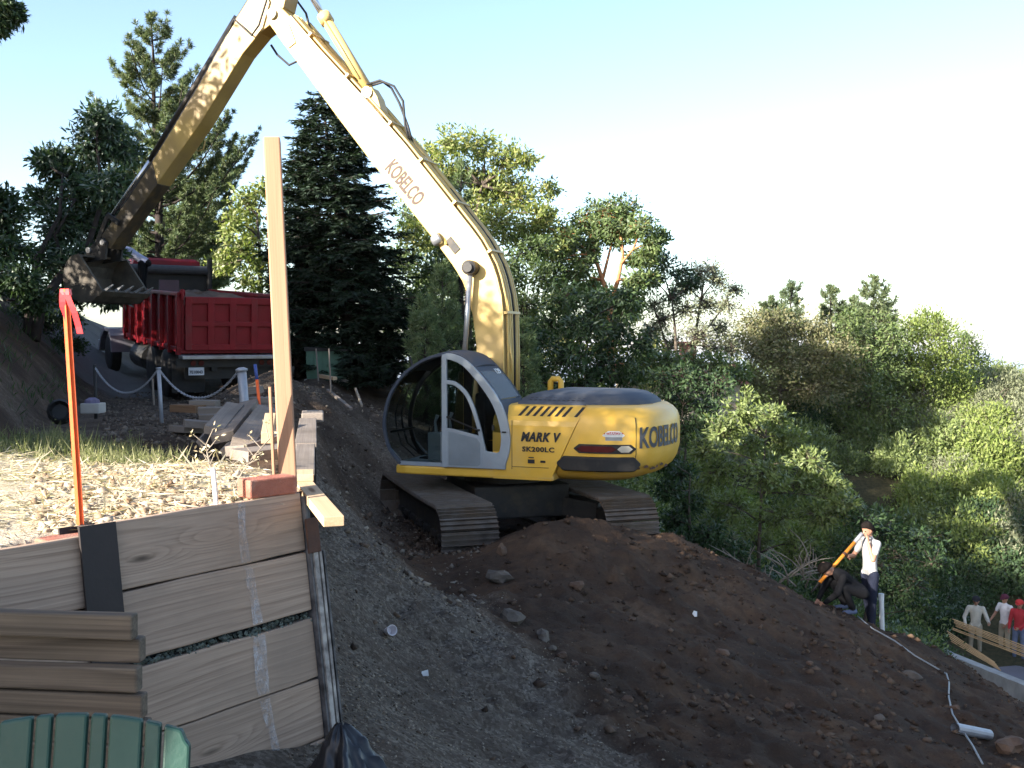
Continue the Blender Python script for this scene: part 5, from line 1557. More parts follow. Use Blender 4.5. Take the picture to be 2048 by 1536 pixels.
def person(label, loc, rz, J, cols, sleeve=.55, voxel=.010, scale=1.0, look=(1, 0, 0), cap=None, hair=True, hands=None, group=None):
    root = thing('person', label, 'person', loc, rz, group); root.scale = (scale,) * 3
    V = {k: Vector(v) for k, v in J.items()}
    up = (V['neck'] - V['pelvis']).normalized()
    sd = (V['shl'] - V['shr']).normalized()
    hd = V['head']; lk = Vector(look).normalized(); hu = (hd - V['neck']).normalized(); lk = (lk - hu * lk.dot(hu)).normalized(); hs = hu.cross(lk)
    C = []
    ch = V['neck'] - up * .16
    C += [(V['pelvis'] + up * .02, .135, V['pelvis'] + up * .16, .135, 'shirt', sd, .72), (V['pelvis'] + up * .14, .138, ch, .165, 'shirt', sd, .66),
          (ch, .165, ch + up * .07, .13, 'shirt', sd, .62), (V['shl'] - sd * .05, .062, V['shr'] + sd * .05, .062, 'shirt', None, 1)]
    C += [(V['pelvis'] - up * .03, .13, V['pelvis'] + up * .035, .138, 'pants', sd, .75)]
    C += [(V['neck'] - hu * .05, .055, V['neck'] + hu * .05, .05, 'skin', None, 1)]
    C += [(hd - hu * .015 + lk * .0, .078, hd + hu * .045 - lk * .012, .086, 'skin', hs, 1.12), (hd - hu * .075 + lk * .035, .048, hd - hu * .02 + lk * .025, .062, 'skin', hs, .95)]
    C += [(hd + lk * .085 + hu * .0, .012, hd + lk * .100 - hu * .028, .015, 'skin', None, 1)]
    C += [(hd + lk * .080 - hu * .058 - hs * .015, .008, hd + lk * .080 - hu * .058 + hs * .015, .008, 'skin', None, 1)]
    for q in (1, -1): C += [(hd + hs * .082 * q + hu * .018, .016, hd + hs * .082 * q - hu * .018, .013, 'skin', lk, .5)]
    for e in ('l', 'r'):
        s_, el_, wr = V['sh' + e], V['el' + e], V['wr' + e]
        mid = s_.lerp(el_, sleeve) if sleeve <= 1 else el_
        C += [(s_, .063, mid, .058, 'shirt', None, 1)]
        if sleeve <= 1: C += [(mid, .045, el_, .040, 'skin', None, 1), (el_, .041, wr, .027, 'skin', None, 1)]
        else: C += [(el_, .052, el_.lerp(wr, .9), .042, 'shirt', None, 1), (el_.lerp(wr, .8), .028, wr, .026, 'skin', None, 1)]
        hp, kn, an = V['hip' + e], V['kn' + e], V['an' + e]
        C += [(hp, .092, kn, .066, 'pants', None, 1), (kn, .065, an + Vector((0, 0, .03)), .052, 'pants', None, 1)]
        td = Vector(J.get('toe', (1, 0, 0))).normalized()
        C += [(an + Vector((0, 0, -.03)) - td * .04, .042, an + Vector((0, 0, -.045)) + td * .13, .034, 'shoe', None, 1)]
        hdir, pdir = (hands or {}).get(e, (wr - el_, (0, -1 if e == 'l' else 1, 0)))
        C += hand_caps(wr, hdir, pdir)
    mb = MB()
    for c in C:
        v, f = capsule(c[0], c[1], c[2], c[3], c[5], c[6]); mb.add(v, f)
    o = mb.build('body', None, root)
    rmod = o.modifiers.new('r', 'REMESH'); rmod.mode = 'VOXEL'; rmod.voxel_size = voxel
    smod = o.modifiers.new('s', 'SMOOTH'); smod.iterations = 3; smod.factor = .5
    dg = bpy.context.evaluated_depsgraph_get()
    me = bpy.data.meshes.new_from_object(o.evaluated_get(dg))
    o.modifiers.clear(); old = o.data; o.data = me; bpy.data.meshes.remove(old)
    order = ['skin', 'shirt', 'pants', 'shoe']
    me.materials.clear()
    for k in order: me.materials.append(SKIN if k == 'skin' else cols[k])
    n = len(me.polygons); ce = np.empty(n * 3); me.polygons.foreach_get('center', ce); ce = ce.reshape(-1, 3)
    best = np.full(n, 1e9); ti = np.zeros(n, int)
    for c in C:
        a = np.array(c[0]); b = np.array(c[2]); ab = b - a
        t = np.clip(((ce - a) @ ab) / max(1e-9, ab @ ab), 0, 1)
        d = np.linalg.norm(ce - (a + t[:, None] * ab), axis=1) - (c[1] + (c[3] - c[1]) * t)
        if c[4] == 'shirt': d = d - .012
        k = d < best; best[k] = d[k]; ti[k] = order.index(c[4])
    me.polygons.foreach_set('material_index', ti.astype(np.int32)); me.polygons.foreach_set('use_smooth', [True] * n)
    for q in (1, -1):
        e = hd + lk * .078 + hs * .032 * q + hu * .008
        m = MB(); v, f = capsule(e - hs * .008, .0085, e + hs * .008, .0085, None, .8, 8); m.add(v, f); m.build('eye', HAIR, root, smooth=True)
    if cap:
        m = MB(); rings = []
        for k in range(6):
            q = k / 5 * math.pi / 2
            rings.append([hd + hu * (.035 + .115 * math.sin(q)) - lk * .012 + (lk * math.cos(t) * 1.08 + hs * math.sin(t) * 1.08) * (.106 * math.cos(q) ** .8 + 1e-4) for t in [2 * math.pi * j / 18 for j in range(18)]])
        m.loft(rings); cp_ = m.build('cap', cap, root, smooth=True)
        m = MB(); pts = [hd + hu * .050 + lk * (.06 + .10 * math.cos(t)) + hs * .075 * math.sin(t) - hu * .02 * math.cos(t) for t in [math.pi * (j / 8 - .5) for j in range(9)]]
        m.loft([[p for p in pts], [p + hu * .008 for p in pts]]); m.build('peak', cap, cp_)
    elif hair:
        m = MB(); rings = []
        for k in range(6):
            q = k / 5 * math.pi / 2
            rr_ = []
            for j in range(18):
                t = 2 * math.pi * j / 18; fr_ = math.cos(t)
                low = .062 if fr_ > .35 else (.012 if fr_ > -.2 else -.045)
                rr_.append(hd + hu * (low + (.141 - low) * math.sin(q)) - lk * .014 + (lk * math.cos(t) * 1.06 + hs * math.sin(t) * 1.08) * (.098 * math.cos(q) ** .8 + 1e-4))
            rings.append(rr_)
        m.loft(rings); m.build('hair', HAIR, root, smooth=True)
    return root


STAND = dict(pelvis=(0, 0, .93), neck=(.01, 0, 1.46), head=(.03, 0, 1.60), shl=(0, .185, 1.40), shr=(0, -.185, 1.40), ell=(-.02, .25, 1.12), elr=(-.02, -.25, 1.12), wrl=(.08, .25, .88), wrr=(.08, -.25, .88),
             hipl=(0, .09, .88), hipr=(0, -.09, .88), knl=(.02, .11, .48), knr=(.02, -.11, .48), anl=(0, .12, .08), anr=(0, -.12, .08))
SHOE = cloth('brown_boots', (.05, .035, .025))
navy = cloth('navy_jeans', (.022, .026, .045)); white_ = cloth('white_polo', (.40, .39, .375), (.34, .33, .32)); khaki = cloth('khaki_cloth', (.33, .29, .22)); dark = cloth('black_cloth', (.012, .012, .014))
paleblue = cloth('pale_blue_shirt', (.42, .43, .55), (.36, .37, .48)); stone = cloth('stone_shirt', (.46, .44, .38)); white2 = cloth('white_tshirt', (.66, .65, .68)); red_ = cloth('red_shirt', (.42, .04, .05)); denim = cloth('faded_denim', (.12, .15, .24))
# standing worker with the long tool
J = dict(STAND); J.update(head=(.05, 0, 1.595), ell=(.16, .30, 1.18), wrl=(.15, .15, 1.43), elr=(.12, -.27, 1.13), wrr=(.34, -.09, 1.17), anl=(.02, .11, .08), anr=(-.10, -.10, .08), knr=(-.02, -.11, .48))
f0 = at(1738, 1256, 16.1); f0.z = Hs(f0.x, f0.y) - .0
person('standing man in white polo shirt and dark jeans holding a long orange pole', f0, R(196), J, dict(shirt=white_, pants=navy, shoe=SHOE), voxel=.0085, look=(1, .1, -.35), hands={'l': ((-.25, -.35, .9), (.3, -.9, 0)), 'r': ((.8, .5, .15), (0, .8, .5))}, scale=.985)
T2 = thing('long_tool', 'long orange pole with dark grip held by the standing man', 'tool', f0, R(196))
a, b = Vector((.15, .00, 1.52)), Vector((.93, .04, .80))
m = MB(); m.tube([a.lerp(b, .17), b], .028, 10); m.build('pole', mat('orange_yellow_pole', (.75, .28, .03), (.6, .2, .02), 4, .5, .05), T2, smooth=True)
m = MB(); m.tube([a, a.lerp(b, .18)], .034, 10); m.build('grip', MT['galv'], T2, smooth=True)
m = MB(); m.tube([b, a.lerp(b, 1.2)], [.02, .012], 8); m.build('tip', MT['darkmetal'], T2, smooth=True)
m = MB(); q = a.lerp(b, .42); m.tube([q - (b - a) * .02, q + (b - a) * .02], .036, 10); m.build('collar', MT['rust'], T2, smooth=True)
# crouching worker
J = dict(pelvis=(-.22, 0, .34), neck=(.20, 0, .66), head=(.33, 0, .69), shl=(.14, .18, .60), shr=(.14, -.18, .60), ell=(.26, .23, .36), elr=(.26, -.23, .36), wrl=(.40, .12, .20), wrr=(.40, -.12, .20),
         hipl=(-.22, .10, .32), hipr=(-.22, -.10, .32), knl=(.14, .20, .44), knr=(.12, -.20, .42), anl=(-.02, .16, .09), anr=(-.04, -.16, .09))
c0 = at(1692, 1240, 15.75); c0.z = Hs(c0.x, c0.y) + .02
person('crouching man in black clothes bending to the ground beside the standing man', c0, R(188), J, dict(shirt=dark, pants=dark, shoe=denim), sleeve=2, look=(.6, .2, -.9), scale=1.0)
# man on the truck
J = dict(STAND); J.update(pelvis=(-.05, 0, .93), neck=(.44, 0, 1.24), head=(.58, 0, 1.26), shl=(.38, .18, 1.20), shr=(.38, -.18, 1.20), ell=(.55, .22, 1.0), elr=(.58, -.2, 1.02), wrl=(.75, .16, 1.08), wrr=(.74, -.14, .95))
t0 = at(287, 600, 24.0)
person('man in pale shirt bending over on the truck load behind the bucket', (t0.x, t0.y, .90), R(183), J, dict(shirt=paleblue, pants=dark, shoe=SHOE), look=(.6, 0, -.8), cap=None, scale=1.0)
# three men on the slab
cA = cloth('dark_cap', (.03, .03, .035)); cB = cloth('maroon_cap', (.10, .03, .05)); cC = cloth('red_cap', (.55, .05, .05))
fy = at(1950, 1312, 29)
J = dict(STAND); J.update(ell=(.10, .30, 1.12), wrl=(.36, .34, 1.08), elr=(.02, -.30, 1.10), wrr=(.22, -.26, .93))
person('man in stone-coloured long sleeves and dark cap holding one end of the laths', (fy.x, 29.0, fy.z), R(246), J, dict(shirt=stone, pants=khaki, shoe=SHOE), sleeve=2, cap=cA, look=(1, 0, -.5), voxel=.013)
J = dict(STAND); J.update(elr=(.06, -.28, 1.13), wrr=(.25, -.30, .93), ell=(0, .27, 1.12), wrl=(.2, .22, .92))
fB = at(2008, 1330, 29.2)
person('man in white T-shirt and maroon cap beside the man in red', (fB.x, 29.2, fy.z), R(205), J, dict(shirt=white2, pants=khaki, shoe=SHOE), cap=cB, look=(1, 0, -.7), voxel=.013)
fC = at(2037, 1330, 28.6)
J = dict(STAND); J.update(ell=(.15, .27, 1.16), wrl=(.30, .10, 1.0))
person('man in red shirt and red cap holding the lath bundle', (fC.x, 28.6, fy.z), R(225), J, dict(shirt=red_, pants=denim, shoe=SHOE), sleeve=2, cap=cC, look=(1, 0, -.8), voxel=.013)
# slab, footing and laths
FD = thing('concrete_footing', 'new concrete slab with a rough pale kerb where three men stand', 'footing', (fy.x, 29, fy.z))
def rel(px, py, Y): return at(px, py, Y) - Vector((fy.x, 29, fy.z))
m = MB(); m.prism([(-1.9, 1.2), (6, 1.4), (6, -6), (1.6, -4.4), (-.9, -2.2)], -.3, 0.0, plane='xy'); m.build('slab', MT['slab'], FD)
A0, A1 = rel(1888, 1298, 27.0), rel(2075, 1372, 23.2)
zt = .12
pa = [(A0.x, A0.y), (A1.x, A1.y)]; dxy = Vector((A1.x - A0.x, A1.y - A0.y)).normalized(); nn = Vector((dxy.y, -dxy.x))
vs = []; fs = []; nseg = 16
for i in range(nseg + 1):
    t = i / nseg; c = Vector(pa[0]).lerp(Vector(pa[1]), t); zz = A0.z + (A1.z - A0.z) * t
    o1 = .24 + .02 * math.sin(i * 2.1); lo = -.45 + .09 * math.sin(i * 1.7) + .06 * math.sin(i * 4.1)
    vs += [(c.x, c.y, zz), (c.x + nn.x * o1, c.y + nn.y * o1, zz - .01), (c.x + nn.x * (o1 + .05), c.y + nn.y * (o1 + .05), zz + lo), (c.x, c.y, zz + lo - .4)]
for i in range(nseg):
    for k in range(4):
        fs.append((i * 4 + k, i * 4 + (k + 1) % 4, (i + 1) * 4 + (k + 1) % 4, (i + 1) * 4 + k))
fs += [(0, 1, 2, 3), tuple(nseg * 4 + k for k in (3, 2, 1, 0))]
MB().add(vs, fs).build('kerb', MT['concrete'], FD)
LW = mat('tan_lath', (.55, .36, .18), (.40, .25, .12), 4, .8, .2, 40)
for k in range(7):
    a = at(1905 + 3 * (k % 3), 1238 + 7 * (k % 4) + 4 * (k // 4), 28.4 + .05 * k); b = at(2075, 1302 + 7 * (k % 4) + 4 * (k // 4), 27.6 + .04 * k)
    bar_between('lath', a, b, .026, .024, LW, 'long tan lath in the bundle carried by the three men', 'lath', 'laths carried by the three men')
for k in range(5):
    a = at(1894 + 2 * k, 1262 + 5 * k, 28.2 - .06 * k); b = at(1990 + 3 * k, 1325 + 4 * k, 27.4 - .05 * k)
    bar_between('lath', a, b, .024, .022, LW, 'tan lath in the lower bundle resting on the slab', 'lath', 'laths resting on the slab')
for k in range(4):
    a = at(1878 + 3 * k, 1290 + 5 * k, 26.9 - .1 * k); b = at(1920 + 2 * k, 1314 + 3 * k, 26.3 - .1 * k)
    m = MB(); m.tube([a, b], .014, 6); single('rebar_rod', m, MT['alu'], 'bright steel rod lying on the kerb end', 'rod', None, None, 'steel rods on the kerb end')
# ================================================================== trees and shrubs
LM = {
    'dark': leafmat('dark_evergreen_leaf', [(0.017, 0.034, 0.017), (0.036, 0.066, 0.029), (0.066, 0.102, 0.046)], .25, .10),
    'bay': leafmat('bay_leaf', [(0.027, 0.053, 0.027), (0.056, 0.094, 0.048), (0.106, 0.150, 0.081)], .28, .12),
    'light': leafmat('yellow_green_leaf', [(0.094, 0.123, 0.032), (0.160, 0.203, 0.058), (0.261, 0.290, 0.102), (0.290, 0.246, 0.087)], .42, .08),
    'mid': leafmat('mid_green_leaf', [(0.051, 0.084, 0.032), (0.102, 0.145, 0.052), (0.174, 0.217, 0.087)], .35, .10),
    'bush': leafmat('bright_bush_leaf', [(0.087, 0.123, 0.041), (0.174, 0.217, 0.072), (0.290, 0.334, 0.145)], .38, .12),
    'pine': leafmat('pine_needle', [(0.047, 0.074, 0.041), (0.088, 0.121, 0.061), (0.149, 0.169, 0.081)], .2, .06),
    'pinelight': leafmat('young_pine_needle', [(0.080, 0.123, 0.065), (0.131, 0.181, 0.087), (0.203, 0.246, 0.123)], .25, .06),
    'fir': leafmat('dark_fir_needle', [(0.010, 0.020, 0.014), (0.020, 0.036, 0.022), (0.036, 0.058, 0.034)], .15, .05),
    'olive': leafmat('olive_grey_leaf', [(0.109, 0.123, 0.070), (0.174, 0.189, 0.116), (0.275, 0.283, 0.189)], .3, .06),
    'lime': leafmat('lime_leaf', [(0.102, 0.145, 0.036), (0.189, 0.239, 0.065), (0.304, 0.340, 0.123)], .42, .08),
    'autumn': leafmat('brownish_leaf', [(0.085, 0.090, 0.045), (0.15, 0.145, 0.075), (0.215, 0.20, 0.115), (0.11, 0.135, 0.052)], .35, .06),
    'deep': leafmat('deep_green_leaf', [(0.022, 0.043, 0.020), (0.045, 0.077, 0.033), (0.081, 0.119, 0.053)], .28, .08),
    'rosy': leafmat('rosy_brown_seedhead', [(0.145, 0.094, 0.087), (0.232, 0.152, 0.138), (0.174, 0.145, 0.087)], .3, .04),
    'straw': leafmat('straw_blade', [(0.32, 0.25, 0.155), (0.48, 0.40, 0.275), (0.62, 0.56, 0.44)], .25, .05),
    'weed': leafmat('grey_green_blade', [(0.115, 0.127, 0.057), (0.196, 0.207, 0.103), (0.322, 0.299, 0.172)], .35, .04),
}


def unit(v): return v / np.maximum(1e-9, np.linalg.norm(v, axis=-1, keepdims=True))


def kites(c, d, L, W, nrm=None, r=rng, mid=.45):
    n = len(c); d = unit(d)
    ref = r.normal(size=(n, 3)) if nrm is None else nrm + .42 * r.normal(size=(n, 3))
    b = unit(np.cross(ref, d))
    L = np.broadcast_to(np.asarray(L, float), (n,))[:, None]; W = np.broadcast_to(np.asarray(W, float), (n,))[:, None]
    return np.stack([c, c + d * L * mid + b * W / 2, c + d * L, c + d * L * mid - b * W / 2], 1).reshape(-1, 3)


def sticks(a, b, ra, rb):
    """three-sided tapering twigs, all at once, as quads"""
    d = unit(b - a); ref = np.tile([0.31, .17, .93], (len(a), 1)); x = unit(np.cross(d, ref)); y = np.cross(d, x)
    ra = np.broadcast_to(np.asarray(ra, float), (len(a),))[:, None]; rb = np.broadcast_to(np.asarray(rb, float), (len(a),))[:, None]
    R0 = []; R1 = []
    for k in range(3):
        t = 2 * math.pi * k / 3; o = x * math.cos(t) + y * math.sin(t)
        R0.append(a + o * ra); R1.append(b + o * rb)
    q = []
    for k in range(3): q.append(np.stack([R0[k], R0[(k + 1) % 3], R1[(k + 1) % 3], R1[k]], 1))
    return np.concatenate(q, 0).reshape(-1, 3)


def bend(a, b, n=5, k=.12, r=random):
    a, b = Vector(a), Vector(b); L = (b - a).length
    o = Vector((r.uniform(-1, 1), r.uniform(-1, 1), r.uniform(-.3, .9))) * L * k
    return [a.lerp(b, i / n) + o * (4 * (i / n) * (1 - i / n)) for i in range(n + 1)]


def plant(name, label, cat, base, crown_v, wood_mb, wood_q, lm, bark, group=None):
    o = thing(name, label, cat, base, 0, group)
    cm = quads_mesh('crown', crown_v); link('crown', cm, LM[lm] if isinstance(lm, str) else lm, o)
    wm = wood_mb.mesh('trunk') if wood_mb is not None and wood_mb.v else None
    if wood_q is not None and len(wood_q):
        tq = quads_mesh('twigs', wood_q)
        if wm is None: wm = tq
        else:
            bm = bmesh.new(); bm.from_mesh(wm); bm.from_mesh(tq); wm.clear_geometry(); bm.to_mesh(wm); bm.free(); bpy.data.meshes.remove(tq)
    if wm: link('trunk', wm, MT[bark], o, True)
    return o


def broad(name, label, base, clumps, lm, bark='bark', Y=None, leaf=(.12, .05), dens=90, per=14, trunk_r=.12, stems=None, group=None, cat='tree', droop=.15, spread=.16, seed=1, depth=1.0, twig=.006, limb=True):
    """clumps: (px, py, radius in photo pixels, further away by) of the crown masses"""
    r = np.random.default_rng(seed); rd = random.Random(seed)
    base = Vector(base); q = []; w = MB(); tq = []
    cs = []
    for c in clumps:
        dy = c[3] if len(c) > 3 else rd.uniform(-.8, .8) * depth
        p = at(c[0], c[1], Y + dy) - base
        cs.append((np.array(p), c[2] / 2048 * Y))
    if stems:
        for pts, r0, r1 in stems:
            P_ = [at(*p_) - base for p_ in pts]; n = len(P_)
            w.tube(P_, [r0 + (r1 - r0) * i / (n - 1) for i in range(n)], 7)
        spine = [at(*p_) - base for pts, _, _ in stems for p_ in pts]
    else:
        cen = np.mean([c for c, _ in cs], 0)
        top = Vector((cen[0], cen[1], max(c[2] for c, _ in cs)))
        P_ = bend((0, 0, -.2), top * .85, 6, .06, rd); w.tube(P_, [trunk_r * (1 - .8 * i / 6) for i in range(7)], 8)
        spine = P_[1:]
    for c, rad in cs:
        if limb:
            s = min(spine, key=lambda p_: (p_ - Vector(c)).length + max(0, p_.z - c[2]) * .8)
            bp_ = bend(s, c, 4, .10, rd); r0 = max(.012, .16 * trunk_r + .012 * rad)
            w.tube(bp_, [r0 * 1.4, r0 * 1.1, r0 * .8, r0 * .6, r0 * .4], 5)
        nt_ = int(dens * 1.5 * max(.25, rad * rad))
        u = unit(r.normal(size=(nt_, 3)))
        lob = np.array([mnoise.noise(Vector(x) * 2.3 + Vector(c)) for x in u])
        rr_ = rad * (r.random(nt_) ** .45) * (.82 + .55 * lob)
        p = c + u * rr_[:, None] * np.array([1, 1, .88])
        tq.append(sticks(c + (p - c) * .25 + r.normal(size=p.shape) * rad * .05, p, twig * 1.5, twig * .5))
        m = r.poisson(per, nt_); ii = np.repeat(np.arange(nt_), m); n = len(ii)
        out = unit(p[ii] - c)
        pos = p[ii] + r.normal(size=(n, 3)) * spread * np.array([1, 1, .7]) * max(.5, min(1.3, rad))
        d = out * .7 + r.normal(size=(n, 3)) * .8 + np.array([0, 0, -droop])
        nr = np.array([0, 0, .30]) + out * .95
        q.append(kites(pos, d, leaf[0] * (.6 + .7 * r.random(n)), leaf[1] * (.7 + .5 * r.random(n)), nr, r))
    return plant(name, label, cat, base, np.concatenate(q), w, np.concatenate(tq), lm, bark, group)


def conifer(name, label, base, h, rad, lm, bark='barkdark', kind='pine', seed=1, lean=(0, 0), z0=.2, whorls=16, needles=1.0, group=None, prof=None, nl=.13, nw=.016, asym=0.0):
    r = np.random.default_rng(seed); rd = random.Random(seed)
    w = MB(); q = []; tq = []
    n = 8; tp = [Vector((lean[0] * (i / n) ** 1.5 + .03 * rd.uniform(-1, 1), lean[1] * i / n, -.2 + (h + .2) * i / n)) for i in range(n + 1)]
    r0 = .018 * h + .02; w.tube(tp, [r0 * (1 - .9 * i / n) for i in range(n + 1)], 8)
    def trunk_at(z):
        t = max(0, min(.999, (z + .2) / (h + .2))) * n; i = int(t); return tp[i].lerp(tp[i + 1], t - i)
    prof = prof or (lambda t: (1 - t) ** .75 * (0.55 + .45 * min(1, t * 4)))
    S0 = []; S1 = []; SR = []; SN = []
    for k in range(whorls):
        t = min(.985, max(0, (k + rd.uniform(-.5, .5)) / whorls)); z = h * (z0 + (1 - z0) * t); nb = rd.randint(4, 6) if kind == 'pine' else rd.randint(5, 8)
        a0 = rd.uniform(0, 6.28)
        for j in range(nb):
            a = a0 + 2 * math.pi * j / nb + rd.uniform(-.3, .3)
            L = rad * prof(t) * (rd.uniform(.5, 1.2) if kind == 'pine' else rd.uniform(.45, 1.15)) * (1 + asym * math.cos(a)) + .12
            o = Vector((math.cos(a), math.sin(a), 0)); st = trunk_at(z + rd.uniform(-.5, .5) * h / whorls)
            if kind == 'pine': cur = lambda s: st + o * L * s * (1 - .12 * s) + Vector((0, 0, L * (.10 * s + .55 * s * s)))
            else: cur = lambda s: st + o * L * s + Vector((0, 0, L * (-.02 * s - .22 * s * s + .20 * s ** 3)))
            pts = [cur(i / 5) for i in range(6)]
            w.tube(pts, [max(.006, .013 * L + .008) * (1 - .75 * i / 5) for i in range(6)], 4, caps=False)
            ns = max(3, int(L * (7 if kind == 'pine' else 11)))
            for s in range(ns):
                f = .22 + .78 * (s + rd.random()) / ns
                b_ = cur(f); side = rd.choice((-1, 1)); tang = (cur(min(1, f + .05)) - cur(max(0, f - .05))).normalized()
                sl = (L * .38 * (1 - f) + .16) * rd.uniform(.6, 1.2)
                lat = tang.cross(Vector((0, 0, 1))).normalized() * side
                dr = (tang * .75 + lat * .75 + Vector((0, 0, rd.uniform(-.1, .35) if kind == 'pine' else rd.uniform(-.55, .30)))).normalized()
                if f > .93: dr = (tang + Vector((0, 0, .6 if kind == 'pine' else 0))).normalized()
                S0.append(b_); S1.append(b_ + dr * sl); SN.append(sl)
    if kind == 'pine':
        for j in range(4):
            a = rd.uniform(0, 6.28); b_ = trunk_at(h * .97); S0.append(b_); S1.append(b_ + Vector((math.cos(a) * .12, math.sin(a) * .12, rd.uniform(.2, .45)))); SN.append(.35)
    S0.append(trunk_at(h * .93)); S1.append(trunk_at(h) + Vector((0, 0, .15))); SN.append(.5)
    S0 = np.array(S0); S1 = np.array(S1); SN = np.array(SN)
    tq.append(sticks(S0, S1, .007, .003))
    per_m = (85 if kind == 'pine' else 62) * needles
    cnt = np.maximum(4, (SN * per_m)).astype(int); ii = np.repeat(np.arange(len(cnt)), cnt); N_ = len(ii)
    f = r.random(N_)[:, None] ** (.5 if kind == 'pine' else .8)
    ax = unit(S1 - S0)[ii]
    pos = S0[ii] + (S1 - S0)[ii] * f
    if kind == 'pine':
        d = ax * .65 + unit(r.normal(size=(N_, 3))) * .75
        q.append(kites(pos, d, nl * (.7 + .5 * r.random(N_)), nw, None, r, .4))
    else:
        lat = unit(np.cross(ax, np.tile([0, 0, 1.0], (N_, 1)))) * r.choice([-1, 1], N_)[:, None]
        d = ax * .7 + lat * .7 + r.normal(size=(N_, 3)) * .22 + np.array([0, 0, -.15])
        q.append(kites(pos, d, nl * (.6 + .7 * r.random(N_)), nw, np.tile([0, 0, 1.0], (N_, 1)), r, .4))
    return plant(name, label, 'tree', base, np.concatenate(q), w, np.concatenate(tq), lm, bark, group)


def gbase(px, Y, dz=-.05):
    x = (px - 1024) / 2048 * Y
    return Vector((x, Y, Hs(x, Y) + dz))


def zpx(py, Y): return at(1024, py, Y).z


# --- left side ---------------------------------------------------------------
b = gbase(325, 33)
conifer('pine_tree', 'tall pine with upright candle shoots behind the dump truck', b, zpx(35, 33) - b.z, 4.6, 'pine', kind='pine', seed=3, z0=.12, whorls=19, lean=(-.2, 0), needles=3.3, prof=lambda t: (1 - t) ** .85 * (.6 + .4 * min(1, t * 3)), asym=.22, nl=.17, nw=.024)
b = gbase(375, 38)
conifer('pine_tree', 'lower olive-green pine between the tall pine and the truck cab', b, zpx(392, 38) - b.z, 2.7, 'pinelight', kind='pine', seed=8, z0=.30, whorls=14, needles=2.2, prof=lambda t: (1 - t) ** .5, nl=.17, nw=.025)
b = Vector(at(60, 660, 20)); b.z = Hs(b.x, b.y) - .1
broad('bay_tree', 'dark broadleaf tree leaning from the bank over the excavator bucket', b, [(205, 235, 45), (190, 290, 60), (120, 330, 52), (245, 300, 48), (165, 370, 70), (90, 400, 45), (230, 380, 55), (130, 450, 62), (200, 450, 60), (95, 320, 30), (255, 420, 42), (155, 520, 45), (215, 510, 40), (100, 520, 40), (185, 580, 38), (130, 590, 38), (225, 590, 26)], 'bay', 'barkdark', 21.5, leaf=(.165, .055), dens=185, per=13, trunk_r=.13,
      stems=[([(68, 680, 20), (85, 600, 20.3), (130, 540, 20.8), (180, 480, 21.3), (205, 400, 21.5), (195, 300, 21.5)], .12, .025), ([(55, 670, 20), (62, 590, 20.2), (72, 520, 20.6), (120, 430, 21), (125, 350, 21.3)], .10, .02), ([(130, 540, 20.8), (110, 470, 21), (150, 400, 21.2)], .05, .02)], seed=5)
b = gbase(-40, 19)
broad('bay_tree', 'dark bushy tree at the top of the cut bank', b, [(15, 440, 45), (-30, 470, 80), (25, 500, 45), (-10, 560, 60), (45, 560, 38), (-80, 520, 90), (70, 600, 28), (5, 400, 26)], 'deep', 'barkdark', 18.5, leaf=(.14, .05), dens=160, per=13, seed=6)
b = gbase(90, 24)
broad('bank_shrub', 'shaded shrub on the bank behind the bay tree trunks', b, [(60, 620, 32), (100, 640, 30), (140, 640, 24), (30, 640, 40), (120, 690, 26), (150, 690, 18), (70, 680, 30)], 'deep', 'barkdark', 23, leaf=(.10, .04), dens=150, per=12, seed=61, cat='shrub', trunk_r=.04)
b = gbase(515, 30)
broad('walnut_tree', 'sunlit yellow-green tree behind the tall timber post', b, [(495, 405, 42), (530, 375, 30), (460, 440, 38), (510, 460, 45), (475, 500, 48), (535, 520, 42), (450, 530, 32), (505, 560, 42), (560, 560, 36), (580, 600, 30), (555, 640, 34), (520, 620, 38)], 'light', 'bark', 30, leaf=(.16, .075), dens=80, per=11, seed=9)
# --- the dark conifer in the middle ------------------------------------------------
b = gbase(705, 25)
conifer('fir_tree', 'broad dark conifer standing behind the raised boom', b, zpx(180, 25) - b.z, 2.25, 'fir', kind='fir', seed=4, lean=(-.75, 0), z0=.04, whorls=52, needles=1.5, nl=.16, nw=.045, prof=lambda t: (1 - t) ** .62 * (.8 + .2 * min(1, t * 4)))
b = gbase(600, 27)
conifer('fir_tree', 'smaller dark conifer crowded against the broad one', b, zpx(300, 27) - b.z, 1.2, 'fir', kind='fir', seed=14, z0=.05, whorls=34, needles=1.4, nl=.16, nw=.045)
b = gbase(600, 25.2)
m_ = MB(); m_.tube([(0, 0, -.2), (.02, 0, 1.0), (0, .05, 3.0)], [.16, .13, .10], 10)
tag(m_.build('bare_trunk', MT['bark'], None, True, 0, b), 'thick bare grey trunk beside the green shed', 'tree')
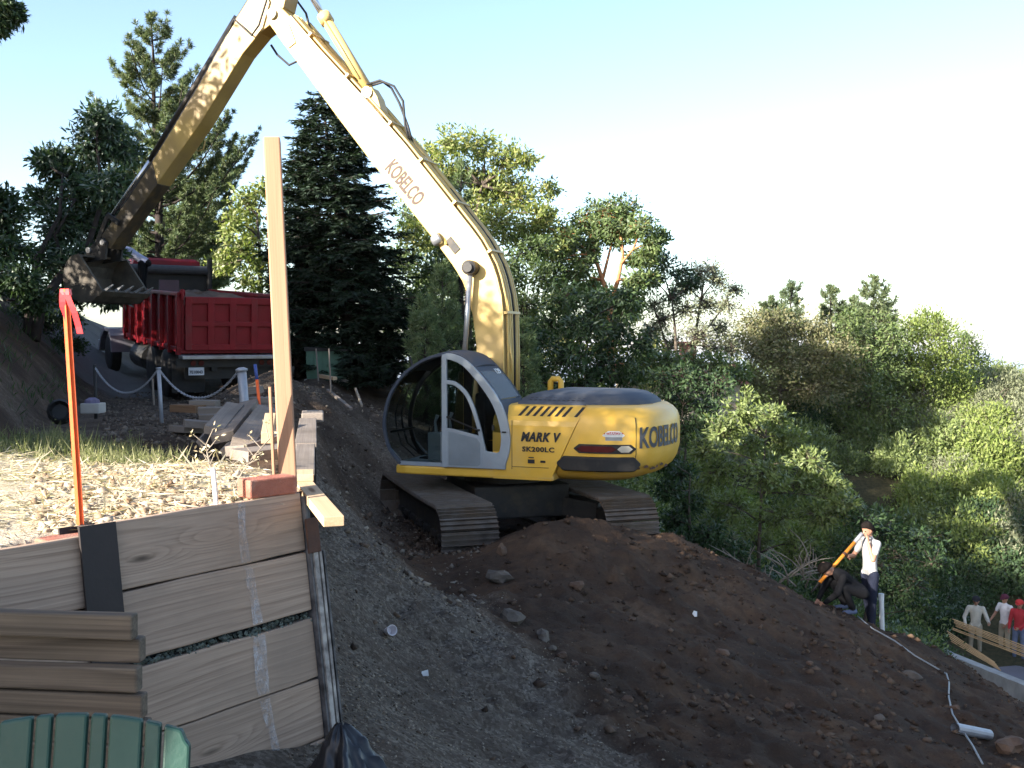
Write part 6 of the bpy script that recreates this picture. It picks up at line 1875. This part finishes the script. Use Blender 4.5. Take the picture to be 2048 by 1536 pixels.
# --- behind the boom -----------------------------------------------------------------
b = gbase(960, 30)
broad('walnut_tree', 'big sunlit yellow-green tree behind the boom lettering', b, [(905, 285, 45), (860, 310, 38), (960, 290, 45), (1010, 320, 50), (1055, 320, 34), (900, 350, 55), (960, 370, 60), (1040, 390, 52), (870, 420, 50), (1080, 450, 40), (1000, 450, 62), (930, 460, 55), (1095, 380, 26), (830, 470, 45), (820, 380, 42), (850, 350, 45), (1090, 430, 42), (1100, 500, 45), (1000, 380, 58), (940, 420, 62), (880, 480, 55), (1050, 480, 50)], 'light', 'bark', 30, leaf=(.16, .065), dens=85, per=12, seed=21, trunk_r=.16)
b = gbase(1010, 27.5)
broad('oak_tree', 'mid-green leafy tree right behind the boom foot', b, [(1070, 500, 48), (1020, 540, 50), (1090, 560, 45), (960, 560, 48), (1050, 610, 55), (870, 540, 45), (840, 600, 45), (1000, 640, 50), (1080, 670, 48), (900, 500, 40), (830, 660, 45), (980, 710, 45), (880, 700, 40)], 'mid', 'barkdark', 27, leaf=(.14, .055), dens=110, per=12, seed=22)
b = gbase(880, 34)
broad('oak_tree', 'mid-green tree filling the gap behind conifer and boom', b, [(830, 440, 45), (880, 480, 50), (810, 520, 45), (860, 560, 55), (920, 560, 50), (830, 620, 55), (900, 640, 55), (780, 600, 45), (960, 640, 50), (860, 700, 55), (940, 720, 55), (1010, 600, 45), (780, 690, 45)], 'mid', 'bark', 34, leaf=(.17, .075), dens=85, per=13, seed=28)
b = gbase(1180, 35)
broad('oak_tree', 'sunlit tree in the gap below the orange-barked crown', b, [(1120, 600, 45), (1180, 570, 35), (1190, 640, 50), (1260, 620, 42), (1130, 680, 55), (1220, 700, 55), (1300, 680, 40), (1060, 640, 45), (1070, 720, 55), (1290, 740, 45)], 'light', 'bark', 35, leaf=(.18, .08), dens=70, per=12, seed=29)
for px, py, Y, hh, rr_, s, lb in ((885, 545, 23.5, None, .62, 31, 'young pale pine beside the boom cylinder'), (922, 335, 27, None, .75, 32, 'slender pale pine with bare tips behind the boom'), (1045, 660, 22, None, .5, 33, 'small bright pine above the engine cover'), (850, 620, 22.5, None, .5, 34, 'small pale pine seen over the cab roof')):
    b = gbase(px, Y); conifer('young_pine', lb, b, zpx(py, Y) - b.z, rr_, 'pinelight', kind='pine', seed=s, z0=.08, whorls=14, needles=2.0, nl=.16, nw=.022, group=None)
# --- orange-barked tree and its neighbours ----------------------------------------------
b = gbase(1222, 30)
broad('madrone_tree', 'tree with orange bark and a round sunlit crown', b, [(1205, 425, 42), (1250, 425, 42), (1165, 445, 36), (1285, 455, 34), (1225, 465, 40), (1140, 490, 34), (1185, 495, 26), (1305, 490, 24), (1150, 545, 34), (1275, 520, 24), (1270, 560, 26), (1120, 560, 34), (1130, 470, 38), (1110, 520, 40), (1250, 460, 42), (1300, 510, 30), (1318, 475, 20), (1200, 460, 42), (1165, 520, 36), (1130, 595, 42), (1265, 590, 38), (1295, 560, 30), (1230, 605, 40), (1180, 580, 34)], 'mid', 'barkorange', 30, leaf=(.16, .065), dens=120, per=12, seed=23, twig=.009,
      stems=[([(1222, 720, 30), (1220, 600, 30), (1205, 560, 30), (1190, 515, 30), (1182, 470, 30.2)], .10, .035), ([(1220, 610, 30), (1236, 560, 29.9), (1246, 510, 29.9), (1240, 460, 30)], .08, .03), ([(1205, 560, 30), (1215, 520, 30.1), (1225, 480, 30.2)], .05, .03), ([(1240, 530, 29.9), (1265, 500, 29.8), (1280, 465, 29.8)], .045, .02)])
b = gbase(1180, 24.5)
broad('laurel_tree', 'dark shaded broadleaf tree behind the cab and hood', b, [(1130, 600, 48), (1190, 600, 48), (1250, 605, 45), (1110, 650, 45), (1170, 655, 52), (1235, 660, 52), (1060, 680, 40), (1280, 690, 35), (1130, 715, 55), (1200, 725, 55), (1260, 740, 45), (1070, 740, 45), (1150, 780, 50), (1080, 790, 45), (1230, 790, 45), (1010, 760, 40), (990, 690, 30)], 'deep', 'barkdark', 24.5, leaf=(.17, .05), dens=135, per=11, seed=24, droop=.5)
b = gbase(1345, 31)
broad('madrone_tree', 'dark crowned tree between the orange-barked and the thin tree', b, [(1325, 525, 28), (1355, 550, 34), (1385, 565, 24), (1310, 560, 22), (1345, 590, 24)], 'bay', 'bark', 31, leaf=(.15, .055), dens=100, per=11, seed=25)
b = gbase(1375, 31.5)
broad('thin_tree', 'thinly leaved tree with sky showing through its twigs', b, [(1395, 545, 34), (1435, 560, 34), (1455, 610, 30), (1415, 610, 40), (1370, 620, 38), (1325, 640, 36), (1440, 660, 38), (1395, 670, 42), (1345, 690, 36), (1460, 700, 30), (1310, 610, 30), (1425, 540, 30), (1470, 580, 22), (1300, 660, 30), (1420, 700, 40), (1370, 570, 30)], 'olive', 'bark', 31.5, leaf=(.10, .045), dens=170, per=6, seed=26, spread=.2, twig=.010,
      stems=[([(1372, 800, 31.5), (1376, 720, 31.5), (1392, 660, 31.5), (1402, 600, 31.5), (1410, 545, 31.6)], .085, .02), ([(1345, 800, 31.3), (1335, 700, 31.3), (1318, 640, 31.3)], .06, .015), ([(1385, 690, 31.5), (1420, 650, 31.4), (1450, 610, 31.4)], .04, .015)])
# chimney and roof of a house beyond
HS = thing('far_house', 'red tiled roof with a brick chimney half hidden by trees', 'house', gbase(1340, 38, 0))
zr = zpx(768, 38) - HS.location.z
m_ = MB(); m_.box(-1.6, 2.6, 0, 4, -.3, zr); m_.build('wall', mat('cream_stucco', (.42, .36, .28), (.36, .3, .23), 3, .9, .2, 40), HS)
m_ = MB(); m_.prism([(-.3, zr), (4.3, zr), (2.0, zr + .75)], -1.9, 2.9, plane='yz'); m_.build('roof', mat('red_tile', (.24, .085, .055), (.17, .06, .04), 6, .8, .4, 20), HS)
m_ = MB(); cxx = at(1378, 700, 38.6).x - HS.location.x; m_.box(cxx - .28, cxx + .28, .6, 1.1, zr, zpx(688, 38.6) - HS.location.z); m_.box(cxx - .34, cxx + .34, .54, 1.16, zpx(688, 38.6) - HS.location.z, zpx(683, 38.6) - HS.location.z); m_.build('chimney', MT['brick'], HS)
for k in range(3):
    m_ = MB(); m_.box(-1.2 + 1.2 * k, -.6 + 1.2 * k, -.03, .02, zr - 1.3, zr - .4); m_.build('window', MT['glass'], HS)
# --- shrubs right of the machine -----------------------------------------------------------
def shr(label, px, Y, clumps, lm, leaf, seed, dens=140, per=12, **kw):
    b_ = gbase(px, Y); broad('shrub', label, b_, clumps, lm, 'bark', Y, leaf=leaf, dens=dens, per=per, seed=seed, cat='shrub', trunk_r=.05, **kw)
shr('dark shrub just above the counterweight', 1360, 24, [(1320, 760, 40), (1375, 760, 45), (1430, 770, 45), (1350, 800, 45), (1400, 820, 50), (1320, 830, 45), (1380, 860, 50)], 'deep', (.12, .05), 41)
shr('sunlit reddish-green shrub below the chimney', 1340, 27, [(1300, 715, 28), (1340, 722, 30), (1390, 728, 32), (1440, 735, 34), (1480, 745, 30), (1290, 750, 24)], 'mid', (.13, .055), 42)
shr('big round sunlit bush with whorled leaves right of the counterweight', 1520, 19, [(1490, 820, 42), (1545, 835, 42), (1450, 860, 42), (1410, 900, 40), (1510, 880, 55), (1580, 880, 42), (1620, 925, 42), (1440, 940, 52), (1530, 950, 60), (1600, 970, 50), (1660, 970, 36), (1395, 970, 36), (1400, 1000, 36), (1470, 1010, 55), (1560, 1030, 55), (1640, 1030, 45), (1430, 1050, 40), (1510, 1080, 50), (1600, 1090, 48), (1690, 1010, 34), (1680, 1080, 42)], 'bush', (.115, .038), 43, 150, 15, spread=.10)
shr('shaded bush under the counterweight beside the right track', 1400, 18.2, [(1360, 950, 30), (1380, 1010, 36), (1350, 1040, 34), (1420, 1070, 36), (1370, 1080, 30), (1470, 1110, 34), (1340, 980, 28), (1330, 920, 22)], 'deep', (.11, .038), 44)
shr('shaded thicket behind the standing man', 1720, 18.5, [(1720, 1040, 46), (1770, 1060, 50), (1690, 1100, 46), (1800, 1110, 50), (1750, 1130, 52), (1830, 1170, 46), (1790, 1190, 46), (1700, 1160, 40), (1840, 1220, 36), (1620, 1120, 40), (1650, 1170, 36), (1840, 1080, 46), (1870, 1130, 40)], 'deep', (.10, .035), 45)
# dead brush on the edge of the dig
DB = thing('dead_brush', 'tangle of pale dead branches at the edge of the dig', 'brush', gbase(1560, 17.0, 0))
rd_ = random.Random(77)
for k in range(26):
    a = at(rd_.uniform(1490, 1640), rd_.uniform(1130, 1185), rd_.uniform(16.6, 17.6)) - DB.location
    ang = rd_.uniform(-.6, 2.6); L = rd_.uniform(.35, 1.0); e = a + Vector((math.cos(ang) * L, rd_.uniform(-.3, .3), abs(math.sin(ang)) * L * .8))
    m_ = MB(); m_.tube(bend(a, e, 4, .12, rd_), [.018, .014, .011, .008, .004], 5)
    mid = a.lerp(e, .55); e2 = mid + Vector((rd_.uniform(-.3, .3), rd_.uniform(-.2, .2), rd_.uniform(.05, .3))); m_.tube(bend(mid, e2, 3, .1, rd_), [.009, .007, .005, .003], 4)
    m_.build('branch', MT['barkpale'], DB, True)
# --- far right ridge: pines, tall shrubs -------------------------------------------------------
for px, py, Y, rr_, s, lb in ((1580, 575, 44, 1.3, 51, 'far pine with a narrow top, leftmost of the ridge pines'), (1660, 582, 46, 1.4, 52, 'far pine with a thin open top in the middle of the ridge'), (1745, 562, 44, 1.9, 53, 'tallest far pine on the ridge, with spreading tips'), (1540, 605, 47, 1.3, 54, 'short far pine beside the thin tree'), (1705, 605, 48, 1.4, 55, 'far pine half hidden behind the tallest one')):
    b = gbase(px, Y); conifer('ridge_pine', lb, b, zpx(py, Y) - b.z, rr_, 'pine', kind='pine', seed=s, z0=.06, whorls=18, needles=1.7, nl=.22, nw=.036, prof=lambda t: (1 - t) ** .6)
def far(label, px, Y, clumps, lm, leaf, seed, dens=55, per=13, **kw):
    clumps = [(c[0], c[1] - 14, c[2] * 1.08) for c in clumps]
    b_ = gbase(px, Y); broad('ridge_tree', label, b_, clumps, lm, 'bark', Y, leaf=leaf, dens=dens, per=per, seed=seed, trunk_r=.09, spread=.24, **kw)
far('brownish green tree on the ridge below the pines', 1570, 40, [(1500, 665, 40), (1545, 652, 36), (1470, 700, 36), (1540, 690, 45), (1590, 670, 40), (1640, 680, 45), (1510, 720, 42), (1570, 730, 52), (1630, 735, 52), (1680, 720, 42), (1500, 770, 45), (1560, 790, 50), (1640, 790, 50), (1690, 770, 42)], 'autumn', (.16, .08), 56)
far('deep green tree under the tallest ridge pine', 1730, 41, [(1700, 655, 34), (1765, 660, 34), (1790, 690, 34), (1710, 690, 40), (1760, 700, 42), (1720, 750, 50), (1770, 760, 45), (1740, 810, 55), (1690, 830, 50), (1780, 830, 45)], 'mid', (.16, .07), 57)
far('rounded sunlit tree with upright shoots on the ridge', 1850, 43, [(1850, 648, 26), (1825, 665, 26), (1875, 660, 28), (1830, 690, 40), (1880, 680, 38), (1820, 740, 48), (1870, 740, 50), (1910, 730, 42), (1830, 800, 52), (1890, 800, 52), (1930, 780, 36), (1850, 850, 50), (1920, 840, 45)], 'lime', (.17, .065), 58, droop=-.9)
far('darker round tree beside the bay view', 1945, 47, [(1930, 700, 34), (1950, 735, 32), (1920, 760, 40), (1955, 770, 26)], 'mid', (.16, .065), 59, droop=-.5)
# --- thicket of shrubs over the slope ------------------------------------------------------------
def shrub_mesh(lm, leaf, seed, n=520, per=13, up=0.0):
    r = np.random.default_rng(seed); u = unit(r.normal(size=(n, 3))); u[:, 2] = np.abs(u[:, 2]) * .95 - .12
    lob = np.array([mnoise.noise(Vector(x) * 2.6 + Vector((seed, 0, 0))) for x in u])
    p = u * ((r.random(n) ** .33) * (.85 + .5 * lob))[:, None]
    ii = np.repeat(np.arange(n), per); k = len(ii)
    pos = p[ii] + r.normal(size=(k, 3)) * .085
    d = unit(p[ii]) * .6 + r.normal(size=(k, 3)) * .7 + np.array([0, 0, up])
    v = kites(pos, d, leaf[0] * (.6 + .7 * r.random(k)), leaf[1] * (.7 + .6 * r.random(k)), unit(p[ii]) * .95 + np.array([0, 0, .25]), r)
    me = quads_mesh('crown', v); me.materials.append(LM[lm])
    w = MB(); rd = random.Random(seed)
    for j in range(7):
        a = rd.uniform(0, 6.28); w.tube(bend((0, 0, -.1), (math.cos(a) * .6, math.sin(a) * .6, rd.uniform(.3, .8)), 4, .1, rd), [.035, .028, .02, .013, .006], 5)
    wm = w.mesh('stems'); wm.materials.append(MT['bark'])
    return me, wm


VAR = [('olive', (.10, .04), 1, .2, 'olive-grey coyote brush in the hillside thicket'), ('olive', (.09, .035), 2, .1, 'olive-grey coyote brush in the hillside thicket'),
       ('lime', (.10, .042), 3, .25, 'bright yellow-green shrub with upright shoots in the thicket'), ('deep', (.11, .042), 4, 0, 'deep green shrub in the hillside thicket'),
       ('mid', (.12, .045), 5, .2, 'mid-green shrub in the hillside thicket'), ('bush', (.11, .04), 6, .1, 'pale-tipped green shrub in the hillside thicket')]
PROTO = [(shrub_mesh(v[0], v[1], v[2], up=v[3]), v[4], v[0]) for v in VAR]
def where(lb, X, Y):
    kind = lb.split(' in the')[0]
    if X / Y > .40: w = 'on the spur beside the bay view' if Y > 36 else 'on the slope above the three men'
    elif Y > 38: w = 'at the foot of the ridge trees'
    elif Y < 28: w = 'in the gully behind the standing man'
    else: w = 'between the round bush and the ridge trees'
    return kind + ' ' + w


rd_ = random.Random(5); placed = []
tries = 0
while len(placed) < 150 and tries < 6000:
    tries += 1
    Y = rd_.uniform(18.5, 52); X = rd_.uniform(.02, .56) * Y
    u = X / Y
    if Y < 33 and u > .405: continue
    if Y < 21 and u < .30: continue
    if Y < 27 and u < .10: continue
    if 17 < Y < 20.5 and u < .42: continue
    s = rd_.uniform(.65, 1.25) * (1.0 if Y < 30 else 1.35)
    if any((X - a) ** 2 + (Y - b_) ** 2 < (.62 * (s + c)) ** 2 for a, b_, c in placed): continue
    placed.append((X, Y, s))
    if Y > 36 and u > .36: k = rd_.choice((0, 1, 0, 2, 5))
    elif Y < 27: k = rd_.choice((3, 4, 3, 5, 3))
    else: k = rd_.choice((2, 4, 5, 3, 0, 2))
    (cm, wm), lb, lm_ = PROTO[k]
    lb = where(lb, X, Y)
    o = thing('thicket_shrub', lb, 'shrub', (X, Y, Hs(X, Y) - .1), rd_.uniform(0, 6.28), lb)
    sc = (s * rd_.uniform(.9, 1.2), s * rd_.uniform(.9, 1.2), s * rd_.uniform(.8, 1.35)); o.scale = sc
    for nm, me in (('crown', cm), ('stems', wm)):
        c = bpy.data.objects.new(nm, me); COL.objects.link(c); c.parent = o
# near right edge shrubs beside the slab and on the spur
for i, (px, py, Y, s, k) in enumerate(((1990, 800, 45, 1.7, 0), (2040, 790, 44, 1.8, 1), (2060, 850, 40, 1.6, 0), (1975, 870, 40, 1.6, 2), (2030, 920, 38, 1.6, 0), (1940, 930, 36, 1.4, 2), (1990, 980, 35, 1.4, 2), (2050, 1010, 34, 1.5, 0), (1920, 1010, 34, 1.3, 4), (1960, 1060, 34, 1.3, 3), (2020, 1080, 33, 1.4, 0), (1900, 1090, 33, 1.2, 3), (2050, 1150, 33, 1.4, 3), (1980, 1150, 32.6, 1.3, 3), (1900, 1170, 32, 1.2, 3), (1860, 1150, 30, 1.1, 3), (1870, 1230, 27, .9, 3), (1940, 1200, 32, 1.2, 3), (2010, 1200, 32, 1.3, 3), (2060, 1230, 32, 1.2, 3), (1900, 1250, 31, 1.0, 3), (1850, 960, 34, 1.3, 5), (1790, 980, 32, 1.3, 2), (1680, 960, 27, 1.4, 3), (1725, 990, 26, 1.3, 4), (1745, 930, 29, 1.4, 3), (1790, 930, 30, 1.3, 5), (1700, 1010, 24.5, 1.2, 3))):
    (cm, wm), lb, lm_ = PROTO[k]
    p = at(px, py, Y); z = Hs(p.x, p.y) - .1
    lb = where(lb, p.x, p.y)
    o = thing('thicket_shrub', lb, 'shrub', (p.x, p.y, z), i * 1.3, lb); o.scale = (s, s, s * 1.1)
    for nm, me in (('crown', cm), ('stems', wm)):
        c = bpy.data.objects.new(nm, me); COL.objects.link(c); c.parent = o
me, wm = shrub_mesh('rosy', (.12, .02), 9, 300, 12, 1.2)
for i, (px, py, Y) in enumerate(((1800, 905, 31), (1840, 895, 31.5), (1870, 905, 32))):
    p = at(px, py, Y); z = Hs(p.x, p.y)
    o = thing('seedhead_shrub', 'shrub with rosy brown seed heads in the thicket', 'shrub', (p.x, p.y, z), i, 'rosy seed-head shrubs'); o.scale = (.42, .42, .5)
    for nm, mm_ in (('crown', me), ('stems', wm)):
        c = bpy.data.objects.new(nm, mm_); COL.objects.link(c); c.parent = o
# --- trees on the bank just outside the picture, whose shade lies over the dig --------------------
for i, (X, Y, top, rad) in enumerate(((-10.2, 4.7, 5.3, 1.7), (-10.6, 8.6, 5.5, 1.9), (-10.5, 6.6, 4.7, 1.6), (-11.0, 10.6, 5.7, 2.0), (-11.6, 12.9, 8.2, 2.1), (-12.2, 15.2, 8.0, 2.1), (-13.2, 17.6, 7.2, 2.1), (-14.6, 20.0, 6.8, 2.1), (-16.4, 22.4, 6.0, 2.0))):
    z = Hs(X, Y); b = Vector((X, Y, z - .1)); r = np.random.default_rng(300 + i); n = 620
    H_ = top - z
    u = unit(r.normal(size=(n, 3))); p = u * (r.random(n) ** .35)[:, None] * np.array([rad, rad, H_ * .5]) + np.array([0, 0, H_ * .52])
    ii = np.repeat(np.arange(n), 12); k = len(ii)
    v = kites(p[ii] + r.normal(size=(k, 3)) * .16, r.normal(size=(k, 3)), .18, .075, None, r)
    w = MB(); w.tube(bend((0, 0, -.2), (0, 0, H_ * .8), 5, .05), [.14, .12, .10, .08, .05, .03], 8)
    cen = np.tile([[0, 0, H_ * .4]], (n, 1))
    plant('bay_tree', 'evergreen tree on the bank beyond the cut slope, casting shade over the dig', 'tree', b, v, w, sticks(cen, p, .012, .004), 'bay', 'barkdark', 'shade trees on the bank')
b = Vector((-6.4, 8.6, Hs(-6.4, 8.6) - .1))
broad('bay_tree', 'overhanging evergreen whose twig tip pokes in beside the sky', b, [(-60, 20, 70, 0), (2, 18, 30, 0), (20, 30, 20, .1), (-120, 60, 90, 0), (-10, 50, 20, 0), (-200, 150, 110, 0)], 'deep', 'barkdark', 9.0, leaf=(.075, .02), dens=420, per=12, seed=71, spread=.06,
      stems=[([(-420, 700, 8.6), (-380, 400, 8.7), (-260, 200, 8.9), (-100, 60, 9.0), (10, 20, 9.0)], .10, .01)])
# unseen board fence, added left of the camera to shade the stacked timber
FN = thing('shade_fence', 'weathered board fence beside the stacked timber', 'fence', (-3.6, .05, -1.95), R(86))
for k in range(14):
    m_ = MB(); m_.box(k * .146, k * .146 + .138, -.01, .01, 0, 2.45 + .01 * math.sin(k * 2)); m_.build('board', MT['greylumber'], FN, bevel=.003)
for z in (.4, 1.9):
    m_ = MB(); m_.box(0, 2.04, .012, .05, z, z + .09); m_.build('rail', MT['greylumber'], FN)
# ================================================================== small cover
r = np.random.default_rng(99)
# straw on the terrace
n = 15000
Y = 3.0 + 5.4 * r.random(n) ** .9; X = -.08 * Y - (.62 * Y) * r.random(n)
ok = (terrace(X, Y) > .9) & (Y + .5 * fbm(X, Y, .6, 3) < straw_end(X, Y)) & (toe(Y) - X < .6)
X, Y = X[ok], Y[ok]
clump = fbm(X, Y, 1.7, 3); ok = clump > r.random(len(X)) * .9 - .62; X, Y = X[ok], Y[ok]
Z = H(X, Y) + .006 + .03 * r.random(len(X))
d = r.normal(size=(len(X), 3)) * np.array([1, 1, .16])
v = kites(np.c_[X, Y, Z], d, .05 + .16 * r.random(len(X)), .005 + .006 * r.random(len(X)), np.tile([0, 0, 1.0], (len(X), 1)), r, .5)
tag(link('straw', quads_mesh('straw', v), LM['straw']), 'loose straw strewn over the sunlit terrace', 'straw', None, 'stuff')
# weeds along the back of the straw and on the bank foot
n = 520
Y = 7.0 + 2.8 * r.random(n); X = -(.325 + .24 * r.random(n)) * Y
keep = (r.random(n) < sstep(7.0, 8.0, Y + fbm(X, Y, .8, 3) * 1.2)) & (fbm(X + 9, Y, 1.2, 2) > -.25); X, Y = X[keep], Y[keep]
k = 16; ii = np.repeat(np.arange(len(X)), k); N_ = len(ii)
px_ = X[ii] + r.normal(size=N_) * .045; py_ = Y[ii] + r.normal(size=N_) * .045
c = np.c_[px_, py_, H(px_, py_)]
hgt = (.05 + .20 * r.random(len(X)) ** 2)[ii] * (.5 + .7 * r.random(N_))
d = np.c_[r.normal(size=N_) * .35, r.normal(size=N_) * .35, np.ones(N_)]
v = kites(c, d, hgt, .004 + .005 * r.random(N_), None, r, .35)
# small side leaves
s = r.choice(N_, N_ // 2); c2 = c[s] + unit(d[s]) * (hgt[s] * (.3 + .6 * r.random(len(s))))[:, None]
v2 = kites(c2, r.normal(size=(len(s), 3)) + np.array([0, 0, .4]), .028, .012, None, r)
tag(link('weeds', quads_mesh('weeds', np.concatenate([v, v2])), LM['weed']), 'grey-green weeds and grass at the edge of the straw', 'weeds', None, 'stuff')
# sparse tufts on the cut bank and dug edge
n = 170
Y = 9 + 14 * r.random(n); X = toe(Y) - .1 - 3.2 * r.random(n)
ii = np.repeat(np.arange(n), 9); N_ = len(ii); px_ = X[ii] + r.normal(size=N_) * .08; py_ = Y[ii] + r.normal(size=N_) * .08
v = kites(np.c_[px_, py_, H(px_, py_) - .01], np.c_[r.normal(size=N_) * .6 + .2, r.normal(size=N_) * .6 - .2, np.ones(N_)], .10 + .14 * r.random(N_), .014, None, r)
tag(link('bank_grass', quads_mesh('bank_grass', v), LM['deep']), 'sparse dull grass tufts on the shaded cut bank', 'grass', None, 'stuff')


def stones(n, X, Y, size, name, mm, label):
    base = np.array([(1, 0, 0), (-1, 0, 0), (0, 1, 0), (0, -1, 0), (0, 0, 1), (0, 0, -1)], float)
    fc = np.array([(0, 2, 4), (2, 1, 4), (1, 3, 4), (3, 0, 4), (2, 0, 5), (1, 2, 5), (3, 1, 5), (0, 3, 5)])
    n = len(X); j = base[None] * (1 + .5 * r.normal(size=(n, 6, 1)).clip(-.9, .9) * .6) + .28 * r.normal(size=(n, 6, 3))
    a = r.random(n) * 6.28; ca, sa = np.cos(a), np.sin(a)
    x = j[..., 0] * ca[:, None] - j[..., 1] * sa[:, None]; y = j[..., 0] * sa[:, None] + j[..., 1] * ca[:, None]
    j = np.stack([x, y, j[..., 2] * .75], -1) * size[:, None, None]
    v = j + np.c_[X, Y, H(X, Y) + size * .2][:, None, :]
    f = (fc[None] + 6 * np.arange(n)[:, None, None]).reshape(-1, 3)
    tag(link(name, indexed_mesh(name, v.reshape(-1, 3), f), mm), label, 'stones', None, 'stuff')


def stonemat(name, cols):
    m, nt, b = _nt(name); g = N(nt, 'NewGeometry')
    col = ramp(nt, g.outputs['Random Per Island'], [(i / (len(cols) - 1), c) for i, c in enumerate(cols)])
    nt.links.new(col, b.inputs['Base Color']); b.inputs['Roughness'].default_value = .95; b.inputs['Specular IOR Level'].default_value = .15
    return m


n = 34000
Y = 4.6 + 9.5 * r.random(n) ** 1.1; X = -2.2 + 4.4 * r.random(n)
e = np.interp(Y, [4, 6.5, 9, 11, 12.4, 13], [1.5, 1.1, .35, -.2, -1.7, -3])
ok = (terrace(X, Y) < .02) & (r.random(n) < sstep(-.7, .5, e - X + .9 * fbm(X, Y, .6, 3))) & (r.random(n) < .35 + 1.6 * np.clip(fbm(X + 3, Y + 8, .9, 3) + .2, 0, 1)); X, Y = X[ok], Y[ok]
stones(n, X, Y, .004 + .010 * r.random(len(X)) ** 3.2, 'gravel', stonemat('gravel_stone', [(.06, .046, .034), (.13, .104, .079), (.205, .168, .13), (.31, .26, .2)]), 'loose grey gravel on the near slope')
n = 30000
Y = 5.5 + 12.5 * r.random(n); X = -2.0 + 10.5 * r.random(n)
e = np.interp(Y, [4, 6.5, 9, 11, 12.4, 13], [1.5, 1.1, .35, -.2, -1.7, -3])
ok = (terrace(X, Y) < .02) & (r.random(n) < sstep(-.3, .8, X - e + .9 * fbm(X, Y, .6, 3)) + .06) & (r.random(n) < .25 + 1.8 * np.clip(fbm(X, Y + 5, 1.1, 3) + .1, 0, 1)); X, Y = X[ok], Y[ok]
stones(n, X, Y, .008 + .045 * r.random(len(X)) ** 5, 'soil_clods', stonemat('soil_clod', [(.03, .02, .014), (.055, .036, .025), (.09, .058, .038), (.13, .09, .063)]), 'clods of brown soil on the dug bank')
n = 16000
Y = 9.5 + 13.5 * r.random(n); X = -4.4 + 4.6 * r.random(n)
ok = (terrace(X, Y) < .6) & (X < -.2 - .06 * (Y - 10)) & (r.random(n) < .3 + 1.5 * np.clip(fbm(X, Y + 15, 1.0, 3) + .15, 0, 1)); X, Y = X[ok], Y[ok]
stones(n, X, Y, .007 + .04 * r.random(len(X)) ** 5, 'path_rubble', stonemat('path_rubble', [(.05, .036, .026), (.11, .082, .06), (.18, .145, .11), (.27, .225, .175)]), 'rubble and clods on the sloping dirt path')
n = 5200
Y = 9 + 14 * r.random(n); X = -.20 * Y - .2 * Y * r.random(n)
ok = (np.abs(X + .30 * Y) < 3); X, Y = X[ok], Y[ok]
stones(n, X, Y, .008 + .03 * r.random(len(X)) ** 3, 'path_stones', stonemat('path_stone', [(.05, .038, .03), (.11, .085, .065), (.2, .16, .125)]), 'small stones on the shaded path')
n = 2600
Y = 4.2 + 3.6 * r.random(n); X = -.15 * Y - .32 * Y * r.random(n)
ok = (terrace(X, Y) > .9) & (Y < straw_end(X, Y)); X, Y = X[ok], Y[ok]
stones(n, X, Y, .008 + .03 * r.random(len(X)) ** 3, 'terrace_stones', stonemat('terrace_stone', [(.22, .14, .085), (.34, .25, .17), (.48, .41, .32)]), 'tan pebbles among the straw')
# dry twigs by the white stake
for px, py, Y, tx, ty, lb in ((438, 1000, 5.3, 412, 890, 'dry forked sprig beside the white stake'), (470, 985, 5.6, 538, 880, 'long dry sprig leaning towards the tall post')):
    a = at(px, py, Y); a.z = Hs(a.x, a.y); b_ = at(tx, ty, Y + .1); rd_ = random.Random(px); pts = bend(a, b_, 6, .08, rd_)
    m_ = MB(); m_.tube(pts, [.006, .0055, .005, .0045, .004, .003, .002], 5)
    lv = []
    for i in range(2, 7):
        for s in (-1, 1):
            q = pts[i] + Vector((s * rd_.uniform(.02, .09), rd_.uniform(-.03, .03), rd_.uniform(.02, .09))); m_.tube([pts[i], q], [.003, .0015], 4)
            for k in range(4): lv.append(np.array(q) + r.normal(size=3) * .012)
    o = thing('dry_sprig', lb, 'twig', a)
    for i_, vv in enumerate(m_.v): m_.v[i_] = tuple(Vector(vv) - a)
    m_.build('stem', MT['barkpale'], o)
    lv = np.array(lv) - np.array(a)
    tag(link('leaf_tufts', quads_mesh('leaf_tufts', kites(lv, r.normal(size=lv.shape), .03, .012, None, r)), LM['straw'], o), kind='stuff')
# ------------------------------------------------------------------ haze over the bay
hz = MB(); hz.box(-32000, 32000, -90, 54000, -172, 16)
hm = bpy.data.materials.new('pale_haze'); hm.use_nodes = True; nt_ = hm.node_tree; nt_.nodes.clear()
pv_ = nt_.nodes.new('ShaderNodeVolumePrincipled'); pv_.inputs['Color'].default_value = (.93, .95, 1.0, 1); pv_.inputs['Density'].default_value = 5e-5; pv_.inputs['Anisotropy'].default_value = 0.0
ou_ = nt_.nodes.new('ShaderNodeOutputMaterial'); nt_.links.new(pv_.outputs[0], ou_.inputs['Volume'])
tag(hz.build('haze', hm), kind='stuff')
